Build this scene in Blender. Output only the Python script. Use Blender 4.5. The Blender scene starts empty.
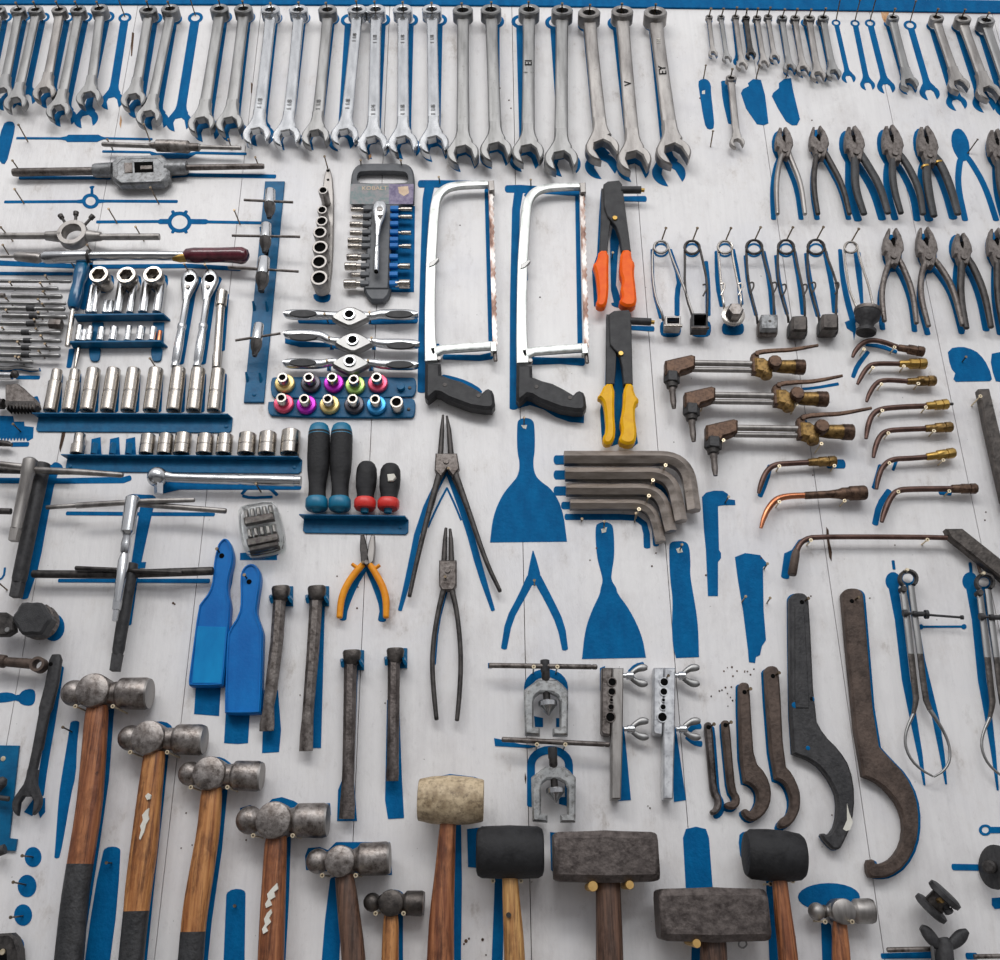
import bpy, math, random
from mathutils import Vector, Matrix
from mathutils.geometry import tessellate_polygon
random.seed(7)
SC = bpy.context.scene
COL = SC.collection
# ---------------------------------------------------------------- camera and wall frame
# The tool wall is the plane y = 0 (x right, z up, room side is -y). The camera stands D in front, tilted up.
F = 995.0; D = 1.5; CZ = 1.3
TH = math.atan(0.422); RO = 0.0115
cR0 = Vector((1, 0, 0)); cU0 = Vector((0, -math.sin(TH), math.cos(TH))); cF = Vector((0, math.cos(TH), math.sin(TH)))
cR = math.cos(RO)*cR0 - math.sin(RO)*cU0
cU = math.sin(RO)*cR0 + math.cos(RO)*cU0
CAM = Vector((0, -D, CZ))
def P(px, py, d=0.0):
    """point seen at photo pixel (px,py) on the plane d metres in front of the wall"""
    r = cF + cR*((px-500)/F) + cU*((480-py)/F)
    t = (D-d)/r.y
    return CAM + r*t
def S(px, py, d=0.0):
    """metres per pixel there"""
    return (P(px, py, d)-CAM).dot(cF)/F
def W(px, py, d=0.0):
    p = P(px, py, d); return (p.x, p.z)

# ---------------------------------------------------------------- materials
MATS = {}
def newmat(name):
    m = bpy.data.materials.new(name); m.use_nodes = True
    nt = m.node_tree; b = nt.nodes['Principled BSDF']
    MATS[name] = m
    return m, nt, b
def mat(name, c1, c2=None, rough=0.5, metal=0.0, scale=(30,30,30), lo=.35, hi=.65, r2=None, bump=0.0, bscale=200, coat=0, detail=5):
    m, nt, b = newmat(name)
    b.inputs['Metallic'].default_value = metal
    b.inputs['Roughness'].default_value = rough
    b.inputs['Coat Weight'].default_value = coat
    tc = nt.nodes.new('ShaderNodeTexCoord')
    if c2 is None:
        b.inputs['Base Color'].default_value = (*c1, 1)
    else:
        mp = nt.nodes.new('ShaderNodeMapping'); mp.inputs['Scale'].default_value = scale
        no = nt.nodes.new('ShaderNodeTexNoise'); no.inputs['Scale'].default_value = 1; no.inputs['Detail'].default_value = detail
        no.inputs['Roughness'].default_value = .65
        rp = nt.nodes.new('ShaderNodeValToRGB')
        rp.color_ramp.elements[0].position = lo; rp.color_ramp.elements[0].color = (*c1, 1)
        rp.color_ramp.elements[1].position = hi; rp.color_ramp.elements[1].color = (*c2, 1)
        L = nt.links.new
        L(tc.outputs['Object'], mp.inputs['Vector']); L(mp.outputs['Vector'], no.inputs['Vector'])
        L(no.outputs['Fac'], rp.inputs['Fac']); L(rp.outputs['Color'], b.inputs['Base Color'])
        if r2 is not None:
            mr = nt.nodes.new('ShaderNodeMapRange'); mr.inputs['From Min'].default_value = lo; mr.inputs['From Max'].default_value = hi
            mr.inputs['To Min'].default_value = rough; mr.inputs['To Max'].default_value = r2
            L(no.outputs['Fac'], mr.inputs['Value']); L(mr.outputs['Result'], b.inputs['Roughness'])
    if bump:
        n2 = nt.nodes.new('ShaderNodeTexNoise'); n2.inputs['Scale'].default_value = bscale; n2.inputs['Detail'].default_value = 3
        bp = nt.nodes.new('ShaderNodeBump'); bp.inputs['Strength'].default_value = bump; bp.inputs['Distance'].default_value = .002
        nt.links.new(tc.outputs['Object'], n2.inputs['Vector']); nt.links.new(n2.outputs['Fac'], bp.inputs['Height'])
        nt.links.new(bp.outputs['Normal'], b.inputs['Normal'])
    return m
def spec(name, v): MATS[name].node_tree.nodes['Principled BSDF'].inputs['Specular IOR Level'].default_value = v
def late_spec():
    for n_ in ('orange_grip','yellow_grip','blue_plastic','blue_sleeve','amber_grip'): spec(n_, .25)
def wallmat():
    m, nt, b = newmat('white_painted_boards')
    L = nt.links.new; N = nt.nodes.new
    tc = N('ShaderNodeTexCoord')
    def noise(scale, mapscale=(1,1,1), det=4, rough=.6):
        mp = N('ShaderNodeMapping'); mp.inputs['Scale'].default_value = mapscale
        n = N('ShaderNodeTexNoise'); n.inputs['Scale'].default_value = scale; n.inputs['Detail'].default_value = det; n.inputs['Roughness'].default_value = rough
        L(tc.outputs['Object'], mp.inputs['Vector']); L(mp.outputs['Vector'], n.inputs['Vector']); return n.outputs['Fac']
    def ramp(f, stops):
        r = N('ShaderNodeValToRGB'); e = r.color_ramp.elements
        e[0].position, e[0].color = stops[0][0], (*stops[0][1], 1)
        e[1].position, e[1].color = stops[-1][0], (*stops[-1][1], 1)
        for p, c in stops[1:-1]:
            q = e.new(p); q.color = (*c, 1)
        L(f, r.inputs['Fac']); return r.outputs['Color']
    def mix(kind, f, a, c):
        x = N('ShaderNodeMix'); x.data_type = 'RGBA'; x.blend_type = kind
        if isinstance(f, float): x.inputs['Factor'].default_value = f
        else: L(f, x.inputs['Factor'])
        L(a, x.inputs['A']); L(c, x.inputs['B']); return x.outputs['Result']
    base = ramp(noise(4, (1,1,1), 6), [(.3, (.72,.715,.735)), (.5, (.78,.765,.76)), (.7, (.83,.82,.81))])
    grain = ramp(noise(9, (14,14,.8), 5), [(.3, (.84,.84,.85)), (.55, (1,1,1))])
    dirt = ramp(noise(16, (1,1,.6), 7, .72), [(.3, (.62,.58,.54)), (.4, (.95,.94,.93)), (.48, (1,1,1))])
    spk = ramp(noise(150, (1,1,1), 3, .5), [(.235, (.22,.2,.19)), (.275, (1,1,1))])
    c = mix('MULTIPLY', .35, base, grain); scuff = ramp(noise(46, (1,1,.5), 8, .78), [(.30, (.70,.69,.68)), (.44, (1,1,1))])
    blot = ramp(noise(7, (1.4,1,.8), 8, .7), [(.34, (.86,.85,.85)), (.5, (1,1,1)), (.64, (1.0,1.0,1.0))])
    c = mix('MULTIPLY', .9, c, dirt); c = mix('MULTIPLY', .6, c, scuff); c = mix('MULTIPLY', .9, c, blot); c = mix('MULTIPLY', .8, c, spk)
    L(c, b.inputs['Base Color'])
    b.inputs['Roughness'].default_value = .42
    bp = N('ShaderNodeBump'); bp.inputs['Strength'].default_value = .38; bp.inputs['Distance'].default_value = .003
    L(noise(28, (3,3,1), 6), bp.inputs['Height']); L(bp.outputs['Normal'], b.inputs['Normal'])
wallmat()
def woodmat(name, c1, c2):
    m = mat(name, c1, c2, .5, 0, (110,110,4.5), .40, .60, bump=.5, bscale=70)
    nt = m.node_tree; b = nt.nodes['Principled BSDF']; L = nt.links.new; N = nt.nodes.new
    base = b.inputs['Base Color'].links[0].from_socket; tc = nt.nodes['Texture Coordinate']
    for sc, ms, lo, hi, fac, dark in ((1, (260,260,14), .36, .50, .75, (.22,.14,.10)), (1, (38,38,16), .34, .50, .8, (.30,.22,.17)), (1, (70,70,40), .27, .33, .9, (.10,.07,.05))):
        mp = N('ShaderNodeMapping'); mp.inputs['Scale'].default_value = ms
        no = N('ShaderNodeTexNoise'); no.inputs['Scale'].default_value = sc; no.inputs['Detail'].default_value = 5; no.inputs['Roughness'].default_value = .7
        rp = N('ShaderNodeValToRGB'); e = rp.color_ramp.elements
        e[0].position = lo; e[0].color = (*dark, 1); e[1].position = hi; e[1].color = (1, 1, 1, 1)
        mx = N('ShaderNodeMix'); mx.data_type = 'RGBA'; mx.blend_type = 'MULTIPLY'; mx.inputs['Factor'].default_value = fac
        L(tc.outputs['Object'], mp.inputs['Vector']); L(mp.outputs['Vector'], no.inputs['Vector']); L(no.outputs['Fac'], rp.inputs['Fac'])
        L(base, mx.inputs['A']); L(rp.outputs['Color'], mx.inputs['B']); base = mx.outputs['Result']
    L(base, b.inputs['Base Color'])
def grime(name, ms=(140,140,140), lo=.34, hi=.52, fac=.8, dark=(.25,.22,.20)):
    m = MATS[name]; nt = m.node_tree; b = nt.nodes['Principled BSDF']; L = nt.links.new; N = nt.nodes.new
    base = b.inputs['Base Color'].links[0].from_socket; tc = nt.nodes['Texture Coordinate']
    mp = N('ShaderNodeMapping'); mp.inputs['Scale'].default_value = ms
    no = N('ShaderNodeTexNoise'); no.inputs['Scale'].default_value = 1; no.inputs['Detail'].default_value = 8; no.inputs['Roughness'].default_value = .75
    rp = N('ShaderNodeValToRGB'); e = rp.color_ramp.elements
    e[0].position = lo; e[0].color = (*dark, 1); e[1].position = hi; e[1].color = (1, 1, 1, 1)
    mx = N('ShaderNodeMix'); mx.data_type = 'RGBA'; mx.blend_type = 'MULTIPLY'; mx.inputs['Factor'].default_value = fac
    L(tc.outputs['Object'], mp.inputs['Vector']); L(mp.outputs['Vector'], no.inputs['Vector']); L(no.outputs['Fac'], rp.inputs['Fac'])
    L(base, mx.inputs['A']); L(rp.outputs['Color'], mx.inputs['B']); L(mx.outputs['Result'], b.inputs['Base Color'])
mat('blue_paint', (.0002,.088,.245), (.0004,.142,.355), .6, 0, (60,60,25), .3, .75, bump=.5, bscale=160)
spec('blue_paint', .08)
mat('blue_rail', (.0003,.085,.20), (.0006,.125,.275), .4, 0, (60,60,60), bump=.2)
mat('satin_steel', (.23,.228,.222), (.34,.337,.332), .33, 1, (60,60,9), r2=.48)
mat('grey_steel', (.22,.205,.195), (.42,.40,.38), .40, 1, (50,50,10), r2=.55)
mat('chrome', (.50,.51,.52), (.60,.61,.62), .17, 1, (60,60,20), r2=.27)
mat('nickel', (.37,.34,.305), (.47,.435,.395), .22, 1, (70,70,20), r2=.32)
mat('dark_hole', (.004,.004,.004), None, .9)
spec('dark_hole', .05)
mat('dark_steel', (.035,.033,.032), (.10,.092,.088), .42, .85, (90,90,60), r2=.6, bump=.3)
mat('worn_steel', (.10,.085,.078), (.25,.225,.21), .42, .9, (70,70,40), r2=.6, bump=.3)
mat('hammer_steel', (.17,.145,.13), (.40,.37,.35), .36, .95, (60,60,60), r2=.55, bump=.35, bscale=120)
mat('hammer_dark', (.05,.045,.042), (.13,.115,.105), .38, .9, (60,60,60), r2=.55, bump=.35)
mat('sledge_steel', (.075,.062,.058), (.17,.145,.135), .48, .75, (80,80,80), r2=.65, bump=.6, bscale=150)
mat('yoke_zinc', (.30,.31,.31), (.46,.465,.46), .38, .8, (60,60,60), r2=.5)
mat('rust_iron', (.050,.035,.028), (.135,.098,.080), .55, .45, (45,45,30), r2=.7, bump=.5)
mat('black_iron', (.028,.028,.030), (.065,.064,.066), .5, .4, (60,60,40), r2=.65, bump=.4)
mat('hex_steel', (.20,.17,.145), (.38,.335,.30), .27, .85, (15,60,60), r2=.5)
mat('zinc', (.50,.51,.53), (.72,.73,.74), .28, .9, (70,70,70), r2=.45)
mat('cast_zinc', (.17,.175,.18), (.30,.305,.31), .45, .6, (60,60,60), bump=.3)
mat('brass', (.13,.08,.03), (.36,.225,.08), .38, .85, (70,70,70), r2=.55)
mat('brass_yellow', (.30,.18,.045), (.52,.34,.10), .32, .9, (60,60,60), r2=.45)
mat('brown_bronze', (.07,.042,.030), (.17,.105,.072), .42, .75, (70,70,70), r2=.6)
mat('dark_copper', (.075,.042,.034), (.16,.095,.078), .36, .8, (60,60,60), r2=.5)
mat('copper', (.40,.13,.06), (.60,.25,.13), .28, .9, (40,60,60))
mat('nail_steel', (.07,.05,.035), (.26,.20,.13), .35, .8, (200,200,200))
mat('nail_bright', (.62,.50,.32), (.80,.70,.52), .35, .7, (200,200,200))
mat('rubber', (.009,.009,.010), (.030,.030,.032), .55, 0, (40,40,40), r2=.75, bump=.4)
mat('black_plastic', (.022,.022,.024), (.045,.045,.047), .45, 0, (60,60,60), bump=.3, bscale=900)
mat('tray_plastic', (.06,.066,.075), (.10,.105,.115), .5, 0, (60,60,60))
mat('white_zinc', (.40,.42,.40), (.66,.67,.65), .3, .75, (70,70,25), r2=.5)
mat('chisel_steel', (.06,.05,.046), (.19,.165,.155), .38, .85, (60,60,20), r2=.55, bump=.4)
mat('blue_sleeve', (.001,.18,.46), (.004,.25,.56), .3, 0, (25,25,12))
spec('blue_rail', .25); spec('rubber', .3); spec('black_plastic', .3)
mat('orange_grip', (.88,.10,.001), (.95,.15,.002), .45, 0, (60,60,60), bump=.2)
mat('yellow_grip', (.76,.38,.001), (.86,.48,.002), .42, 0, (60,60,60), bump=.2)
mat('amber_grip', (.72,.24,.01), (.82,.33,.02), .4, 0, (60,60,60), bump=.2)
mat('blue_plastic', (.0005,.115,.40), (.001,.165,.50), .42, 0, (25,25,12), bump=.15)
mat('teal_plastic', (.0,.055,.16), (.001,.12,.25), .2, 0, (50,50,20))
mat('teal_cap', (.003,.13,.24), (.005,.18,.32), .4)
mat('red_cap', (.62,.025,.02), (.72,.05,.04), .4, 0, (60,60,60))
mat('burgundy', (.05,.006,.012), (.13,.018,.03), .22, 0, (60,60,60), coat=.5)
for n, c in (('gold', (.72,.55,.22)), ('graphite', (.07,.065,.08)), ('magenta', (.50,.02,.50)), ('lime', (.40,.62,.16)), ('pink', (.80,.10,.19)), ('sky', (.05,.36,.74))):
    mat('anodised_'+n, tuple(x*.85 for x in c), c, .28, .45, (60,60,60))
woodmat('wood', (.19,.058,.022), (.42,.165,.065))
woodmat('wood_orange', (.30,.105,.028), (.56,.26,.09))
woodmat('wood_light', (.36,.16,.05), (.62,.36,.13))
woodmat('wood_dark', (.065,.036,.025), (.17,.09,.058))
mat('handle_black', (.018,.019,.021), (.045,.045,.047), .5, 0, (60,60,30), bump=.5)
mat('rawhide', (.30,.22,.13), (.58,.46,.30), .6, 0, (45,45,45), .35, .6, bump=.8, bscale=90)
mat('rawhide_worn', (.62,.58,.5), (.25,.2,.15), .7, 0, (80,80,80), .45, .52)
mat('peg_wood', (.42,.24,.06), (.62,.4,.14), .5)
mat('cream_paint', (.60,.58,.50), (.75,.73,.66), .6)
mat('crack', (.03,.018,.012), (.12,.06,.03), .9, 0, (60,60,20))
mat('rust_stain', (.45,.19,.05), (.65,.42,.25), .8, 0, (90,90,50))
mat('pencil', (.38,.36,.36), None, .8)
mat('label_purple', (.10,.075,.17), (.26,.22,.32), .5, 0, (120,120,120))
mat('label_teal', (.13,.20,.20), (.28,.25,.26), .5, 0, (120,120,120))
mat('label_tan', (.55,.40,.28), (.68,.52,.36), .6, 0, (120,120,120))
mat('pink_line', (.35,.13,.13), (.5,.3,.28), .6)
mat('concrete', (.16,.155,.15), (.26,.25,.24), .7, 0, (4,4,4))
mat('stamp_ink', (.10,.10,.10), None, .5)
m, nt, b = newmat('clear_plastic')
b.inputs['Base Color'].default_value = (.93,.95,.95,1); b.inputs['Roughness'].default_value = .04
b.inputs['Transmission Weight'].default_value = 1.0; b.inputs['IOR'].default_value = 1.22

grime('grey_steel', lo=.32, hi=.42, dark=(.55,.5,.46), fac=.6)
for n_ in ('hammer_steel','worn_steel','brass','brown_bronze','yoke_zinc','cast_zinc','rawhide','handle_black'):
    grime(n_)
late_spec()
for n_ in ('rust_iron','black_iron','chisel_steel','sledge_steel'): grime(n_, (230,230,180), .33, .5, .5, (.35,.3,.27))
grime('zinc', lo=.3, hi=.45, dark=(.45,.45,.45)); grime('white_zinc', lo=.3, hi=.42, dark=(.5,.48,.42)); grime('satin_steel', lo=.32, hi=.42, dark=(.6,.58,.55), fac=.6)
# ---------------------------------------------------------------- mesh builder
def chaikin(pts, n=1, closed=True):
    for _ in range(n):
        out = []
        L = len(pts)
        for i in range(L if closed else L-1):
            a, b = pts[i], pts[(i+1) % L]
            out.append(tuple(a[k]*.75+b[k]*.25 for k in range(len(a))))
            out.append(tuple(a[k]*.25+b[k]*.75 for k in range(len(a))))
        if not closed: out = [pts[0]]+out+[pts[-1]]
        pts = out
    return pts
def rq(pts, f=.16):
    out = []
    n = len(pts)
    for i in range(n):
        a, b = Vector(pts[i]), Vector(pts[(i+1) % n])
        out += [tuple(a.lerp(b, f)), tuple(a.lerp(b, 1-f))]
    return chaikin(out, 1)
def area(p):
    return sum(p[i][0]*p[(i+1) % len(p)][1]-p[(i+1) % len(p)][0]*p[i][1] for i in range(len(p)))/2
def inset(p, b):
    n = len(p); out = []
    for i in range(n):
        a, c, d = Vector(p[i-1]), Vector(p[i]), Vector(p[(i+1) % n])
        e1 = (c-a); e2 = (d-c)
        if e1.length < 1e-9 or e2.length < 1e-9: out.append(tuple(c)); continue
        e1.normalize(); e2.normalize()
        n1 = Vector((-e1.y, e1.x)); n2 = Vector((-e2.y, e2.x))
        m = n1+n2
        if m.length < .2: out.append(tuple(c)); continue
        m.normalize(); k = max(.5, m.dot(n1))
        out.append(tuple(c+m*(b/k)))
    return out
class M:
    def __init__(s): s.v = []; s.f = []
    def ext(s, pts, d0, d1, bev=None, holes=()):
        """polygon in wall metres (x,z) pushed out from depth d0 to d1, edges chamfered"""
        pts = [tuple(p) for p in pts]
        if area(pts) < 0: pts = pts[::-1]
        if bev is None: bev = min(.0015, (d1-d0)*.3)
        ins = inset(pts, bev) if bev > 0 else pts
        rings = [(d0, pts), (d1-bev, pts), (d1, ins)] if bev > 0 else [(d0, pts), (d1, pts)]
        n = len(pts); idx = []
        for d, r in rings:
            idx.append(len(s.v)); s.v += [(x, -d, z) for x, z in r]
        for a, b in zip(idx, idx[1:]):
            for i in range(n):
                j = (i+1) % n; s.f.append((a+i, a+j, b+j, b+i))
        hidx = []
        for h in holes:
            h = [tuple(q) for q in h]
            if area(h) > 0: h = h[::-1]
            a = len(s.v); s.v += [(x, -d0, z) for x, z in h]
            b = len(s.v); s.v += [(x, -d1, z) for x, z in h]
            hidx.append((h, a, b))
            for i in range(len(h)):
                j = (i+1) % len(h); s.f.append((a+i, a+j, b+j, b+i))
        for k, (r, base) in enumerate(((rings[0][1], idx[0]), (rings[-1][1], idx[-1]))):
            if not holes and n <= 4:
                f = tuple(base+i for i in range(n)); s.f.append(f[::-1] if k == 0 else f)
            else:
                loops = [[Vector((x, z, 0)) for x, z in r]]; mp = [base+i for i in range(n)]
                for h, a, b in hidx:
                    loops.append([Vector((x, z, 0)) for x, z in h]); mp += [(a if k == 0 else b)+i for i in range(len(h))]
                for t in tessellate_polygon(loops):
                    s.f.append(tuple(mp[i] for i in t))
        return s
    def px(s, pts, d0, d1, bev=None, sm=0, holes=(), off=(0, 0), md=None):
        """the same from photo pixels, read at the front depth d1"""
        if sm: pts = chaikin(pts, sm)
        md = d1 if md is None else md
        return s.ext([W(x+off[0], y+off[1], md) for x, y in pts], d0, d1, bev,
                     [[W(x+off[0], y+off[1], md) for x, y in h] for h in holes])
    def sweep(s, path, n=14, p=2.0, sm=0, caps=True, closed=False, dome=0):
        """path of (px,py,d,width_px[,thickness_m]); super-ellipse section"""
        q = []
        for e in path:
            x, y, d, w = e[:4]; wm = w*S(x, y, d)
            q.append((*P(x, y, d), wm/2, (e[4]/2 if len(e) > 4 else wm/2)))
        if sm: q = chaikin(q, sm, closed)
        return s.sweep_m(q, n, p, caps, closed, dome)
    def sweep_m(s, q, n=14, p=2.0, caps=True, closed=False, dome=0):
        if dome and not closed:
            def ends(a, b):
                va, vb = Vector(a[:3]), Vector(b[:3]); t = (va-vb).normalized(); r = (a[3]+a[4])/2*dome
                return [(*(va+t*r*math.sin(k)), a[3]*math.cos(k), a[4]*math.cos(k)) for k in (.4, .8, 1.2, 1.45)]
            q = ends(q[0], q[1])[::-1]+list(q)+ends(q[-1], q[-2])
        L = len(q); rings = []
        for i, e in enumerate(q):
            c = Vector(e[:3])
            if closed: t = Vector(q[(i+1) % L][:3])-Vector(q[i-1][:3])
            else: t = Vector(q[min(i+1, L-1)][:3])-Vector(q[max(i-1, 0)][:3])
            if t.length < 1e-9: t = Vector((0, 0, 1))
            t.normalize()
            o = Vector((0, -1, 0))
            if abs(t.dot(o)) > .95: o = Vector((0, 0, 1))
            o = (o-t*o.dot(t)).normalized(); sd = t.cross(o)
            k0 = len(s.v); rings.append(k0)
            for k in range(n):
                a = 2*math.pi*(k+.5)/n; ca, sa = math.cos(a), math.sin(a)
                ca = math.copysign(abs(ca)**(2/p), ca); sa = math.copysign(abs(sa)**(2/p), sa)
                s.v.append(tuple(c+sd*(ca*e[3])+o*(sa*e[4])))
        for a, b in (list(zip(rings, rings[1:]))+([(rings[-1], rings[0])] if closed else [])):
            for i in range(n):
                j = (i+1) % n; s.f.append((a+i, b+i, b+j, a+j))
        if caps and not closed:
            s.f.append(tuple(rings[0]+i for i in range(n))); s.f.append(tuple(rings[-1]+i for i in range(n))[::-1])
        return s
    def lathe(s, p0, p1, prof, n=24, up=None, alt=None, squash=None):
        """revolve [(t 0..1 along p0->p1, radius m)]; alt=(i,j,k): radii of those profile rows alternate (12-point holes)"""
        p0, p1 = Vector(p0), Vector(p1); ax = p1-p0; t = ax.normalized()
        o = Vector((0, -1, 0)) if abs(t.y) < .9 else Vector((0, 0, 1))
        if up is not None: o = Vector(up)
        o = (o-t*o.dot(t)).normalized(); sd = t.cross(o)
        rings = []
        for i, (u, r) in enumerate(prof):
            c = p0+ax*u; rings.append(len(s.v))
            for k in range(n):
                rr = r
                if alt and i in alt: rr = r*(1.0 if k % 2 else .86)
                a = 2*math.pi*k/n
                s.v.append(tuple(c+sd*(math.cos(a)*rr)+o*(math.sin(a)*rr)))
        for a, b in zip(rings, rings[1:]):
            for i in range(n):
                j = (i+1) % n; s.f.append((a+i, b+i, b+j, a+j))
        if abs(prof[0][0]-prof[-1][0]) < 1e-6 and prof[0][1] > 1e-6 and prof[-1][1] > 1e-6 and len(prof) > 3:
            a, b = rings[-1], rings[0]
            for i in range(n):
                j = (i+1) % n; s.f.append((a+i, b+i, b+j, a+j))
            return s
        if prof[0][1] > 1e-6: s.f.append(tuple(rings[0]+i for i in range(n)))
        if prof[-1][1] > 1e-6: s.f.append(tuple(rings[-1]+i for i in range(n))[::-1])
        return s
    def steps(s, a, b, uw, n=18, p=2.0, dome=0):
        """straight stepped bar a->b (px,py,d); uw = [(0..1 along, width px)]"""
        A, B = P(*a), P(*b); q = []
        for u, w_ in uw:
            c = A.lerp(B, u); k = w_*S(a[0]+(b[0]-a[0])*u, a[1]+(b[1]-a[1])*u, a[2])/2; q.append((*c, k, k))
        return s.sweep_m(q, n, p, True, False, dome)
    def hexa(s, p0, p1, r, up=None):
        return s.lathe(p0, p1, [(0, r*.9), (.06, r), (.94, r), (1, r*.9)], 6, up)
    def disc(s, px, py, r_px, d0, d1, n=28, bev=.12):
        """short round boss standing out from the wall between depths"""
        c = P(px, py, d1); r = r_px*S(px, py, d1)
        return s.lathe((c.x, -d0, c.z), (c.x, -d1, c.z), [(0, r), (1-bev, r), (1, r*(1-bev))], n)
    def rod(s, a, b, w, n=12, p=2.0, t=None):
        """straight bar between two (px,py,d) with width px"""
        e = lambda q: (q[0], q[1], q[2], w) if t is None else (q[0], q[1], q[2], w, t)
        return s.sweep([e(a), e(b)], n, p)

def make_object(name, m, mt, origin, parent=None, angle=38):
    me = bpy.data.meshes.new(name)
    o = Vector(origin)
    me.from_pydata([(v[0]-o.x, v[1]-o.y, v[2]-o.z) for v in m.v], [], m.f)
    me.validate(); 
    import bmesh
    bm = bmesh.new(); bm.from_mesh(me); bmesh.ops.recalc_face_normals(bm, faces=bm.faces); bm.to_mesh(me); bm.free()
    me.polygons.foreach_set('use_smooth', [True]*len(me.polygons))
    me.set_sharp_from_angle(angle=math.radians(angle))
    mts = mt if isinstance(mt, (list, tuple)) else [mt]
    for q in mts: me.materials.append(MATS[q])
    ob = bpy.data.objects.new(name, me); COL.objects.link(ob)
    if parent is None: ob.location = o
    else: ob.parent = parent
    return ob
def tag(o, label, cat, group=None, kind=None):
    if label: o['label'] = label
    if cat: o['category'] = cat
    if group: o['group'] = group
    if kind: o['kind'] = kind
def text_on(parent, origin, body, p, size, mt, name, along=(1, 0, 0), up=(0, 0, 1), sx=1.0):
    """small flat lettering standing on a face that looks out of the wall"""
    cu = bpy.data.curves.new(name, 'FONT'); cu.body = body; cu.size = size; cu.extrude = .00015
    cu.align_x = 'CENTER'; cu.align_y = 'CENTER'; cu.resolution_u = 3
    cu.materials.append(MATS[mt])
    tmp = bpy.data.objects.new(name, cu); COL.objects.link(tmp); bpy.context.view_layer.update()
    me = bpy.data.meshes.new_from_object(tmp.evaluated_get(bpy.context.evaluated_depsgraph_get()))
    bpy.data.objects.remove(tmp)
    o = bpy.data.objects.new(name, me); COL.objects.link(o)
    o.parent = parent
    a = Vector(along).normalized(); u = Vector(up); u = (u-a*u.dot(a)).normalized(); n = a.cross(u)
    R = Matrix((a, u, n)).transposed().to_4x4()
    o.matrix_local = Matrix.Translation(Vector(p)-Vector(origin)) @ R @ Matrix.Diagonal((sx, 1, 1, 1))
    return o
class Thing:
    def __init__(s, name, label, cat, group=None):
        s.a = (name, label, cat, group); s.parts = []; s.txt = []
    def part(s, name, m, mt, label=None, under=None):
        s.parts.append((name, m, mt, label, under)); return len(s.parts)-1
    def text(s, under, *a, **k):
        s.txt.append((under, a, k))
    def done(s):
        name, label, cat, group = s.a
        vs = [v for q in s.parts for v in q[1].v]
        x = (min(v[0] for v in vs)+max(v[0] for v in vs))/2
        z = min(v[2] for v in vs); y = max(v[1] for v in vs)
        org = (x, y, z)
        if len(s.parts) == 1 and not s.txt:
            q = s.parts[0]
            root = make_object(name, q[1], q[2], org); tag(root, label, cat, group); return root
        root = bpy.data.objects.new(name, None); root.empty_display_size = .02; COL.objects.link(root)
        root.location = org; tag(root, label, cat, group)
        obs = []
        for n_, m, mt, lb, un in s.parts:
            o = make_object(n_, m, mt, org, root if un is None else obs[un])
            if lb: o['label'] = lb
            obs.append(o)
        for un, a, k in s.txt:
            text_on(obs[un], org, *a, **k)
        return root
def single(name, label, cat, m, mt, group=None):
    t = Thing(name, label, cat, group); t.part(name, m, mt); return t.done()
# paint marks and nails belong to the wall: they are gathered and made its parts at the end
PAINT = []; NAILS = []; MARKS = []
_pc = [0]
def PDn():
    _pc[0] += 1; return .0005+.00003*(_pc[0] % 17)
def paint(pts, sm=0, holes=(), off=(0, 0)):
    PAINT.append(M().px(pts, -.0005, PDn(), 0, sm, holes, off))
def pstrip(path, sm=1, off=(0, 0)):
    """painted stroke: (px,py,width_px)"""
    q = [(x+off[0], y+off[1], w) for x, y, w in path]
    if sm: q = chaikin(q, sm, False)
    L, R = [], []
    pts = [(*W(x, y, 0), w*S(x, y, 0)/2) for x, y, w in q]
    for i, (x, z, w) in enumerate(pts):
        a = pts[max(i-1, 0)]; b = pts[min(i+1, len(pts)-1)]
        t = Vector((b[0]-a[0], b[1]-a[1])).normalized(); n = Vector((-t.y, t.x))*w
        L.append((x+n.x, z+n.y)); R.append((x-n.x, z-n.y))
    def cap(i, j):
        t = Vector((pts[i][0]-pts[j][0], pts[i][1]-pts[j][1])).normalized(); n = Vector((-t.y, t.x)); w = pts[i][2]; c = Vector(pts[i][:2])
        return [tuple(c+n*(w*math.cos(a))+t*(w*.5*math.sin(a))) for a in (.5, 1.05, 1.57, 2.09, 2.64)]
    # going up L, round the far end, back down R, round the near end
    e1 = cap(-1, -2); e0 = cap(0, 1)
    PAINT.append(M().ext(L+e1+R[::-1]+e0, -.0005, PDn(), 0))
def nail(px, py, L=.045, tx=0.0, tz=.0, head=True, r=.0012):
    """nail driven in at pixel (px,py), standing L out of the wall"""
    b = P(px, py, 0)
    nail_w(b, L, tx+random.uniform(-.06, .06), tz+random.uniform(-.05, .08), r)
def nail_w(b, L, tx=0, tz=0, r=.0014):
    b = Vector(b); b.y = .002; e = b+Vector((tx*L, -L, tz*L))
    m = M(); m.lathe(b, e, [(0, r), (.96, r), (.965, r*1.9), (1, r*1.9)], 10)
    NAILS.append((m, L))
def nailhead(px, py, L=.035, r=.0014):
    """nail whose HEAD is seen at pixel"""
    e = P(px, py, L); nail_w((e.x, 0, e.z), L, 0, 0, r)
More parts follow.
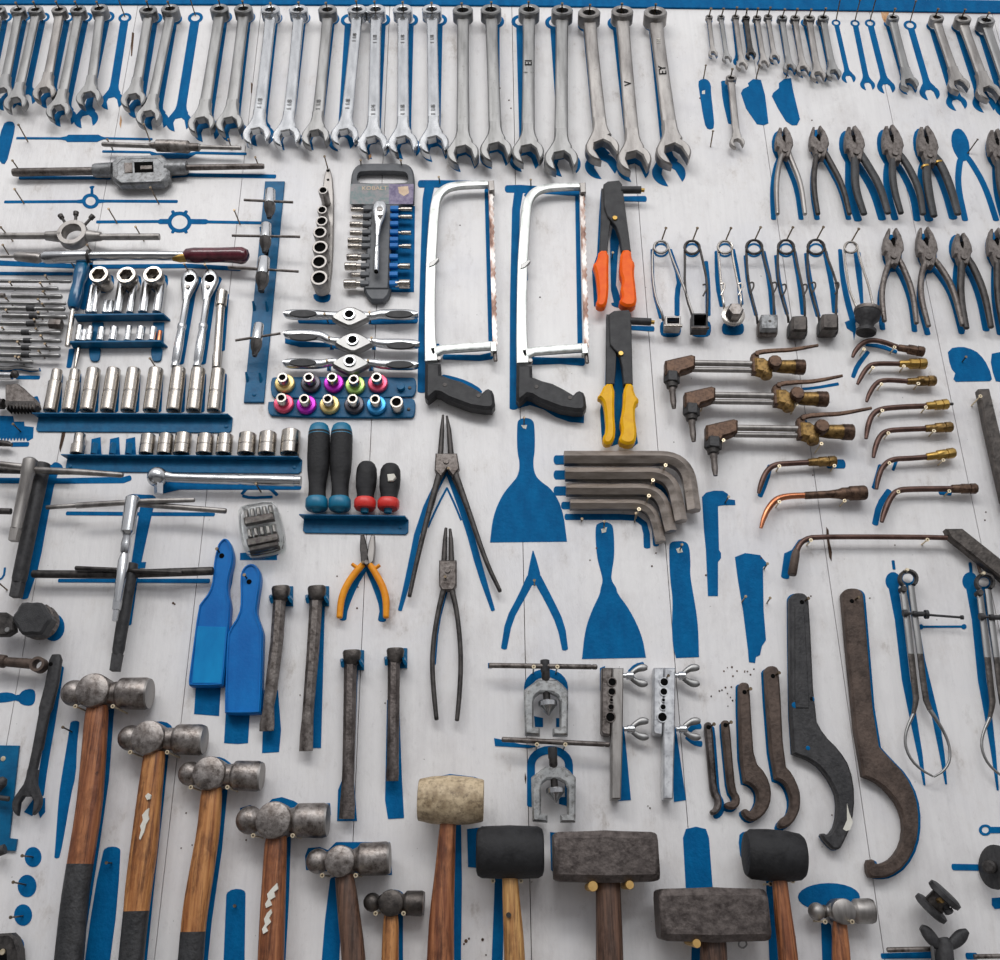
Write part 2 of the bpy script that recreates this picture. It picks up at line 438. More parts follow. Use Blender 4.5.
# ---------------------------------------------------------------- the wall, its boards, camera, light
def structure(name, m, mt, org=(0, 0, 0), label=None):
    o = make_object(name, m, mt, org); o['kind'] = 'structure'
    if label: o['label'] = label
    return o
def boxm(m, x0, x1, y0, y1, z0, z1):
    b = len(m.v)
    m.v += [(x0,y0,z0),(x1,y0,z0),(x1,y1,z0),(x0,y1,z0),(x0,y0,z1),(x1,y0,z1),(x1,y1,z1),(x0,y1,z1)]
    m.f += [tuple(b+i for i in f) for f in ((0,3,2,1),(4,5,6,7),(0,1,5,4),(1,2,6,5),(2,3,7,6),(3,0,4,7))]
    return m
seam = [W(x, y)[0] for x, y in ((-95,480),(50,500),(206,500),(368,500),(522,500),(662,500),(818,500),(972,500),(1120,480))]
edges = [-2.6, -2.3, -2.0, -1.72, -1.44, -1.16] + seam + [1.2, 1.46, 1.72, 2.0, 2.3, 2.6]
edges = sorted(edges)
wm = M()
ZT = 3.9
for a, b in zip(edges, edges[1:]):
    g = .00055
    boxm(wm, a+g, b-g, 0, .018, 0, ZT)
WALL = structure('wall_back', wm, 'white_painted_boards', label='white painted board wall carrying painted blue tool outlines')
gb = M(); boxm(gb, -2.6, 2.6, .018, .03, 0, ZT)
bk = make_object('backing_board', gb, 'crack', (0,0,0), WALL)
fl = M(); boxm(fl, -2.6, 2.6, -4.0, .03, -.05, 0); structure('floor', fl, 'concrete')
# blue trim along the top of the board wall
tr = M()
pa = [W(-260, 1.5, .004), W(0, 3.5, .004), W(250, 4, .004), W(500, 5, .004), W(720, 8, .004), W(1000, 12.5, .004), W(1300, 18, .004)]
pb = [W(1300, 4, .004), W(1000, 0, .004), W(720, -4, .004), W(500, -8, .004), W(-260, -12, .004)]
tr.ext(pa+pb, -.0005, .004, .0008)
TRIM = structure('trim_1', tr, 'blue_paint', label='blue band painted along the top of the wall')
pk = [W(-260, 2.6, .001), W(0, 4.6, .001), W(250, 5.1, .001), W(500, 6.1, .001), W(720, 9.2, .001), W(1000, 13.8, .001), W(1300, 19.2, .001)]
make_object('pink_edge_line', M().ext(pk+[(x, z+.004) for x, z in pk[::-1]], -.0005, .001, 0), 'pink_line', (0,0,0), TRIM)
cam = bpy.data.cameras.new('camera'); co = bpy.data.objects.new('camera', cam); COL.objects.link(co)
co.matrix_world = Matrix.Translation(CAM) @ Matrix((cR, cU, -cF)).transposed().to_4x4()
cam.sensor_fit = 'HORIZONTAL'; cam.sensor_width = 36; cam.lens = 36*F/1000; cam.clip_start = .05; cam.clip_end = 50
SC.camera = co
w = bpy.data.worlds.new('world'); SC.world = w; w.use_nodes = True
nt = w.node_tree; bg = nt.nodes['Background']
tc = nt.nodes.new('ShaderNodeTexCoord'); sp = nt.nodes.new('ShaderNodeSeparateXYZ'); rp = nt.nodes.new('ShaderNodeValToRGB')
nz = nt.nodes.new('ShaderNodeTexNoise'); nz.inputs['Scale'].default_value = 3.2; nz.inputs['Detail'].default_value = 3
ad = nt.nodes.new('ShaderNodeMath'); ad.operation = 'MULTIPLY_ADD'; ad.inputs[1].default_value = .5
mr = nt.nodes.new('ShaderNodeMapRange'); mr.inputs['From Min'].default_value = -1; mr.inputs['From Max'].default_value = 1
L = nt.links.new
L(tc.outputs['Generated'], sp.inputs['Vector']); L(sp.outputs['Z'], mr.inputs['Value'])
L(tc.outputs['Generated'], nz.inputs['Vector']); L(nz.outputs['Fac'], ad.inputs[0]); 
sb = nt.nodes.new('ShaderNodeMath'); sb.operation = 'SUBTRACT'; sb.inputs[1].default_value = .25
L(mr.outputs['Result'], ad.inputs[2]); L(ad.outputs['Value'], sb.inputs[0]); L(sb.outputs['Value'], rp.inputs['Fac'])
e = rp.color_ramp.elements
e[0].position = .2; e[0].color = (.05,.05,.055,1); e[1].position = .85; e[1].color = (1.5,1.5,1.55,1)
q = e.new(.42); q.color = (.16,.16,.17,1)
q = e.new(.56); q.color = (.62,.62,.65,1)
L(rp.outputs['Color'], bg.inputs['Color']); bg.inputs['Strength'].default_value = .62
def lamp(name, loc, target, sx, sy, power, col=(1,1,1)):
    ld = bpy.data.lights.new(name, 'AREA'); ld.shape = 'RECTANGLE'; ld.size = sx; ld.size_y = sy; ld.energy = power; ld.color = col
    o = bpy.data.objects.new(name, ld); COL.objects.link(o); o.location = loc
    o.rotation_euler = (Vector(target)-Vector(loc)).to_track_quat('-Z', 'Y').to_euler()
lamp('ceiling_light', (-.5, -2.3, 3.7), (0, 0, 1.9), 2.6, .5, 38, (1, .985, .97))
lamp('ceiling_light', (.9, -3.4, 3.6), (0, 0, 1.7), 2.2, .4, 24, (.95,.98,1))
vs = SC.view_settings; vs.view_transform = 'Standard'; vs.look = 'None'; vs.gamma = 1; vs.use_curve_mapping = False; vs.exposure = 0.0
try: SC.cycles.max_bounces = 6; SC.cycles.transparent_max_bounces = 8
except Exception: pass
# ---------------------------------------------------------------- combination wrenches
ORD = ['first','second','third','fourth','fifth','sixth','seventh','eighth','ninth','tenth','eleventh','twelfth','thirteenth','fourteenth','fifteenth','sixteenth','seventeenth','eighteenth','nineteenth','twentieth','twenty-first','twenty-second','twenty-third','twenty-fourth','twenty-fifth']
def jaw_pts(B, ax, R, w, rot, slot=.50, deep=.28):
    """open end outline: B centre, ax unit vector from ring towards jaw"""
    n = Vector((-ax.y, ax.x)); pts = []
    for s_, t in ((w*.5, -2.3*R), (w*.52, -1.7*R), (w*.62, -1.28*R), (R*.62, -.95*R)):
        pts.append(B+ax*t+n*s_)
    ca, sa = math.cos(rot), math.sin(rot)
    f = ax*ca+n*sa; g = Vector((-f.y, f.x))
    a0 = math.asin(slot)
    # arc from left shoulder to the slot
    base = math.atan2(-.7, .72)
    arc = []
    N_ = 11
    start = math.pi*.70
    for i in range(N_):
        a = start+(a0*1.02-start)*i/(N_-1)
        rr = R*(1.0+.06*math.sin(max(0, (start-a)))*0)
        arc.append(B+f*(math.cos(a)*rr)+g*(math.sin(a)*rr))
    pts += arc
    # flat tips then slot with hexagonal throat
    s = slot*R
    pts += [B+f*(-deep*R*.2)+g*s, B+f*(-deep*R*1.5)+g*(s*.55), B+f*(-deep*R*1.5)-g*(s*.55), B+f*(-deep*R*.2)-g*s]
    for i in range(N_):
        a = -(a0*1.02)+(-start+a0*1.02)*i/(N_-1)
        pts.append(B+f*(math.cos(a)*R)+g*(math.sin(a)*R))
    for s_, t in ((-R*.62, -.95*R), (-w*.62, -1.28*R), (-w*.52, -1.7*R), (-w*.5, -2.3*R)):
        pts.append(B+ax*t+n*s_)
    return pts
def wrench(rx, ry, rr, jx, jy, jr, sw, mt, label, group, d=.024, rot=.26, th=1.0, mark=None, ringtilt=0, jmat=None):
    A3 = P(rx, ry, d); k = S(rx, ry, d)
    A = Vector((A3.x, A3.z)); B = Vector(W(jx, jy, d)); R1 = rr*k; R2 = jr*S(jx, jy, d)
    ax = (B-A).normalized(); L = (B-A).length; w = sw*S((rx+jx)/2, (ry+jy)/2, d)
    t = Thing('combination_wrench', label, 'wrench', group)
    sh = M()
    q = []
    for u, ww, tt in ((R1*.80, 1.06, .62), (L*.2, 1.0, .50), (L*.5, 1.0, .48), (L-R2*1.9, 1.08, .46), (L-R2*.9, 1.25, .42)):
        c = A+ax*u; q.append((c.x, -d, c.y, w*ww/2, w*tt/2*th))
    sh.sweep_m(q, 16, 3.2)
    i0 = t.part('shank', sh, mt)
    # box end: thick 12-point ring, dropped back from the shank
    ht = R1*.62*th
    o = Vector((A.x, 0, A.y)); off = Vector((0, -d+.001, 0)); tl = Vector((-ax.x*.30, -1, -ax.y*.30)).normalized()
    r = M(); c0 = o+off
    r.lathe(c0-tl*ht, c0+tl*ht, [(.0, R1*.62), (.0, R1*.9), (.1, R1), (.9, R1), (1, R1*.9), (1, R1*.68), (.93, R1*.60), (.0, R1*.60)], 32, alt=(6, 7))
    # the ring is closed: last profile row meets the first
    t.part('box_end', r, jmat or mt)
    j = M(); hh = max(.0025, R2*.30)
    j.ext([tuple(p) for p in jaw_pts(B, ax, R2, w, rot)], d-hh, d+hh, R2*.09)
    t.part('open_end', j, jmat or mt)
    if mark:
        for body, u, size, ink in mark:
            c = A+ax*(L*u); tt = d+w*.27*th
            t.text(i0, body, (c.x, -tt-.0004, c.y), size, ink, 'stamped_marking', along=(-ax.x, 0, -ax.y) if len(body) > 0 else (1,0,0), up=(ax.y, 0, -ax.x))
    t.done()
    # nail through the ring
    nail_w((A.x, 0, A.y+R1*.42), d+.022, random.uniform(-.05, .05), random.uniform(0, .15))
def wrench_paint(rx, ry, rr, jx, jy, jr, sw, rot=.26, hole=True):
    A = Vector(W(rx, ry)); B = Vector(W(jx, jy)); k = S(rx, ry); R1 = rr*k; R2 = jr*S(jx, jy)
    ax = (B-A).normalized(); w = sw*k; L = (B-A).length; n = Vector((-ax.y, ax.x))
    a0 = math.asin(min(.9, w*.5/R1))
    ring = []
    for i in range(22):
        a = a0+(2*math.pi-2*a0)*i/21
        ring.append(A+ax*(math.cos(a)*R1)+n*(math.sin(a)*R1))
    j = jaw_pts(B, ax, R2, w, rot, .45, .25)
    # ring runs from +n side round to -n side; jaw outline starts on +n side
    pts = [tuple(p) for p in (j+ring[::-1])]
    hole_ = [tuple(A+ax*(math.cos(a)*R1*.58)+n*(math.sin(a)*R1*.58)) for a in [2*math.pi*i/18 for i in range(18)]]
    PAINT.append(M().ext(pts, -.0005, PDn(), 0, [hole_]))
TOP = [ # rx,ry,rr, jx,jy,jr, sw, mat, paint dx,dy at ring, at jaw
 (-1,13,7.5,-17,96,10.5,8,'satin_steel',8,5,6,8),
 (19,13,7.5,2.5,94,10.5,8.4,'satin_steel',7,4,6,9),
 (36.5,13,7.5,16,104,11.5,8.6,'satin_steel',8,5,12,-6),
 (60,13,7.5,45,94,11.5,8.6,'grey_steel',9,5,7,6),
 (79,13,7.8,59,112,12,9,'satin_steel',8,5,7,6),
 (100.5,12.5,8.5,89.5,99,12.5,8.8,'satin_steel',8,5,-4,20),
 (149,14,8.8,134,101,12.5,9.4,'satin_steel',7,5,7,8),
 (171,13,9,149,118,12.5,9.4,'satin_steel',4,7,9,3),
 (220,13,9.2,202,125,13.5,10.5,'satin_steel',5,5,6,7),
 (244,13,9.2,230,125,13.5,10.8,'satin_steel',4,5,5,7),
 (271,14,9.4,257,136,14,10.8,'chrome',4,5,5,0),
 (299,14,9.4,287,138,14,10.8,'chrome',4,5,2,2),
 (328,14,9.4,316,138,14,10.4,'satin_steel',4,6,2,2),
 (357.5,14,9.6,345,137,14,10.8,'chrome',-10,7,-4,4),
 (376,14,9.8,373,145,15,11,'chrome',7,7,3,3),
 (403,14,9.8,403,145,15,11,'chrome',8,7,4,3),
 (432,14,9.8,434,145,15,11,'chrome',8,7,2,6),
 (463,15,10.2,463,155,16,12,'satin_steel',0,6,1,5),
 (491,14.5,10.4,496,152,16,12,'satin_steel',5,8,-1,5),
 (529,14.5,10.6,528,154,16,12.2,'satin_steel',-10,8,-4,6),
 (562,15.5,10.8,561,161,17,12.6,'satin_steel',-9,8,4,3),
 (589,18,11.2,602,150,17,12.8,'grey_steel',-2,8,-1,16),
 (622,16.5,11,634,161,17,13,'grey_steel',-6,8,-1,8),
 (655,18,11.6,673,154,17.5,13.4,'grey_steel',-2,7,-5,19),
]
TOP_LOOK = {3: 'dull grey short', 13: 'bright', 14: 'bright', 15: 'bright', 16: 'bright', 18: 'satin', 19: 'black-inked', 21: 'grey tilted', 22: 'brown-stained', 23: 'wide black-inked'}
for i, (rx,ry,rr,jx,jy,jr,sw,mt,dx,dy,ex,ey) in enumerate(TOP):
    mk = None
    if 10 <= i <= 16:
        mk = [('1 1/8' if i in (15,16) else '1 1/4' if i == 14 else '1 1/8', .76, .0125, 'stamp_ink')]
        if i >= 13: mk.append(('1 1/8', .22, .011, 'stamp_ink'))
    if i == 19: mk = [('EI', .38, .02, 'dark_hole'), ('1\n:', .45, .012, 'dark_hole')]
    if i == 22: mk = [('V', .5, .02, 'dark_hole')]
    if i == 23: mk = [('EY', .42, .021, 'dark_hole'), ('1/4', .2, .011, 'cream_paint')]
    rot = {21: .42, 23: .36}.get(i, .27)
    if i == 23: lab = 'large wide-shanked steel combination wrench ending the top row, beside bare wall'
    elif i == 0: lab = 'steel combination wrench cut off by the left edge, first of the top row'
    else:
        lab = '%s steel combination wrench, %s from the left in the long top row' % ({'chrome':'bright','satin_steel':'satin','grey_steel':'dull grey'}[mt], ORD[i])
    wrench(rx,ry,rr,jx,jy,jr,sw,mt,lab,'combination wrenches hanging in the long top row', d=.026, rot=rot, mark=mk)
    wrench_paint(rx+dx*.85, ry+dy*.9, rr*.86, jx+ex*.85, jy+ey, jr*.96, sw*.72, rot)
wrench_paint(125,18,6.5,112,101,11.5,8)
wrench_paint(195.5,18,7.5,179,122,12.5,9)
SM = [
 (709,18,3.6,713,54,4.6,4.2,'grey_steel',0,3,0,2),(721,18,3.6,727,59,4.8,4.2,'satin_steel',0,1,0,1),(735.5,18,3.8,742,66,6,5,'grey_steel',-1,2,-3,-4),
 (746,19,3.8,751,55,5,5,'dark_steel',-1,2,-1,2),(757,19,4.2,764,64,5.8,5,'grey_steel',-1,2,-1,0),(768,18,4.2,774.5,58,5.2,4.6,'grey_steel',0,2,0,3),
 (782,19.5,5,789.5,68,6.4,5.6,'satin_steel',-1,2,0,4),(795,19.5,4.8,803,70,7,5.6,'grey_steel',-1,2,1,3),(809,20,5.6,818,76,7.6,6.4,'grey_steel',-3,3,1,2),
 (823,20,5.6,833.5,74,7.6,6.6,'satin_steel',-2,3,-1,2),(892.5,20,6,909,84,9,8,'satin_steel',-3,4,-1,4),
 (936,20.5,7,958.5,86,10.4,8.4,'grey_steel',-3,6,-2,17),(962,22,8,988,93,11.5,9.4,'grey_steel',-3,6,-4,11),(985,24,8.4,1012,99,12,9.4,'satin_steel',-2,8,-5,10)]
for i, (rx,ry,rr,jx,jy,jr,sw,mt,dx,dy,ex,ey) in enumerate(SM):
    lab = 'small %s combination wrench, %s from the left in the short upper right row' % ({'satin_steel':'pale steel','grey_steel':'dull grey','dark_steel':'dark'}[mt], ORD[i])
    if i == 10: lab = 'medium steel combination wrench beside orange stain, between two empty blue outlines'
    if i == 11: lab = 'medium grey combination wrench with its outline showing below the jaw, left of two larger'
    if i == 12: lab = 'larger grey combination wrench, second from the right edge of the upper right row'
    if i == 13: lab = 'steel combination wrench with a bright ring at the right edge of the top row'
    wrench(rx,ry,rr,jx,jy,jr,sw,mt,lab,'smaller combination wrenches in the upper right row', d=.016, rot=.2 if i < 10 else .3)
    wrench_paint(rx+dx, ry+dy, rr*.95, jx+ex, jy+ey, jr, sw*1.1, .2)
wrench(731,80,5.4,737,143,7.4,7,'grey_steel','single small combination wrench hanging alone below the short row, between blue blobs',None,d=.018,rot=.3)
pstrip([(724,82,6),(726,100,7),(731,123,6)]); 
for a in ((836,23,4.4,848.5,78,7,4.6),(855,23.5,4.6,867.5,85,7.4,5.4),(870,23.5,5.2,886,87,9,6),(910,25.5,6.4,929.5,93,10,6.4)):
    wrench_paint(*a, .1)
for x, y in ((125,17),(195.5,16),(836,21),(855,21),(870,21.5),(910,22.5)): nail(x, y, .045, 0, .25)
paint([(698,82),(701,79),(707,79),(711,84),(711,93),(713,110),(714.5,127),(711,129.5),(706,128),(703,115),(700,95)], 1)
paint([(748,83),(753,79),(761,80),(765,95),(768.5,123),(764,125),(757,124),(746,108),(741,93),(743,89),(749,86)])
paint([(779,83),(784,79),(791,78),(793,90),(800,119),(797,125),(792,125),(786,121),(778,108),(772,96),(773,93),(779,88)])
nail(703.5,79,.03,0,.2); nail(756,79,.03,0,.2); nail(786,78,.03,0,.2); nail(710.5,147,.035,0,.2)
MARKS.append(('chipped_paint', M().px([(702,91),(705,90),(705,94),(702,94)], 0, .0009, 0), 'cream_paint'))
MARKS.append(('rust_stain', M().px([(881,11),(889,12),(888,17),(885,23),(882,17)], 0, .0008, 0), 'rust_stain'))
# ---------------------------------------------------------------- linesman pliers
def pliers(tip, piv, hl, hr, hw, lw, mt, hmt, label, group, d=.020, bands=None, gape=0.0):
    """tip, piv pixels; hl/hr handle paths of pixels; hw half head width px; lw handle width px"""
    T_, V_ = Vector(tip), Vector(piv); ax = (V_-T_); L = ax.length; ax.normalize(); n = Vector((ax.y, -ax.x))   # n points right in the picture for a downward axis
    if n.x < 0: n = -n
    def o(a, b): return tuple(T_+ax*(L*a)+n*(hw*b))
    t = Thing('pliers', label, 'pliers', group)
    g = .06+gape
    left = [o(.0,-g-.05), o(-.02,-.42), o(.25,-.80), o(.55,-1.0), o(.8,-1.0), o(.84,-.72), o(1.1,-.62), o(1.32,-.30), o(1.25,.0), o(.95,.35), o(.62,.12), o(.5,-g*.6), o(.36,-g*2.3), o(.2,-g*1.6)]
    right = [o(.0,g+.05), o(-.02,.42), o(.25,.80), o(.55,1.0), o(.8,1.0), o(.9,.80), o(1.1,.62), o(1.32,.30), o(1.25,-.0), o(.9,.0), o(.66,.1), o(.5,g*.6), o(.36,g*2.3), o(.2,g*1.6)]
    t.part('jaw', M().px(left, d-.009, d+.004, .0016), mt)
    t.part('jaw', M().px(right, d-.009, d+.0055, .0016), mt)
    t.part('cutting_edge', M().px([o(.34,-.13),o(.5,-.17),o(.62,0),o(.5,.17),o(.34,.13)], d-.009, d+.0052, .0002), 'dark_hole')
    t.part('rivet', M().disc(*o(.98,.0), hw*.34, d, d+.0072), mt)
    for k, h in enumerate((hl, hr)):
        st = o(1.05, -.28 if k == 0 else .28)
        path = [(st[0], st[1], d-.001, lw*.95, .010)]
        m_ = len(h)
        for i, (x, y) in enumerate(h):
            path.append((x, y, d-.001, lw*(1.0 if i < m_-1 else .82), .011 if i < m_-1 else .008))
        t.part('handle', M().sweep(path, 12, 2.3, sm=2, dome=.6), hmt)
    if bands:
        for x, y, w_ in bands:
            t.part('yellow_band', M().sweep([(x-.3, y-1, d-.001, w_, .0122), (x+.3, y+.6, d-.001, w_, .0122)], 12, 2.3), 'brass_yellow')
    t.done()
def pliers_paint(tip, piv, hl, hr, hw, lw, dx, dy):
    f = lambda q: (q[0]+dx, q[1]+dy)
    T_, V_ = Vector(f(tip)), Vector(f(piv)); ax = (V_-T_); L = ax.length; ax.normalize(); n = Vector((ax.y, -ax.x))
    if n.x < 0: n = -n
    o = lambda a, b: tuple(T_+ax*(L*a)+n*(hw*b))
    paint([o(-.05,-.4), o(.25,-.9), o(.7,-1.05), o(1.2,-.6), o(1.3,0), o(1.2,.6), o(.7,1.05), o(.25,.9), o(-.05,.4)], 1)
    for h, s_ in ((hl, -.25), (hr, .25)):
        pstrip([(*o(1.1, s_), lw)]+[(*f(q), lw) for q in h], 2)
PL = [
 ((783,127),(785.5,150),[(779,164),(776,186),(777.5,214)],[(792,162),(801,184),(805,214)],8.6,5,'worn_steel','grey_steel','lineman pliers with bare bright steel handles, first of the upper pliers row',None,-4,5),
 ((817,126),(821,150),[(814.5,164),(813.5,188),(818,214)],[(829,160),(843,186),(849.5,214)],9.4,5.6,'worn_steel','dark_steel','dark lineman pliers with thin worn handles, second in the upper pliers row',None,-1,5),
 ((852,126),(857,152),[(855,166),(855,188),(864,214)],[(867,164),(880,186),(888,213)],9.6,8,'worn_steel','handle_black','rust-brown lineman pliers with thick black handles, third in the upper row',None,-6,6),
 ((889.5,125),(896,153),[(892,170),(894,190),(901,213)],[(907,164),(919,188),(923,214)],9.8,7,'worn_steel','handle_black','black-handled pliers with a bright spot on the jaw, fourth in the upper row',None,-6,6),
 ((924.5,126),(931,155),[(926,170),(928.5,192),(934,216)],[(941,164),(951,188),(958,214)],9.6,8.4,'worn_steel','handle_black','black-handled pliers with two yellow bands, right of the bright-spotted pair',[(925.5,167,9),(938.5,163,9)],-5,4),
 ((995,129),(1001,155),[(999,168),(1001,190),(1008,214)],[(1012,166),(1024,188),(1032,214)],9.6,8,'worn_steel','handle_black','dark pliers cut off by the right edge in the upper pliers row',None,-3,8),
 ((893,228),(894.5,256),[(886,270),(881,293),(884.5,321)],[(904,269),(913,293),(916.5,323)],10,5.6,'worn_steel','worn_steel','open-jawed steel pliers with thin bare handles, first of the lower pliers row',None,-2,8),
 ((924.5,227),(929.5,257),[(921.5,272),(920,295),(928.5,326)],[(941,268),(953.5,289),(962.5,325)],10,6,'worn_steel','worn_steel','open-jawed steel pliers with wide-spread handles, second of the lower pliers row',None,-1,8),
 ((961,233),(964.5,257),[(961,272),(960.5,298),(966.5,328)],[(974,268),(984.5,293),(991,327)],9,7,'worn_steel','dark_steel','closed grey pliers, third of the lower pliers row, below the empty plier outline',None,-5,3),
 ((995.5,228),(1000,256),[(997,270),(997.5,297),(1003,328)],[(1012,268),(1022,292),(1030,326)],9.6,6.5,'worn_steel','dark_steel','dark pliers cut off by the right edge in the lower pliers row',None,-3,6)]
for i, (tip,piv,hl,hr,hw,lw,mt,hm,lab,bands,dx,dy) in enumerate(PL):
    pliers(tip,piv,hl,hr,hw,lw,mt,hm,lab,'lineman pliers in the upper row' if i < 6 else 'lineman pliers in the lower row', bands=bands, gape=(.12 if i in (1,6,7,9) else .02))
    pliers_paint(tip,piv,hl,hr,hw,lw,dx,dy)
    x, y = piv; nail(x-2+(505-x)*.01, y+9, .022)
pliers_paint((957,130),(963,154),[(959,164),(957.5,186),(965,220)],[(971,162),(985,186),(996,220)],8.4,6,0,0)
nail(967,154,.03,.3,.3)
# ---------------------------------------------------------------- snap ring pliers, side cutters
def snap_pliers(label, tips, head, hl, hr, piv, tm='dark_steel', hw=5.4, d=.014, wires=()):
    t = Thing('snap_ring_pliers', label, 'pliers', 'long snap ring pliers')
    for k, tp in enumerate(tips):
        t.part('jaw_tip', M().sweep([(x, y, d, w_) for x, y, w_ in tp], 12, 2), tm)
    t.part('head', M().px(head, d-.006, d+.006, .0018), 'worn_steel')
    for h in (hl, hr):
        t.part('handle', M().sweep([(x, y, d, w_, .009) for x, y, w_ in h], 12, 2.4, sm=2, dome=.5), tm)
    t.part('rivet', M().disc(*piv, 3, d, d+.008), 'worn_steel')
    for wv in wires:
        t.part('return_spring', M().sweep([(x, y, d-.004, 1.3) for x, y in wv], 8, 2, sm=2), 'dark_steel')
    t.done()
snap_pliers('large open snap ring pliers with long splayed handles', [[(440.5,455,6),(442,430,4.6),(443,415,2.2)],[(451,455,6.4),(449,430,4.8),(446.8,416,2.2)]],
  [(435.5,453),(457,453),(459.5,468),(453,476.5),(447,468),(441,477),(434.5,470)],
  [(440,472,7),(430,507,5.6),(417,560,4.8),(409.5,596,4)],[(454.5,472,7),(469,512,5.6),(486,562,4.8),(500,591,4)],(446,461),
  wires=([(442,472),(434,505),(428,520)],[(452,478),(462,500),(476,526)]))
pstrip([(446,468,8),(420,520,6),(408,580,6),(400,610,4)], 1); pstrip([(448,468,8),(468,525,7),(480,570,7),(493,610,4)], 1)
pstrip([(447,488,2),(438,505,2),(428,527,2)]); pstrip([(447,488,2),(455,505,2),(461,520,2)])
nail(449.5,475,.03)
snap_pliers('small closed snap ring pliers with long bowed handles', [[(444,562,6),(445,540,4.6),(446,528,3)],[(451.5,562,6),(451,540,4.6),(450,529,3)]],
  [(439,560),(456.5,560),(456.5,585),(453,590),(442,590),(439,585)],
  [(444,588,6),(438,612,5),(433.5,640,5),(432,665,5),(434,695,5),(436.5,719,4.5)],[(451.5,588,6),(457,612,5),(460,640,5),(461,665,5),(459.5,695,5),(457,720,4.5)],(447.5,570))
pstrip([(446,592,3),(437,625,4),(434,664,4)], 1); nail(447,582,.028)
t = Thing('side_cutters', 'small side cutter pliers with amber orange handles', 'pliers')
d = .014
t.part('jaw', M().px([(360.3,535),(364,534.5),(366.5,544),(368.5,555),(366,565),(361,561),(359.8,548)], d-.006, d+.004, .0012), 'dark_steel')
t.part('jaw', M().px([(374.6,535),(371,534.5),(368.5,544),(367,555),(369,565),(373.5,561),(375,548)], d-.006, d+.0045, .0012), 'grey_steel')
for h in ([(362.5,565,6),(355,573,7),(346,586,7),(341,600,7),(339.5,617,6)], [(370,565,6),(376,574,7),(383,587,7.4),(386.5,600,7.4),(386,617,6)]):
    t.part('handle', M().sweep([(x, y, d, w_, .011) for x, y, w_ in h], 12, 2.4, sm=2, dome=.5), 'amber_grip')
t.part('guard', M().sweep([(352,564,d,3.6),(357,568,d,5),(361,565,d,4)], 10), 'amber_grip'); t.part('guard', M().sweep([(380,565,d,3.6),(375,568.5,d,5),(371,565,d,4)], 10), 'amber_grip')
t.part('rivet', M().disc(366.5,562,2.6,d,d+.008), 'worn_steel')
t.done(); nail(365.5,566,.025)
pstrip([(366,566,6),(354,585,7),(344,608,8),(343,619,7)], 1); pstrip([(367,566,6),(377,588,7),(384,608,8),(382,620,8)], 1)
# painted outline of missing pliers
pstrip([(533,551,1),(533.5,560,6),(534,573,12),(534,582,14)], 0)
pstrip([(531,578,9),(521,598,7),(509,620,7),(504,648,6)], 1); pstrip([(537,578,9),(549,600,8),(561,625,8),(565,649,6)], 1)
nail(534.5,585,.03)
# ---------------------------------------------------------------- hand riveters
def riveter(label, body, arm, nose, gl, gr, rivet, gm, side):
    d = .028
    t = Thing('hand_riveter', label, 'riveter', 'hand riveters')
    t.part('body', M().px(body, d-.010, d+.004, .0014), 'black_plastic')
    t.part('lever_arm', M().px(arm, d-.010, d-.001, .0012), 'black_plastic')
    (x0, y0), (x1, y1), w_ = nose
    b = t.part('nose', M().rod((x0, y0, d), (x1, y1, d), w_, 14), 'black_plastic')
    t.part('nose_tip', M().rod((x1, y1, d), (x1+3.5, y1+.4, d), w_*.55, 10), 'brass_yellow', under=b)
    t.part('grip', M().px(gl, d-.011, d+.005, .004, sm=1), gm); t.part('grip', M().px(gr, d-.013, d+.007, .004, sm=1), gm)
    t.part('rivet', M().disc(*rivet, 2.6, d, d+.007), 'brass_yellow')
    t.part('rivet', M().disc(rivet[0]+side*9, rivet[1]+2, 1.8, d-.008, d+.001), 'brass_yellow')
    t.done()
riveter('hand riveter with bright orange grips', [(603.5,184),(608,181),(619,180),(622.3,184),(625,205),(629,235),(631,251),(621.8,251),(619.5,236),(616,226),(612,221),(607.5,216),(604,206)],
  [(601.5,188),(605,188),(607.5,205),(611,218),(609,235),(607.5,252),(599.5,252),(601,220)], ((621,190),(641,190),7.4),
  [(599,249.5),(609,249.5),(608.6,270),(608.8,292),(606.5,305),(600,307),(595.5,303.5),(598.5,297),(596.5,275),(594.8,268),(592.8,264),(597,260)],
  [(621,249),(631,248.5),(632,258),(635.2,262.5),(634,272),(636,288),(637.2,302),(633,306),(624,305.5),(618.8,301),(622.5,296),(620.5,288),(623,280),(619.5,270)], (615,217.5), 'orange_grip', 1)
riveter('hand riveter with yellow grips', [(609,314),(614,310.5),(629,309.5),(631.3,314),(632,350),(633,384),(623.8,384),(622,366),(619.5,354),(615,350),(610,344)],
  [(606.5,314),(609.5,314),(611,342),(616.5,354),(616,370),(614.5,384),(606,384),(606,350)], ((630,321),(651,322),7.6),
  [(605,383),(614.8,383),(614.3,412),(616,434),(612,443),(605,444),(602,438),(606.5,430),(604.5,405),(602,399),(597,396.5),(600.5,393)],
  [(624.2,383),(633,382.5),(634.5,393),(640,400),(635.5,404.5),(635,416),(637.3,432),(635.5,442),(628,444.5),(618,440.5),(622.5,430),(620,420),(623,408)], (621,353), 'yellow_grip', 1)
paint([(601,190),(608,200),(608,220),(606,250),(606,300),(600,308),(594,306),(592,270),(597,255),(599,215)]); paint([(615,215),(622,230),(618,250),(616,285),(622,302),(614,303),(611,290),(610,240)])
paint([(611,302),(637,300),(635,306),(620,308),(612,306)],1); pstrip([(622,199,6),(645,199,7)], 0)
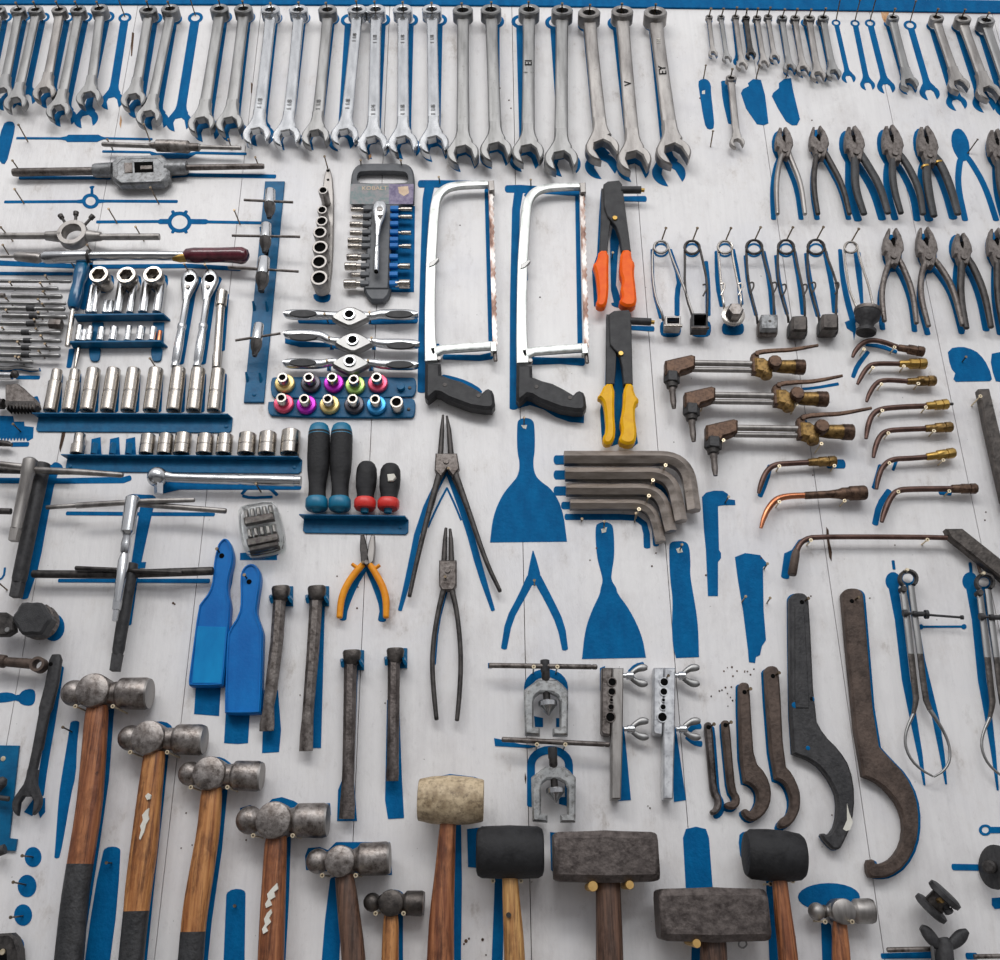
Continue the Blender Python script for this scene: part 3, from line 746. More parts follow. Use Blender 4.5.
paint([(606,318),(606,345),(605,388),(600,410),(602,443),(612,446),(620,443),(632,448),(638,443),(635,420),(632,390),(626,350),(626,320)]); pstrip([(632,328,5),(653,329,6)], 0)
nail(612,258,.02)
# ---------------------------------------------------------------- hacksaws
def hacksaw(ox, oy, label, m2):
    d = .020
    f = lambda pts: [(x+ox, y+oy) for x, y in pts]
    t = Thing('hacksaw', label, 'hacksaw', 'silver hacksaws')
    fr = [(488,184.5,7),(470,185,7),(455,186,7.5),(445,189,8.4),(438,196,9),(435,206,9.6),(433.4,225,10),(431,262,10.4),(430.2,300,10.4),(430,335,11),(431.5,362,13.5)]
    a = t.part('frame', M().sweep([(x+ox, y+oy, d, w_, .012) for x, y, w_ in chaikin(fr, 2, False)], 12, 5), m2)
    t.part('lower_arm', M().sweep([(x+ox, y+oy, d, w_, .012) for x, y, w_ in [(432,353,12),(443,349.5,8.4),(470,347.5,8.4),(492,346,8.6)]], 12, 5), m2)
    t.part('pivot_bolt', M().disc(439+ox, 358+oy, 2.2, d, d+.009), 'grey_steel')
    t.part('frame_lug', M().px(f([(429.5,262),(438.5,257),(439,259),(434,265),(429,267)]), d, d+.0075, .0008), 'satin_steel')
    b = t.part('blade_holder', M().px(f([(488,180.5),(494,180),(494.6,190),(489,190.6)]), d-.008, d+.008, .001), 'grey_steel')
    t.part('blade_holder', M().px(f([(490,341.5),(496,341),(497,351),(490.8,351.5)]), d-.008, d+.008, .001), m2)
    w0 = t.part('wing_nut', M().rod((494.5+ox,350+oy,d),(495.6+ox,361+oy,d), 4.2, 10), 'worn_steel')
    # toothed blade
    L0, L1 = Vector((490.6+ox, 188+oy)), Vector((495.0+ox, 346+oy)); ax = (L1-L0); N_ = 54
    left = [tuple(L0+ax*(k/3)+Vector((-2.3, 0))) for k in range(4)]; right = []
    for k in range(N_+1):
        q = L0+ax*(k/N_); right.append((q.x+(2.9 if k % 2 else 1.6), q.y))
    t.part('blade', M().px(left+right[::-1], d-.001, d+.001, 0), 'hacksaw_blade')
    hp = [(425,362),(440.6,362.5),(441,374),(450,377.5),(461,380.5),(472,386),(482,392),(485,389),(488,387.6),(492,389.5),(494,394),(495.2,404),(492,408.6),(484,408.6),(470,406.4),(458,402),(447.5,398),(440,393.5),(436,392.8),(431,397),(427.5,399.4),(424.6,396)]
    h = t.part('handle', M().px(f(hp), d-.012, d+.011, .005), 'black_plastic')
    for x, y in ((444.8,384.6),(478.6,395.4)): t.part('screw', M().disc(x+ox, y+oy, 2.4, d, d+.0118), 'dark_steel', under=h)
    t.done()
m, nt, b = newmat('hacksaw_blade')
b.inputs['Metallic'].default_value = .5; b.inputs['Roughness'].default_value = .45
tcn = nt.nodes.new('ShaderNodeTexCoord'); mp = nt.nodes.new('ShaderNodeMapping'); mp.inputs['Scale'].default_value = (60, 60, 22)
no = nt.nodes.new('ShaderNodeTexNoise'); no.inputs['Scale'].default_value = 1; no.inputs['Detail'].default_value = 6
rp = nt.nodes.new('ShaderNodeValToRGB'); el = rp.color_ramp.elements
el[0].position = .38; el[0].color = (.08,.035,.025,1); el[1].position = .58; el[1].color = (.62,.58,.55,1)
q = el.new(.48); q.color = (.28,.17,.13,1)
nt.links.new(tcn.outputs['Object'], mp.inputs['Vector']); nt.links.new(mp.outputs['Vector'], no.inputs['Vector']); nt.links.new(no.outputs['Fac'], rp.inputs['Fac']); nt.links.new(rp.outputs['Color'], b.inputs['Base Color'])
hacksaw(0, 0, 'silver-framed hacksaw with black handle, the left one, beside the dark socket tray', 'white_zinc')
hacksaw(91.5, 2, 'silver-framed hacksaw with black handle, the right one, beside the orange riveter', 'white_zinc')
pstrip([(420,184,9),(440,184,9),(484,184,7)], 0); pstrip([(430,184,10),(427,200,9),(425,260,9),(423,330,9),(422,391,9)], 0); pstrip([(487,190,5),(491,345,5)], 0)
pstrip([(437,345,4),(443,353,5)]); pstrip([(444,357,6),(480,358,7),(491,356,8)], 0); paint([(441,374),(452,376),(468,381),(483,390),(480,396),(460,386),(442,380)], 1)
pstrip([(507,189,9),(520,189,10),(540,190,9),(578,193,8)], 0); pstrip([(519,190,9),(516,210,8),(514,300,8),(513.5,408,8)], 0); pstrip([(526,196,5),(534,190,5)]); pstrip([(526,200,3),(525,240,4),(526,280,4)])
pstrip([(577,190,4),(580,345,5)], 0); pstrip([(533,361,9),(560,361,7),(583,362,9)], 0)
paint([(510,402),(522,399),(532,401),(545,406),(558,411),(573,412),(584,410),(584,423),(570,422),(556,417),(543,409),(530,405),(519,408),(511,408)], 0)
nail(440,183,.02); nail(531,186,.02)
# ---------------------------------------------------------------- helpers for sockets and rails
def socket_up(px, py, w, h_px, d, mt, label, group, name='socket', step=None, top=1.0, ring=True):
    """socket standing upright: (px,py) its bottom centre, w px wide, h px tall"""
    b = P(px, py, d); z1 = P(px, py-h_px, d).z; r = w*S(px, py, d)/2
    t = Thing(name, label, 'socket', group); H = z1-b.z
    pr = [(0, r*.95), (.02, r), (.035, r)]
    if step: pr += [(step, r), (step+.03, r*.8), (.97, r*.8), (1, r*.74)]; ro = r*.8
    elif not ring: pr += [(.97, r), (1, r*.93)]; ro = r
    else: pr += [(.40, r), (.405, r*.96), (.42, r*.96), (.46, r*.96), (.465, r), (.48, r), (.94, r*top), (.975, r*top), (1, r*top*.94)]; ro = r*top
    m_ = M().lathe(b, (b.x, b.y, z1), pr+[(1, ro*.7), (.8, ro*.7)], 26)
    t.part('body', m_, mt)
    if not step and ring: t.part('groove_ring', M().lathe((b.x, b.y, b.z+H*.425), (b.x, b.y, b.z+H*.455), [(0, r*.93), (0, r*.965), (1, r*.965), (1, r*.93), (0, r*.93)], 26), 'grey_steel')
    t.done()
def ledge(name, label, x0, y0, x1, y1, dep, drop, mt='blue_rail', screws=(), group='blue metal tool rails', cut=3):
    """angle rail: shelf lip seen along (x0,y0)-(x1,y1) at its front edge, flange running down the wall"""
    t = Thing(name, label, 'rail', group)
    A, B = P(x0, y0, dep), P(x1, y1, dep)
    th = .0018
    m_ = M(); b = 0
    q = [(A.x, -dep, A.z), (B.x, -dep, B.z), (B.x+.004, -.001, B.z), (A.x+.004, -.001, A.z)]
    m_.v = [(x, y, z) for x, y, z in q]+[(x, y, z-th) for x, y, z in q]
    m_.f = [(0,1,2,3),(7,6,5,4),(0,4,5,1),(1,5,6,2),(2,6,7,3),(3,7,4,0)]
    t.part('shelf', m_, mt)
    zd = drop*S(x0, y0, 0)*1.1
    c = .004
    pts = [(A.x+.004, A.z), (B.x+.004, B.z), (B.x+.004, B.z-zd+c), (B.x+.004-c, B.z-zd), (A.x+.004+c, A.z-zd), (A.x+.004, A.z-zd+c)]
    fl_ = t.part('flange', M().ext(pts, .0008, .003, .0006), mt)
    for x, y in screws: t.part('screw', M().disc(x, y, 1.8, .003, .0045, 14), mt, under=fl_)
    t.done()
# ---------------------------------------------------------------- two step rack, shelf pair with sockets
def rack():
    t = Thing('socket_rack', 'blue two-shelf socket rack screwed to the wall below the long screwdriver', 'rack')
    for (x0, y0, x1, y1, dep) in ((74, 314, 163, 314.5, .022), (70, 341, 160, 342.5, .022)):
        A, B = P(x0, y0, dep), P(x1, y1, dep); C = P(x1+8, y1+1, .002)
        m_ = M(); th = .003
        q = [(A.x, -dep, A.z), (B.x, -dep, A.z), (B.x+.006, -.001, A.z), (A.x-.002, -.001, A.z)]
        m_.v = q+[(x, y, z-th) for x, y, z in q]; m_.f = [(0,1,2,3),(7,6,5,4),(0,4,5,1),(1,5,6,2),(2,6,7,3),(3,7,4,0)]
        t.part('shelf', m_, 'blue_rail')
    for pts in ([(92,322),(103,322),(102,345),(91,345)], [(153,322),(164,322),(163,346),(152,346)]):
        t.part('upright', M().px(pts, .0008, .004, .0006), 'blue_rail')
    for x in (94.5, 156.5): t.part('tab', M().px(chaikin([(x-6,346),(x+6,346),(x+5,358),(x+3,361),(x-3,361),(x-5,358)],1), .0008, .004, .0006), 'blue_rail')
    t.done()
rack()
G1 = 'tall chrome sockets on the upper shelf of the blue rack'
for x, w_, h, l in ((88,5,45,'slim tall chrome socket at the left end of the upper rack shelf'),(94,5.4,29.6,'chrome socket beside the slim one at the left of the upper rack shelf'),
    (104.5,4.6,12,'very short chrome socket, left one of the low pair on the upper shelf'),(109.6,4.4,12,'very short chrome socket, right one of the low pair on the upper shelf'),
    (117.6,7.4,31,'tall chrome deep socket in the middle of the upper rack shelf'),(129.8,6,30,'narrow tall chrome deep socket with a dark nick on the upper rack shelf'),
    (143,8,30,'wide tall chrome deep socket, second from the right on the upper rack shelf'),(157,8,30,'wide tall chrome deep socket at the right end of the upper rack shelf')):
    socket_up(x, 313, w_*1.22, h if h < 40 else 27, .014, 'chrome', l, G1, ring=False)
G2 = 'short chrome sockets on the lower shelf of the blue rack'
for i, (x, w_, h) in enumerate(((77.6,5.4,15),(83,3.6,11),(88.4,5,14),(100,6,13),(112.6,7,13.4),(127,5.4,14.5),(139.4,7,13.6),(151.8,6,13.4),(158.8,3.4,10))):
    lab = 'short chrome socket on the lower rack shelf, %s from its left end' % ORD[i]
    if i == 8: lab = 'tiny coppery socket at the right end of the lower rack shelf'
    socket_up(x, 341, w_*1.22, h, .013, 'chrome' if i < 8 else 'copper', lab, G2)
# three big hex sockets facing out
for i, (x, y) in enumerate(((98.5,274),(126,274.5),(152.6,273.8))):
    d1 = .040; c = P(x, y, d1); r = 9.6*S(x, y, d1)
    t = Thing('large_socket', ('large open hexagon-mouthed nickel socket, %s of three above the blue rack' % ('left','middle','right')[i]), 'socket', 'large sockets above the blue rack')
    o = (c.x, 0, c.z)
    a = t.part('body', M().lathe((c.x, -.004, c.z), (c.x, -d1, c.z), [(0, r*.78), (.45, r*.78), (.5, r*.96), (.96, r), (1, r*.95), (1, r*.80), (.64, r*.72), (.64, 0)], 30), 'nickel')
    t.part('hexagon_recess', M().lathe((c.x, -d1-.0003, c.z), (c.x, -d1+.013, c.z), [(0, r*.84), (0, r*.74), (1, r*.64), (1, r*.7), (.1, r*.84), (0, r*.84)], 6), 'nickel', under=a)
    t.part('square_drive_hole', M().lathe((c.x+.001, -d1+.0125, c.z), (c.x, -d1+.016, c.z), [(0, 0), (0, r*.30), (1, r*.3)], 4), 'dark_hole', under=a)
    t.done()
    paint([(x+3,y+2),(x+14,y),(x+16,y+8),(x+13,y+15),(x+4,y+20),(x-3,y+14)], 1)
# blue screwdriver
t = Thing('screwdriver', 'screwdriver with translucent blue handle hanging at the left of the blue rack', 'screwdriver')
d = .02
t.part('handle', M().sweep([(x, y, d, w_) for x, y, w_ in ((84,262,9),(83,266,13),(80.5,276,13),(78.5,284,10.5),(77,292,12.5),(74,305,12),(73.4,308.5,9))], 16, 2.8), 'teal_plastic')
a = t.part('blade', M().rod((73,309,d),(70,326,d), 4, 12), 'white_zinc'); t.part('sleeve', M().rod((72.6,312,d),(67.5,346,d), 5.4, 12), 'nickel', under=a)
t.done(); nail(77,271,.03); pstrip([(72,350,6),(69,367,5)], 0); pstrip([(88,263,10),(87,290,10),(84,308,8)], 1)
t = single('slotted_bit', 'slim silver slotted bit hanging just under the blue screwdriver', 'bit', M().sweep([(79,347,.01,3.6),(77.5,355,.01,4.6),(75.2,367,.01,3)], 10), 'nickel')
# rail A deep sockets
ledge('socket_rail', 'long blue rail holding a row of tall deep sockets', 32, 412.5, 228, 413.5, .018, 15, screws=((226,426),))
DEEP = [(50.5,15,41),(69,15,41),(87.5,16,42),(107.8,16,42),(128.3,16,42),(151,17,42),(174,16.5,42.5),(194,16.5,42),(214.5,16,41.5)]
for i, (x, w_, h) in enumerate(DEEP):
    socket_up(x-.6, 411.5, w_-1.8, h, .0125, 'nickel', 'tall deep nickel socket standing %s from the left on the long blue rail' % ORD[i], 'tall deep sockets on the long blue rail', step=.70 if i in (0,1) else None, top=.86 if i < 2 else .97)
    pstrip([(x+8.4, 375, 8), (x+6.6, 411, 8)], 0)
nail(155,366,.03)
# rail B
ledge('socket_rail', 'blue rail with short sockets and three empty pegs, above the chrome ratchet', 61, 454, 298, 456, .018, 13.5, screws=((70,466),(294,467)))
for i, (x, w_, h) in enumerate(((77,14,20),(146,14.5,19),(164,14.5,19.5),(181.5,16.5,20),(204,16.5,19),(223.5,16,19),(246,17.5,20),(266.5,17.5,21),(289.5,19,23))):
    lab = 'short nickel socket on the lower blue rail, %s from the left' % ORD[i]
    if i == 0: lab = 'short stepped nickel socket alone at the left end of the lower blue rail'
    if i == 8: lab = 'widest short nickel socket at the right end of the lower blue rail'
    socket_up(x, 454.5, w_, h, .0125, 'nickel', lab, 'short sockets on the lower blue rail', step=.45 if i == 0 else None)
for i, x in enumerate((95.5, 114, 130)):
    paint([(x-4,439),(x+5,437),(x+6,455),(x-5,455)], 0)
    b = P(x-2, 454, .012); single('socket_peg', 'empty blue socket peg on the lower rail, %s from the left' % ORD[i], 'peg', M().lathe(b, (b.x, b.y, b.z+.02), [(0,.0055),(.9,.0055),(1,.004)], 4), 'blue_rail', 'empty pegs on the lower blue rail')
# ---------------------------------------------------------------- ratchets and extension hanging above rail A
for i, (x0, y0, x1, y1) in enumerate(((190,279,175,367),(210,279,197,367))):
    d = .018
    t = Thing('socket_ratchet', ('chrome ratchet hanging above the deep sockets, %s of the two' % ('left','right')[i]), 'ratchet', 'chrome ratchets above the deep sockets')
    k = lambda u: (x0+(x1-x0)*u, y0+(y1-y0)*u)
    a = t.part('head', M().sweep([(x0+1,y0-8,d,8,.012),(x0+.6,y0-5,d,15,.014),(x0,y0+1,d,18,.014),(x0-1.5,y0+8,d,15,.014),(x0-3,y0+15,d,10,.012),(x0-4.6,y0+22,d,6.6,.010)], 16, 2.6, sm=1), 'chrome')
    t.part('drive_hole', M().disc(x0-.5, y0-1, 5, d+.002, d+.0078, 20), 'dark_hole', under=a)
    t.part('selector', M().disc(x0-2.5, y0+7, 2.4, d, d+.0095, 14), 'grey_steel', under=a)
    t.part('handle', M().sweep([(*k(u), d, w_) for u, w_ in ((.22,6.4),(.5,6.4),(.52,8.4),(.56,8.4),(.58,7.2),(.75,9),(.93,8.4),(.95,7),(1,8.6))], 16, 2.2), 'chrome')
    t.done(); nail(x0+1, y0-3, .04); pstrip([(x0+4,y0,16),(x0+1,y0+14,10),(x1+5,y1-4,8)], 0)
t = Thing('extension_bar', 'chrome socket extension bar hanging beside the two ratchets', 'extension bar')
t.part('socket_end', M().rod((222.5,292,.016),(220.8,306,.016), 11, 20), 'nickel'); t.part('bar', M().sweep([(220.8,306,.016,8),(217.5,352,.016,8),(217,356,.016,9),(216.4,368,.016,9)], 16), 'nickel'); t.done()
pstrip([(226,295,6),(222,350,6)], 0)
# ---------------------------------------------------------------- lying chrome ratchet below rail B
t = Thing('socket_ratchet', 'large chrome ratchet lying horizontally below the lower blue rail', 'ratchet')
d = .026
a = t.part('head', M().lathe(P(158,478.5,.012), P(157,475.5,.042), [(0,.011),(.12,.0155),(.5,.0165),(.74,.0150),(.88,.0115),(.96,.007),(1,.002)], 26), 'chrome')
t.part('square_drive', M().lathe(P(158.5,481,.03), P(158.5,494,.03), [(0,.0075),(1,.0068)], 4), 'chrome', under=a)
t.part('handle', M().sweep([(x, y, d, w_) for x, y, w_ in ((165,476.5,11),(174,477.8,9),(210,479,9.6),(238,479.5,10),(240,479.6,8.6),(245,479.7,10.6),(294,480.8,11),(295,480.8,9.6),(301,481,10.4))], 18, 2.3), 'chrome')
t.done(); pstrip([(164,488,12),(180,486,8),(300,487,6)], 0)
# ---------------------------------------------------------------- long screwdriver, die stocks, tap wrenches (top left)
d = .030
t = Thing('push_screwdriver', 'long chrome push screwdriver with a burgundy wooden handle', 'screwdriver')
t.part('bit', M().rod((-12,256.5,d),(16,256.5,d), 3.4, 10), 'grey_steel')
t.part('chuck', M().sweep([(15,256.5,d,7),(18,256.5,d,9.6),(38,258,d,11),(41,258,d,8)], 16), 'grey_steel')
a = t.part('sleeve', M().sweep([(43,257.5,d,10),(46,257.4,d,12.6),(89,256.3,d,12.6),(91,256.2,d,10.6)], 20), 'chrome')
t.part('collar', M().rod((88,256.3,d),(91,256.3,d), 13.4, 20), 'dark_steel', under=a)
t.part('tube', M().sweep([(91,256.2,d,9.6),(132,255.6,d,9.6),(185,256,d,9.2)], 20), 'chrome')
t.part('ferrule', M().sweep([(173,258,d,6),(180,258,d,9),(186,257,d,10)], 16), 'brass_yellow')
t.part('handle', M().sweep([(x, y, d, w_) for x, y, w_ in ((184,256,9),(187,255.6,13.6),(195,255.4,15.4),(220,255,14.6),(232,255,15.6),(242,255.6,17),(246,256.4,14),(248,257,7))], 20, 2.1), 'burgundy')
t.done(); pstrip([(-4,263,6),(90,267,5),(190,266,5),(240,269,5)], 0); nail(10,257,.035); nail(94,256,.035)
t = Thing('extension_bar', 'thin steel bar resting under the burgundy handle', 'extension bar'); t.part('bar', M().rod((229,268,.018),(262,269.5,.018), 3, 10), 'grey_steel'); t.done()
# die stock
d = .026
t = Thing('die_stock', 'round die stock with two arms and three thumb screws', 'die stock')
for a_, b_ in (((-8,236,d),(56,236,d)), ((92,237,d),(159.5,236.8,d))):
    t.part('arm', M().sweep([(*a_, 6.6),(*b_, 6.6)], 14), 'grey_steel')
for x0, x1, w0, w1 in ((46,62,9,12),(88,101,12,9)): t.part('socket_boss', M().sweep([(x0,236,d,w0),(x1,236.5,d,w1)], 14), 'grey_steel')
c = P(73.5,235,d); r = 15*S(73.5,235,d)
ym = -d
t.part('ring', M().lathe((c.x, ym+.010, c.z), (c.x, ym-.010, c.z), [(0,r*.62),(0,r*.95),(.1,r),(.9,r),(1,r*.95),(1,r*.66),(.9,r*.62),(0,r*.62)], 32), 'grey_steel')
for x0,y0,x1,y1 in ((66,224,61,216.5),(75.5,222,76,213.5),(84,226,92,217)):
    t.part('thumb_screw', M().rod((x0,y0,d),(x1,y1,d), 3, 10).sweep([(x1-(x1-x0)*.2,y1-(y1-y0)*.2,d,5),(x1+(x1-x0)*.15,y1+(y1-y0)*.15,d,5.6)], 10), 'dark_steel')
t.done()
for x, y in ((13,240),(144,240),(24,202.5),(159,203),(117,222),(240,223),(28,141),(150,140)): nail(x, y+1, .045, 0, 0)
# tap wrenches
t = Thing('tap_wrench', 'small straight tap wrench with a knurled cylinder body, top left', 'tap wrench')
d = .024
t.part('arm', M().sweep([(102,144.3,d,3.6),(104,144.3,d,5),(152,146,d,5)], 12), 'grey_steel'); t.part('arm', M().sweep([(196,147,d,6.5),(200,147,d,6.5),(201,147,d,4.4),(241,148,d,4.4)], 12), 'grey_steel')
t.part('body', M().sweep([(149,145.6,d,5),(155,145.6,d,7),(157,145.6,d,12),(172,146,d,12.6),(188,147,d,12.6),(190,147,d,9)], 16), 'hammer_steel')
t.part('knurled_collar', M().sweep([(190,147,d,8),(199,147.4,d,8)], 12), 'worn_steel'); t.done()
t = Thing('tap_wrench', 'large cast tap wrench with octagonal body and square window, top left', 'tap wrench')
d = .016
t.part('arm', M().sweep([(13,172.4,d,7.4),(16,172.4,d,8.4),(98,171,d,8)], 14), 'worn_steel'); t.part('arm', M().sweep([(186,167.6,d,6),(262,166.3,d,5.6),(264,166.3,d,4.6)], 14), 'worn_steel')
t.part('sleeve', M().sweep([(94,170.6,d,12.6),(96,170.6,d,14),(113,170,d,15)], 14), 'cast_zinc'); t.part('sleeve', M().sweep([(166,168.4,d,15),(185,167.8,d,14),(187,167.8,d,12.6)], 14), 'cast_zinc')
oc = [(117,155),(161,153.5),(169,160.5),(169.5,176),(163,182.6),(119,184),(111,177.5),(110.5,162)]
a = t.part('body', M().px(oc, d-.006, d+.010, .004), 'cast_zinc')
t.part('window', M().px([(134,162),(153,161.4),(153.6,172),(134.6,172.6)], d+.004, d+.0105, .0002), 'dark_hole', under=a)
t.part('jaw_block', M().px([(124,162.5),(132,162.2),(132.4,172.4),(124.4,172.8)], d+.004, d+.0115, .0008), 'worn_steel', under=a)
t.part('jaw_block', M().px([(140,165.5),(152,165),(152.2,168.8),(140.2,169.4)], d+.004, d+.0112, .0006), 'worn_steel', under=a)
t.part('raised_rim', M().px([(x*.9+14,y*.9+16.9) for x, y in oc], d+.009, d+.0108, .0003, holes=[[(x*.78+30.8,y*.72+47.3) for x, y in oc]]), 'cast_zinc', under=a)
t.done(); nail(22,174,.04); nail(113,150,.03); nail(232,150,.03); nail(259,167,.03); 
pstrip([(17,138.3,2.6),(60,138.6,2.6),(66,138.5,5),(68,138.5,9),(98,138.5,9),(101,138.5,5),(104,138.4,2.6),(152,139.4,2.6)], 0)
pstrip([(103,151.6,2.6),(150,152.4,2.6),(156,156,7),(188,156,7),(196,153,3),(246,154,3)], 0); pstrip([(20,178,4),(110,178,4)],0); pstrip([(170,176,6),(190,175,4.6),(275,176.6,5)], 0)
pstrip([(5,202,3.4),(76,201.6,3.4),(82,201.4,5)], 0); pstrip([(98,201.4,5),(106,201.2,3.4),(177,201.6,3.6)], 0)
def pring(x, y, r, ri, n=24, sq=.88): paint([(x+r*math.cos(6.2832*k/n), y+r*sq*math.sin(6.2832*k/n)) for k in range(n)], 0, [[(x+ri*math.cos(6.2832*k/n), y+ri*sq*math.sin(6.2832*k/n)) for k in range(n)]])
def pdisc(x, y, r, ry=None, n=22): paint([(x+r*math.cos(6.2832*k/n), y+(ry or r)*math.sin(6.2832*k/n)) for k in range(n)])
pring(90.5,201,8.6,5); pstrip([(92,194,3),(92,189,2.4),(92,187,5)], 0)
pring(179.5,222,12,8); pstrip([(97,222,3.4),(158,221.6,3.4),(160,221.6,6),(168,221.6,6)], 0); pstrip([(190,221.6,6),(206,221.8,6),(208,222,3.4),(262,223,3.4)], 0)
for a_ in range(6): pstrip([(179.5+11*math.cos(a_*1.047), 222+9.6*math.sin(a_*1.047), 4),(179.5+14*math.cos(a_*1.047), 222+12.4*math.sin(a_*1.047), 3)], 0)
paint([(3,124),(8,121),(14,122),(15,128),(11,145),(6,164),(0,163),(-4,150)], 1)
# ---------------------------------------------------------------- rods lying in rows at the left edge
RODS = [(-6,281,71,281.5,3.4,None),(-6,287.6,58,288.6,3.8,None),(12,296,62,296.6,4.4,None),(-6,303,66,303.6,3,None),(-6,308,65,309,4.4,(27,35)),(3,315.6,67,317,4.6,(30,38)),
 (-6,323.4,50,324.2,4.2,(27,35)),(-6,332,61,332.8,4.4,(22,30)),(-6,340,61,341,4,(24,31)),(-6,347,60,348.4,4.2,(22,30)),(-6,354.6,60,355.6,4.2,(22,30)),(-6,361,33,362,3.6,None)]
for i, (x0,y0,x1,y1,w_,band) in enumerate(RODS):
    lab = 'thin steel rod lying flat at the left edge, %s row from the top' % ORD[i]
    if band: lab = 'steel extension with a dark band at the left edge, %s row from the top' % ORD[i]
    if i == 6: lab = 'steel extension with dark band and hexagonal end at the left edge'
    if i == 2: lab = 'short steel rod with both ends showing, in the left edge rods'
    t = Thing('steel_rod', lab, 'rod', 'steel rods and extensions stacked at the left edge'); d = .016
    w_ *= 1.12
    t.part('bar', M().sweep([(x0,y0,d,w_),(x0+(x1-x0)*.55,(y0+y1)/2,d,w_),(x0+(x1-x0)*.56,(y0+y1)/2,d,w_*.8),(x1-12,y1,d,w_*.8),(x1-11,y1,d,w_),(x1-1,y1,d,w_),(x1,y1,d,w_*.7)], 12), 'satin_steel')
    if band: t.part('dark_band', M().rod((band[0],y0+(y1-y0)*.45,d),(band[1],y0+(y1-y0)*.5,d), w_*1.25, 12), 'handle_black')
    if i == 6:
        t.part('hex_end', M().hexa(P(50,324,d), P(62,324.4,d), 5.4*S(56,324,d)), 'worn_steel')
        t.part('spiral_flutes', M().sweep([(34+k*2,323.9+(.9 if k % 2 else -.9),d,4) for k in range(9)], 10), 'nickel')
    t.done()
    nail(min(x1-8, 50)-(i*5) % 9, y1+2.5, .026)
    if i % 2: nail(8+(i*7) % 16, y0+2.5, .026)
t = single('steel_rod', 'stub of a steel rod end in the left edge rods', 'rod', M().rod((-5,295.4,.014),(4.5,295.6,.014),5,12), 'worn_steel')
pstrip([(-4,273.6,3.8),(72,274,3.8)], 0)
paint([(-2,365),(8,368),(18,365.5),(25,369),(40,368),(41,371),(30,372),(18,369.5),(6,372.5),(-2,371)], 0)
t = single('thin_spanner', 'thin curved silver spanner lying over its blue outline at the left edge', 'spanner', M().sweep([(-4,367,.008,4,.004),(6,368.6,.008,4,.004),(18,366.6,.008,3.6,.004),(32,369.4,.008,4,.004),(39,369.6,.008,3,.004)], 10, 3, sm=1), 'satin_steel')
t = Thing('joint_rod', 'dark tipped chrome joint lying above the gear puller jaw', 'tool joint'); t.part('bar', M().rod((-5,375.6,.014),(12,376,.014),8,14), 'chrome'); t.part('dark_tip', M().sweep([(12,376,.014,6),(15,374,.014,9),(18,373,.014,5)],12), 'dark_steel'); t.done()
pstrip([(17,377.4,4.4),(39,377.6,4.4)], 0)
t = Thing('pipe_wrench_jaw', 'toothed cast pipe wrench jaw at the left edge', 'pipe wrench jaw'); d = .018
t.part('jaw', M().px([(5,384),(17,383),(24,388),(28,392),(36,399),(37.5,405),(34,408),(5,406)], d-.010, d+.006, .002), 'worn_steel')
te = []
for k in range(9): te += [(5+k*3.4, 403), (6.8+k*3.4, 409.5)]
t.part('teeth', M().px(te+[(35.6,403),(34,401),(5,401)], d-.012, d+.007, 0), 'dark_steel'); t.part('socket_boss', M().rod((-5,404,d),(3.6,404,d), 11, 14), 'dark_steel'); t.done()
pstrip([(35,398,6),(38,405,5)],0)
te = []
for k in range(9): te += [(27-k*3.2, 441), (25.6-k*3.2, 437.6)]
paint([(-3,415.5),(13,416),(14,421.5),(24,421.5),(24.4,426),(33.6,427),(33,438),(28,441)]+te+[(-3,441)])
pstrip([(12,444.6,5),(28,444.4,5)],0); t = Thing('worn_chisel_tip', 'dark tapered tool tip poking in at the left edge', 'tool tip'); t.part('tip', M().sweep([(-5,443,.014,7),(7,443.6,.014,6),(12,445,.014,3.6)],12), 'dark_steel'); t.done(); nail(21,432,.03)
# ---------------------------------------------------------------- T handles
def tee(label, bars, col, tip, mc, mb, dcol=.045):
    t = Thing('tee_handle_wrench', label, 'tee wrench', 'T handle wrenches at the left')
    for b_ in bars: t.part('bar', M().sweep([(x, y, d_, w_) for x, y, d_, w_ in b_], 14, dome=.5), mb)
    c0, c1 = col[0], col[-1]; l0 = abs(c1[1]-c0[1])
    a = t.part('stem', M().steps(c0[:3], c1[:3], [((q[1]-c0[1])/l0, q[3]) for q in col]), mc)
    for k in tip: t.part('square_tip', M().sweep([(c0[0]+(c1[0]-c0[0])*(q[1]-c0[1])/l0,)+tuple(q[1:]) for q in k], 4, 2), mc)
    t.done()
tee('thick dark T handle socket wrench behind the silver one at far left', [[(-8,470,.02,7),(70,472,.02,6)]], [(43,464,.024,14),(40,470,.024,15),(30,520,.024,14.5),(19,579,.024,14.5),(18.6,583,.024,12)], [[(18.4,582,.024,14),(14.5,597,.024,13.4)]], 'black_iron', 'dark_steel')
tee('silver T handle wrench with a long cross bar at far left', [[(-10,463,.048,6.4),(22,467,.048,7)],[(36,470,.048,7),(80,472,.048,6.4),(121,475,.048,5.6),(122.5,475,.048,4.6)]], [(31,458.5,.050,9),(30.6,460.5,.050,14.5),(27,474,.050,14),(26.6,475.5,.050,12.4),(18.5,520,.050,11),(16,529,.05,10)], [[(15.6,528,.050,12),(12.6,541,.050,10.5)]], 'grey_steel', 'grey_steel')
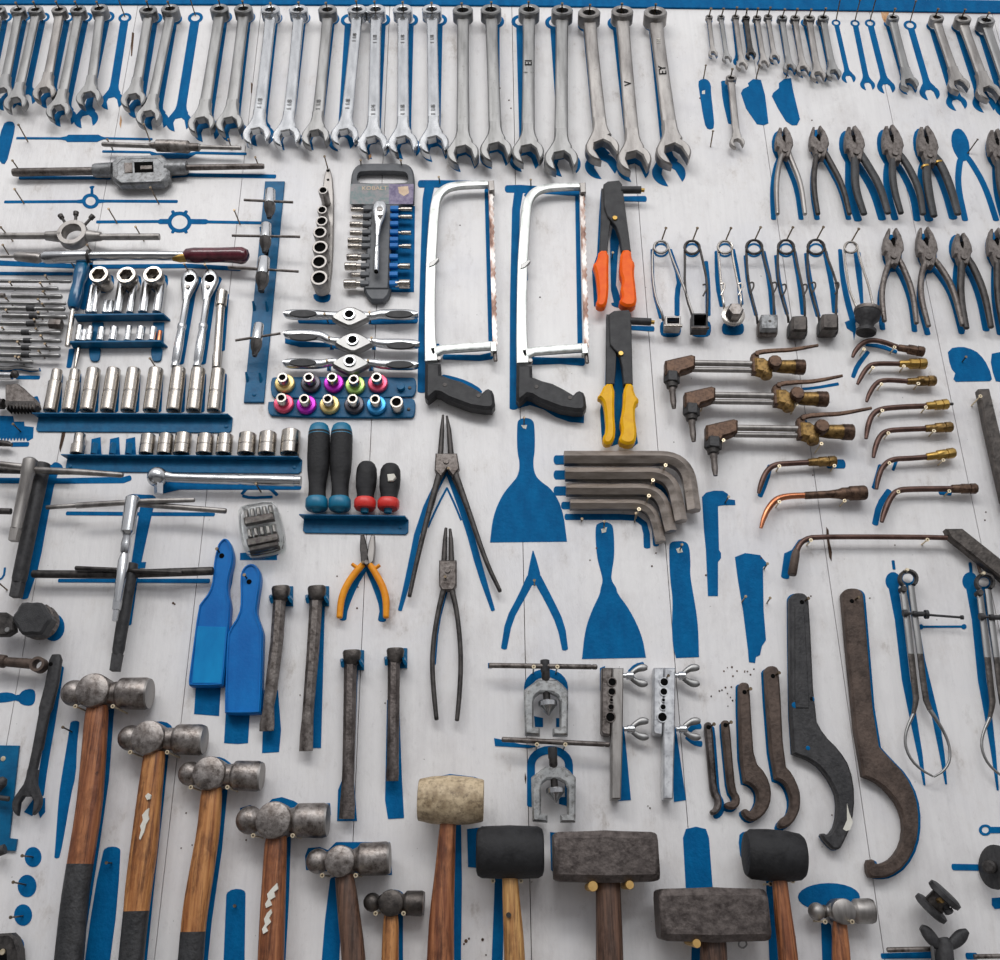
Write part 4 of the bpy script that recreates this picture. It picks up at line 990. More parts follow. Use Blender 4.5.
tee('chrome T handle wrench with sliding bars and a universal joint', [[(47,507.4,.026,4.6),(77,505.5,.026,4.6)],[(77,505.6,.04,6.2),(150,501,.04,5.6),(194,500,.04,4.8)],[(138,504,.034,6),(225.5,511,.034,5.6)]],
  [(133,496,.050,9),(132.7,498,.050,14),(130,515,.050,14),(126,533,.050,14),(125.6,535,.050,10),(125,538,.050,8),(124.6,545,.050,10),(122.6,553,.050,9),(122.4,555,.050,7),(121.6,562,.050,11),(118.6,583,.050,10),(117.6,602,.050,8.4)], [[(117.4,600,.050,10),(116.4,610,.050,9)],[(116.2,609,.050,6.6),(115.2,621,.050,6)]], 'chrome', 'grey_steel')
tee('long dark T handle wrench with thick bar hanging lowest of the group', [[(33.5,574,.024,8),(110,574.6,.024,8.6),(212,571,.024,8.6)],[(76,568,.034,4.4),(181,572.6,.034,4.4)]],
  [(132,564,.026,12),(130,575,.026,13),(124,610,.026,12.6),(119,650,.026,12),(117.6,655,.026,10)], [[(117.6,654,.026,12.6),(114.6,671,.026,12)]], 'black_iron', 'dark_steel')
t = single('steel_rod', 'thick dark rod end entering from the left below the T handles', 'rod', M().rod((-6,511,.03),(11,511.4,.03),6.4,14), 'dark_steel')
pstrip([(-4,480.6,6),(62,481,6),(124,480,7),(130,478,6)], 0); pstrip([(58,466,12),(49,476,14),(42,520,11),(34,565,11),(24,597,9)], 1); paint([(44,464),(62,466),(60,474),(44,472)])
pstrip([(67,513.4,4),(140,514,4),(214,514.4,4)], 0); pstrip([(149,498,14),(145,516,13),(137,560,10),(133,580,9)], 1); pstrip([(133,582,9),(128,624,7)],0)
pstrip([(59,580.6,3.6),(209,581,4.6)], 0); paint([(130,562),(146,562),(145,568),(130,568)]); paint([(132,494),(153,495),(152,500),(132,499)])
# partial blue ring at left
pstrip([(5,568,2),(4,577,2),(-3,581,2)], 1)
# ratchet knob head
d = .05
t = Thing('knob_ratchet', 'black knobbed ratchet head with a steel gear rim at the left edge', 'ratchet')
t.part('gear_rim', M().lathe(P(43,624,.012), P(37,620,.034), [(0,.019),(.1,.026),(.5,.027),(.9,.027),(1,.025)], 36, alt=(2,3)), 'worn_steel')
kn = [(31+18.5*math.cos(k*.2618)*(1+.07*math.cos(k*.2618*6)), 618+17*math.sin(k*.2618)*(1+.07*math.cos(k*.2618*6))) for k in range(24)]
t.part('knob', M().px(kn, .03, .052, .004), 'black_plastic')
a = t.part('arm', M().px([(-10,612),(6,612),(13,617),(14,630),(6,635),(-10,635)], .028, .042, .002), 'dark_steel'); t.part('rivet', M().disc(7,629.5,2.6,.04,.0445), 'satin_steel', under=a); t.done()
pdisc(53,627,11.5,14)
# lower left
t = Thing('tube_wrench', 'rusty tubular handle with a ring end at the left edge', 'handle'); d = .026
t.part('tube', M().sweep([(-8,660,d,13),(5,661.6,d,13),(6,661.8,d,9.6),(34,664,d,10.4)], 16), 'rust_iron')
c = P(39,665,d); r = 7.6*S(39,665,d); t.part('ring_end', M().lathe((c.x, -d+.008, c.z), (c.x, -d-.008, c.z), [(0,r*.62),(0,r),(1,r),(1,r*.62),(0,r*.62)], 26), 'rust_iron'); t.done()
t = Thing('open_end_wrench', 'dark iron open end wrench with an offset handle, left of the first hammer', 'wrench'); d = .02
t.part('handle', M().sweep([(x, y, d, w_, .011) for x, y, w_ in ((56.5,655,8),(56,660,12.6),(52,685,13.4),(46,708,13.4),(44.5,714,10.6),(38,749,10.6),(37,751,9),(30,783,9),(27,796,12))], 14, 3.2), 'black_iron')
A = Vector(W(27.5,803,d)); ax = (A-Vector(W(36,755,d))).normalized(); t.part('open_jaw', M().ext([tuple(p) for p in jaw_pts(A, ax, 14*S(27,803,d), .014, .05, .52, .3)], d-.005, d+.005, .0012), 'black_iron'); t.part('hanging_hole', M().disc(50.5,664,2,d+.003,d+.0062,14), 'dark_hole'); t.done()
pstrip([(60,668,8),(52,720,8),(44,765,8),(40,795,8)], 1); paint([(34,798),(45,798),(45,812),(40,818),(37,808),(32,816),(24,812)], 0)
paint([(-3,693),(10,692),(18,696),(23,690),(32,688.5),(35.5,692),(35,702),(31,706),(22,705),(17,700),(8,702),(-3,703)], 1)
pstrip([(75,723,9),(72,745,10),(69,775,14),(65,795,12),(59,845,7),(57,857,5)], 1); nail(72,732,.035)
t = Thing('tool_plate', 'blue metal plate with dark clamps cut off by the left edge', 'plate')
a = t.part('plate', M().px([(-10,745),(19,745.5),(13,800),(9,838),(17,839),(15,851),(-10,850)], .001, .005, .0006), 'blue_rail')
t.part('clamp', M().sweep([(-6,790,.02,12),(2,782,.02,12),(5,778,.02,6)], 12), 'black_iron', under=a); t.part('clamp', M().rod((-6,797,.02),(9,799,.02),5,12), 'black_iron', under=a); t.part('clamp', M().rod((-6,853,.02),(5,849,.02),10,12), 'black_iron', under=a); t.part('bolt_hole', M().disc(3,758.6,2.4,.005,.0058), 'nail_bright', under=a); t.done()
for x, y, r in ((33,857,8.4),(27,886,9.4),(23,915,9)): pdisc(x, y, r, r*1.2)
pdisc(17,945,7,8)
for x, y in ((33,857),(26,885),(23,916)): nail(x, y, .042)
t = Thing('die_holder', 'grey cast die holder corner at the bottom left', 'die holder'); a = t.part('body', M().px([(-8,934),(10,933),(15,938),(19,950),(20,968),(-8,968)], .012, .03, .003), 'dark_steel'); t.part('square_hole', M().px([(-5,949),(6,949),(7,962),(-5,962)], .02, .0305, 0), 'dark_hole', under=a); t.part('nail_rest', M().disc(2,952,3,.02,.032), 'nail_bright', under=a); t.done()
nail(3,466,.03); nail(7,590,.04)
# ---------------------------------------------------------------- vertical blue strip with tap wrenches
t = Thing('tool_strip', 'vertical blue metal strip holding four small T tap wrenches', 'strip')
a = t.part('strip', M().px([(265,181),(284.6,181),(263.8,402),(243.6,402)], .0008, .0045, .0008), 'blue_rail')
for x0, y0 in ((254.5,306),(267.5,306.5),(247.5,377),(261,377.5),(262,232),(272,233)):
    t.part('prong', M().sweep([(x0,y0+5,.003,3),(x0-.6,y0,.008,3),(x0-1.6,y0-5,.013,2)], 8), 'blue_rail', under=a)
t.part('screw', M().disc(254,394,2,.0045,.006,14), 'blue_rail', under=a)
for x, y in ((266,252),(262,287)): t.part('slot', M().px([(x-1,y-3),(x+3,y-3),(x+2,y+6),(x-2,y+6)], .0045, .0049, 0), 'dark_hole', under=a)
t.done()
TW = [((270.5,190),(269.2,217),(244,200),(293,202.3),11,'top'),((266.6,224),(264.6,251.5),(232,235.6),(300,236.8),11,'second'),((264.4,258),(261,290),(228,267),(298.5,271.6),12.6,'third'),((259.2,324),(254.6,355),(235.4,340.4),(280.6,333.4),10.6,'lowest')]
for (a0, a1, b0, b1, w_, wd) in TW:
    d = .042
    t = Thing('small_tap_wrench', 'small chrome T tap wrench with dark chuck, %s on the vertical blue strip' % wd, 'tap wrench', 'T tap wrenches on the blue strip')
    t.part('body', M().steps((*a0, d), (*a1, d), [(0,w_*.8),(.03,w_*.92),(.52,w_),(.54,w_*.8)], 22), 'chrome')
    t.part('chuck', M().steps((*a0, d), (*a1, d), [(.50,w_*1.04),(.66,w_*1.12),(.82,w_*.9),(.92,w_*.6),(1,w_*.52)], 6), 'dark_steel')
    t.part('collet_tip', M().steps((*a0, d), (*a1, d), [(.9,w_*.5),(1.04,w_*.42)], 14), 'black_iron')
    t.part('sliding_bar', M().rod((*b0, d+.002), (*b1, d+.002), 2.7, 10), 'worn_steel'); t.done()
# ---------------------------------------------------------------- rail of seven deep sockets seen end on
t = Thing('socket_bar', 'narrow grey metal socket bar with seven sockets pointing outward', 'rail')
t.part('bar', M().px(chaikin([(322,168),(334.5,168),(332,292),(319.5,292)],2), .001, .010, .0014), 'grey_steel')
t.part('hanging_hole', M().disc(328,170.5,1.7,.009,.0105,12), 'dark_hole'); t.part('hanging_hole', M().disc(328,179.6,1.4,.009,.0105,12), 'dark_hole'); t.done()
nail(328.6,171,.04)
for i, (x, y, r) in enumerate(((323,190,4.9),(322,209.6,5),(321.6,220.8,6),(319.8,232,7),(320,247,8),(319,261.5,8.1),(319,277.6,8.8))):
    d1 = .047; c = P(x, y, d1); R = r*S(x, y, d1)
    t = Thing('deep_socket', 'dark deep socket pointing outward, %s from the top of the grey socket bar' % ORD[i], 'socket', 'outward sockets on the grey bar')
    t.part('body', M().lathe((c.x, -.0105, c.z), (c.x, -d1, c.z), [(0,R*.92),(.55,R*.94),(.56,R),(.97,R),(1,R*.95),(1,R*.72),(.55,R*.68),(.55,0)], 28), 'grey_steel')
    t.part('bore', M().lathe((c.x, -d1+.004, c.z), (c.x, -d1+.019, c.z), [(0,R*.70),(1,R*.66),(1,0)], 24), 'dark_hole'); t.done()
paint([(313,293),(331,293),(330,301),(322,303),(314,300)], 1)
# ---------------------------------------------------------------- dark carry tray of sockets
d = .016
t = Thing('socket_tray', 'dark plastic socket tray with carry handle and worn printed label', 'tool tray')
out = [(350,207),(350.6,180),(352,171),(356,165),(362,162.5),(404,162.5),(410,165),(413.6,171),(414.6,180),(413.6,207)]
t.part('handle_frame', M().px(chaikin(out,1), .003, d, .003, holes=[chaikin([(356.5,181),(357,174),(361,170.5),(403,170.5),(408,174),(408.8,181),(404,183.4),(361,183.4)],1)]), 'tray_plastic')
b0 = t.part('label_panel', M().px([(350.6,184),(389,184),(389,204),(349.6,204)], d, d+.0006, 0), 'label_teal')
b1 = t.part('label_panel', M().px([(389,184),(413.8,184),(413,204),(389,204)], d, d+.0006, 0), 'label_purple')
t.part('label_patch', M().px([(398,187),(408,186),(409,193),(404,196),(399,193)], d, d+.0009, 0), 'label_tan', under=b1)
c = P(374.5, 188.4, d+.0006); t.text(b0, 'KOBALT', (c.x, -d-.0009, c.z), .0125, 'label_tan', 'label_lettering')
t.part('spine', M().px([(369,204),(392,204),(389,289),(363.6,289)], .003, d+.002, .003), 'tray_plastic')
t.part('foot', M().px([(363.6,288),(391,288),(388.6,295),(384,300),(371,300),(366.4,295)], .003, d, .003), 'tray_plastic')
ROW = [209.4,217,224.6,233,240.4,246.4,257.4,266.4,275,284]
for i, y in enumerate(ROW):
    x = 366-(i*.35); t.part('stub', M().rod((x+6,y,d),(x-2.4,y,d), 6.2, 8, 4), 'tray_plastic')
    x = 393.6-(i*.1); t.part('blue_stub', M().rod((x-3,y,d),(x+5,y,d), 6.2, 8, 4), 'blue_plastic')
t.done(); nail(361.6,170.6,.03); nail(402.4,170.6,.03)
LS = [(351,362,4.6),(352,362,3.8),(350,361,6),(350,361,5),(348,360,5.6),(348,360,5.4),(347,359,7),(345,358,8),(352,360,4),(344,357.6,9)]
for i, (x0, x1, w_) in enumerate(LS):
    y = ROW[i]; t = Thing('small_socket', 'small steel socket on the left side of the dark tray, %s row down' % ORD[i], 'socket', 'small sockets on the left of the tray')
    m_ = M().steps((x1+3,y,d),(x0,y,d),[(0,w_*.7),(.25,w_*.7),(.27,w_),(.97,w_),(1,w_*.9)],18); t.part('body', m_, 'nickel'); t.part('bore', M().rod((x0-.1,y,d),(x0+1,y,d),w_*.6,12),'dark_hole'); t.done()
RS = [(400,412,4.6,0),(400,412,4.6,1),(401,411,4.6,3),(402,411,5,6-1),(399,410,6.4,7),(398.6,410,9.4,9)]
for i, (x0, x1, w_, r_) in enumerate(RS):
    y = ROW[r_]; t = Thing('small_socket', 'small steel socket on the right side of the dark tray, %s present from the top' % ORD[i], 'socket', 'small sockets on the right of the tray')
    t.part('body', M().steps((x0-3,y,d),(x1,y,d),[(0,w_*.7),(.25,w_*.7),(.27,w_),(.97,w_),(1,w_*.9)],18), 'nickel'); t.part('bore', M().rod((x1-1,y,d),(x1+.1,y,d),w_*.6,12),'dark_hole'); t.done()
paint([(391,206),(415,206),(414,292),(390,292)])
t = Thing('small_ratchet', 'small chrome ratchet lying on the dark socket tray', 'ratchet'); d = .032
a = t.part('head', M().sweep([(380,203,d,10,.010),(379.8,206,d,13.6,.011),(379.6,211,d,13.6,.011),(379,218,d,11,.010),(378.2,226,d,6,.009),(377.4,236,d,4,.008)], 16, 2.6), 'chrome')
t.part('socket_square', M().disc(379.7,208.6,3.2,d+.002,d+.0062,20), 'grey_steel', under=a); t.part('direction_lever', M().px([(376.6,214.5),(382.6,214.5),(380,219)], d, d+.007, .0006), 'dark_steel', under=a)
t.part('handle', M().steps((377.4,236,d),(376,272,d),[(0,4),(.28,4),(.30,5.6),(.34,4.6),(.5,5.6),(.96,5.4),(1,4)],16), 'chrome'); t.part('end_hole', M().disc(376,270.6,2,d,d+.0048,12), 'dark_hole'); t.done()
# ---------------------------------------------------------------- three chrome ratcheting tap handles
for i, (y0, yc, y1, x0, x1, hx) in enumerate(((314.4,316,315,284,418,349.5),(334.6,341.6,344.6,284,419.6,352.8),(363.4,362.6,365.4,283.4,418.6,350))):
    d = .02
    t = Thing('ratcheting_tap_handle', 'chrome double-ended handle with dark inlays, %s of the three stacked' % ('top','middle','bottom')[i], 'tap wrench', 'chrome double-ended handles below the tray')
    tl = .006 if i == 1 else .012
    L0 = [(x0,y0,d,3),(x0+2,y0,d,8),(x0+8,y0+.2,d,10.6),(x0+25,y0+.5,d,11),(x0+38,y0+1,d,9),(x0+46,yc-.4,d,7.6),(hx-12,yc,d,9)]
    L1 = [(x1,y1,d,3),(x1-2,y1,d,8),(x1-8,y1-.2,d,10.6),(x1-25,y1-.5,d,11),(x1-38,y1-1,d,9),(x1-46,yc+.4,d,7.6),(hx+12,yc,d,9)]
    for q in (L0, L1):
        t.part('arm', M().sweep([e+(.013 if 3 < e[3] < 10 else .015,) for e in q], 16, 2.6, sm=2), 'chrome')
    for (xa, ya, sgn) in ((x0+19, y0-1.2, 1), (x1-19, y1-1.2, -1)):
        if i == 1: ya += 3.2 if sgn > 0 else 1.6
        t.part('grip_inlay', M().px([(xa+14*math.cos(k*.3142)*(1 if math.cos(k*.3142)*sgn > 0 else 1), ya+3.6*math.sin(k*.3142)) for k in range(20)], d+.004, d+.0082, .0006), 'black_plastic')
    hub = [(hx-18,yc-1.5),(hx-10,yc-6.5),(hx-3,yc-9.6),(hx+4,yc-9.6),(hx+11,yc-6.5),(hx+19,yc-1.5),(hx+19,yc+2),(hx+10,yc+6.5),(hx+2,yc+10),(hx-2,yc+10),(hx-10,yc+6.5),(hx-18,yc+2)]
    a = t.part('hub', M().px(hub, d-.005, d+.008, .003), 'satin_steel')
    c = P(hx-.3, yc-1.6, d+.009); R = 6.2*S(hx, yc, d)
    t.part('hub_ring', M().lathe((c.x, -d-.005, c.z), (c.x, -d-.011, c.z), [(0,R*.68),(0,R),(.9,R),(1,R*.95),(1,R*.72),(0,R*.68)], 24), 'chrome', under=a)
    t.part('star_bore', M().lathe((c.x, -d-.0085, c.z), (c.x, -d-.0098, c.z), [(0,R*.72),(1,R*.72)], 20, alt=(0,1)), 'dark_hole', under=a)
    t.done()
    for xn, yn in ((hx-21, yc+2), (hx+21, yc+2)):
        nail(xn, yn+5, .035); paint([(xn-2,yn+2),(xn+2,yn+2),(xn+2,yn+6),(xn-2,yn+6)])
pstrip([(300,320,8),(336,322,6)],0); pstrip([(372,322,6),(416,320,8)],0); paint([(285,338),(300,341),(330,343),(352,346),(356,350),(345,351),(330,347),(300,347),(285,343)],0); paint([(335,370),(365,370),(352,376)],0)
# ---------------------------------------------------------------- coloured nut drivers on two blue bars
single('driver_bar', 'upper blue bar holding five coloured sockets and an empty peg', 'bar', M().px(chaikin([(271,378),(276,376.6),(412,376.6),(416.5,380),(416,393),(411,397.4),(275,398.4),(270.6,393)],1), .001, .006, .001), 'blue_rail', 'blue bars of coloured sockets')
single('driver_bar', 'lower blue bar holding five coloured sockets and one plain socket', 'bar', M().px(chaikin([(268.6,398.6),(411,397.6),(415.6,401),(415,414.6),(411,418),(272,416.4),(267.4,411)],1), .001, .006, .001), 'blue_rail', 'blue bars of coloured sockets')
ND = [(285,383.8,'gold',1),(311,383.8,'graphite',1),(334,383.6,'magenta',1),(355.4,385.6,'lime',1),(378,383.6,'pink',1),(284,404,'pink',2),(306.6,405,'magenta',2),(329.8,405,'gold',2),(354.4,405,'graphite',2),(376.6,405.4,'sky',2)]
for x, y, col, rw in ND:
    c = P(x, y, .010); R = 10*S(x, y, .01)
    cn = {'graphite':'dark grey','sky':'blue','lime':'pale green'}.get(col, col)
    t = Thing('colour_ringed_socket', 'small socket with %s ring on the %s blue bar' % (cn, 'upper' if rw == 1 else 'lower'), 'socket', 'colour ringed sockets on the two blue bars')
    t.part('colour_ring', M().lathe((c.x, -.0062, c.z), (c.x, -.0185, c.z), [(0,R*.94),(.1,R),(.55,R),(.72,R*.9),(.78,R*.62),(1,R*.58)], 30), 'anodised_'+col)
    a = t.part('nozzle', M().lathe((c.x, -.0185, c.z), (c.x, -.033, c.z), [(0,R*.54),(.93,R*.54),(1,R*.5),(1,R*.34),(.3,R*.32),(.3,0)], 24), 'nickel')
    t.part('bore', M().lathe((c.x, -.0315, c.z), (c.x, -.025, c.z), [(0,R*.34),(1,R*.33),(1,0)], 16), 'dark_hole', under=a); t.done()
c = P(397,404.5,.02); R = 6.6*S(397,404,.02)
t = Thing('plain_socket', 'plain dark-bored socket at the right end of the lower blue bar', 'socket'); t.part('body', M().lathe((c.x,-.0062,c.z),(c.x,-.030,c.z),[(0,R),(.96,R),(1,R*.95),(1,R*.7),(.4,R*.68),(.4,0)],26),'nickel'); t.part('bore', M().lathe((c.x,-.027,c.z),(c.x,-.021,c.z),[(0,R*.7),(1,R*.68),(1,0)],20),'dark_hole'); t.done()
single('empty_peg', 'empty blue peg at the right end of the upper blue bar', 'peg', M().disc(400.6,386,4,.0062,.014,16), 'blue_rail')
for x, y in ((409.6,387.5),(408.6,409)): MARKS.append(('bar_screw', M().disc(x,y,1.7,.006,.0075,12), 'dark_steel'))
# ---------------------------------------------------------------- screwdriver handles on a rail
ledge('driver_rail', 'short blue rail carrying four stubby screwdriver handles', 299, 514, 405, 515.5, .022, 14, screws=((400,527),))
for i, (x0, y0, x1, y1, w_, hh, l) in enumerate(((319.6,424,316.4,512,22,'teal','tall black handle with blue cap, left one on the short rail'),(342,424,339.4,512,22,'teal','tall black handle with blue cap, right of its twin on the short rail'),
    (367.2,462,364.6,512,21,'red','stubby black handle with red collar, left of the two short ones'),(391,464,388,512,21,'red','stubby black handle with red collar and white chip, far right on the rail'))):
    d = .021
    t = Thing('screwdriver', l, 'screwdriver', 'screwdriver handles on the short blue rail')
    A = (x0, y0, d); B = (x1, y1, d)
    if hh == 'teal':
        t.part('grip', M().steps(A, B, [(.11,w_*.965),(.14,w_*.99),(.40,w_*1.0),(.55,w_*.93),(.68,w_*.78),(.78,w_*.76),(.86,w_*.84)], 20, 2.3), 'rubber')
        t.part('end_cap', M().steps(A, B, [(0,w_*.4),(.012,w_*.62),(.035,w_*.82),(.075,w_*.93),(.145,w_*.995)], 20, 2.3), 'teal_cap')
        t.part('collar', M().steps(A, B, [(.85,w_*.88),(.87,w_*1.0),(.95,w_*1.02),(.97,w_*.9),(.975,w_*.5),(1.0,w_*.3)], 20, 2.3), 'teal_cap')
    else:
        t.part('grip', M().steps(A, B, [(0,w_*.3),(.02,w_*.55),(.06,w_*.76),(.14,w_*.94),(.3,w_*1.0),(.5,w_*.96),(.66,w_*.8),(.76,w_*.82)], 20, 2.3), 'rubber')
        t.part('collar', M().steps(A, B, [(.75,w_*.92),(.79,w_*1.04),(.90,w_*1.04),(.94,w_*.9)], 20, 2.3), 'red_cap')
        t.part('ferrule', M().steps(A, B, [(.93,w_*.42),(1.02,w_*.36)], 16), 'teal_cap')
        if i == 3: t.part('white_chip', M().px([(387,474),(394,473.4),(396,477),(393,480.6),(388,481)], d, d+.0195, .001), 'cream_paint')
    t.done()
# ---------------------------------------------------------------- clear case with sockets inside
def tq(u, v, C=((235.6,505),(276,498),(285.6,548),(244,557))):
    (x0,y0),(x1,y1),(x2,y2),(x3,y3) = C
    return ((1-v)*((1-u)*x0+u*x1)+v*((1-u)*x3+u*x2), (1-v)*((1-u)*y0+u*y1)+v*((1-u)*y3+u*y2))
t = Thing('clear_case', 'small clear plastic case of grey bits hanging below the chrome ratchet', 'case'); d0, d1 = .006, .032
ou = rq([tq(0,0),tq(1,0),tq(1,1),tq(0,1)], .14)
t.part('shell', M().px(ou, d0, d1, .003), 'clear_plastic')
for u, v, w_, h_ in ((.5,.27,.72,.13),(.5,.68,.74,.13)):
    t.part('bit_tray', M().px([tq(u-w_/2,v),tq(u+w_/2,v),tq(u+w_/2,v+h_),tq(u-w_/2,v+h_)], .012, .026, .001), 'worn_steel')
for v in (.12,.50):
    for k in range(5):
        t.part('bit', M().px([tq(.17+k*.15,v),tq(.27+k*.15,v),tq(.27+k*.15,v+.16),tq(.17+k*.15,v+.16)], .013, .022, .0015), 'grey_steel')
t.part('bit_tray', M().px([tq(.16,.84),tq(.84,.84),tq(.84,.92),tq(.16,.92)], .012, .024, .001), 'hammer_dark')
t.done()
pstrip([(242,494,3),(247,488,3.4),(258,485,3.4),(270,488,3.4),(277,495,3.4)],1); pstrip([(243,496,3),(250,498,3),(272,497,3)],1); paint([(240,553),(277,550),(277,560),(240,560)]); nail(261,492,.035)
# ---------------------------------------------------------------- blue paddles
def paddle(label, out, inner, line, hole, dot):
    d0, d1 = .004, .020
    t = Thing('plastic_paddle', label, 'paddle', 'blue plastic paddle tools')
    o_ = chaikin(out, 1)
    t.part('blade', M().px(o_, d0, d1, .0025), 'blue_plastic')
    cx = sum(p[0] for p in o_)/len(o_); cy = sum(p[1] for p in o_)/len(o_)
    ins = inset([W(x, y, d1) for x, y in o_] if area([W(x, y, d1) for x, y in o_]) > 0 else [W(x, y, d1) for x, y in o_][::-1], .0035)
    ou = inset([W(x, y, d1) for x, y in o_] if area([W(x, y, d1) for x, y in o_]) > 0 else [W(x, y, d1) for x, y in o_][::-1], .0012)
    t.part('raised_rim', M().ext(ou, d1-.001, d1+.0022, .0006, [ins]), 'blue_plastic')
    if line: t.part('sleeve_edge', M().px(line, d1-.001, d1+.0012, .0003), 'blue_sleeve')
    t.part('hanging_hole', M().disc(*hole, 2.6, d1-.001, d1+.0008, 14), 'dark_hole'); t.done()
    nail_w((P(hole[0]-1, hole[1]-2, d1).x, 0, P(hole[0]-1, hole[1]-2, d1).z), .034, -.1, .12)
paddle('blue plastic paddle with a sleeve line, left one of the two', [(188,684),(189,674),(198,606.6),(201,602),(209,592),(212.4,580),(213.4,562),(217,546),(220,541),(224.5,537.5),(229,540),(232,548),(233.4,557),(232,566),(228.6,577),(227.5,592),(229.6,600),(230.4,609),(223.6,684),(221,686),(190,686.4)], None, [(197,626),(227.6,627),(221.4,683),(192,683)], (221.6,555.6), None)
paddle('plain blue plastic paddle, right one of the two', [(224,712),(226.6,640),(228,631),(238.6,615),(240.6,600),(239.8,577.5),(241.6,570),(246,565),(252,563),(257,566),(260,572),(260.6,580),(256.6,605),(256.4,614),(262.6,630),(262.8,640),(260.8,711.7),(258,713.6),(226,714)], None, None, (249,581.6), None)
paint([(196,682),(221,682),(219,716),(194,714)]); paint([(226,708),(250,708),(248,743),(238,744),(224,743)]); pstrip([(232,560,4),(231,580,4),(228,592,4)],1)
# ---------------------------------------------------------------- four chisels in clips
def chisel(label, path, clip, mt='worn_steel'):
    d = .018
    t = Thing('cold_chisel', label, 'chisel', 'four cold chisels hanging in clips')
    t.part('shaft', M().sweep([(x, y, d, w_, .016*th) for x, y, w_, th in path], 8, 2.2), mt)
    x, y, w_ = clip
    t.part('struck_head', M().sweep([(x, y-3, d, w_+3, .022), (x, y-1, d, w_+4.4, .023), (x-.3, y+8, d, w_+2, .020), (x-.5, y+11, d, w_-2, .017)], 14, 2.6), 'hammer_dark')
    t.done()
    t = Thing('chisel_clip', 'blue steel clip gripping the top of the chisel ' + {281:'left of all four',317:'second from the left',352:'with the longest dark shaft',395.5:'farthest right'}[x], 'clip', 'blue clips holding chisels')
    for s_ in (-1, 1):
        t.part('clip_arm', M().sweep([(x+s_*(w_*.5+2.2), y+8, .0015, 4.6, .012), (x+s_*(w_*.5+2.0), y+9, .016, 3.6, .012), (x+s_*(w_*.5+2.8), y+10.5, .028, 3, .010)], 8, 3), 'blue_rail')
    t.part('back_plate', M().px([(x-w_*.5-1, y-4), (x+w_*.5+5, y-4), (x+w_*.5+5, y+16), (x-w_*.5-1, y+16)], .0008, .003, .0005), 'blue_rail'); t.done()
chisel('cold chisel with stepped flare, leftmost of the four', [(280,594,13,1),(277,640,13,1),(271,690,12.6,.9),(268.6,706,11,.8),(268,716,13,.7),(267,724,15.6,.5),(266.6,731,15,.35)], (281,590,14), 'worn_steel')
chisel('cold chisel with a bright ground tip, second from the left', [(316.4,596,13,1),(313,650,12.6,1),(308.6,705,11.6,.9),(307.6,720,12,.8),(306.6,735,14,.5),(306,751,14.6,.3)], (317,590,14), 'worn_steel')
chisel('longest cold chisel reaching the outline bottom, third from the left', [(350.6,660,13.4,1),(349.6,720,13,1),(348.4,770,12.4,.95),(347.8,785,13,.8),(347.4,805,16,.5),(346.6,819,16.4,.3)], (352,654,14), 'chisel_steel')
chisel('reddish cold chisel with a splintered end, rightmost of the four', [(394,658,12.6,1),(393.4,720,12.4,1),(392.8,765,12.4,.9),(392.4,774,13.6,.6),(392.2,781,12.6,.4)], (395.5,652,13.4), 'chisel_steel')
paint([(264,690),(278,690),(281,730),(279,752),(262,753)]); paint([(318,600),(325,600),(321,748),(312,748),(314,700)]); paint([(352,665),(358,665),(354,780),(357,821),(337,821),(338,790),(346,770)]); paint([(387,700),(399,700),(402,780),(404,818),(388,819),(385,800)])
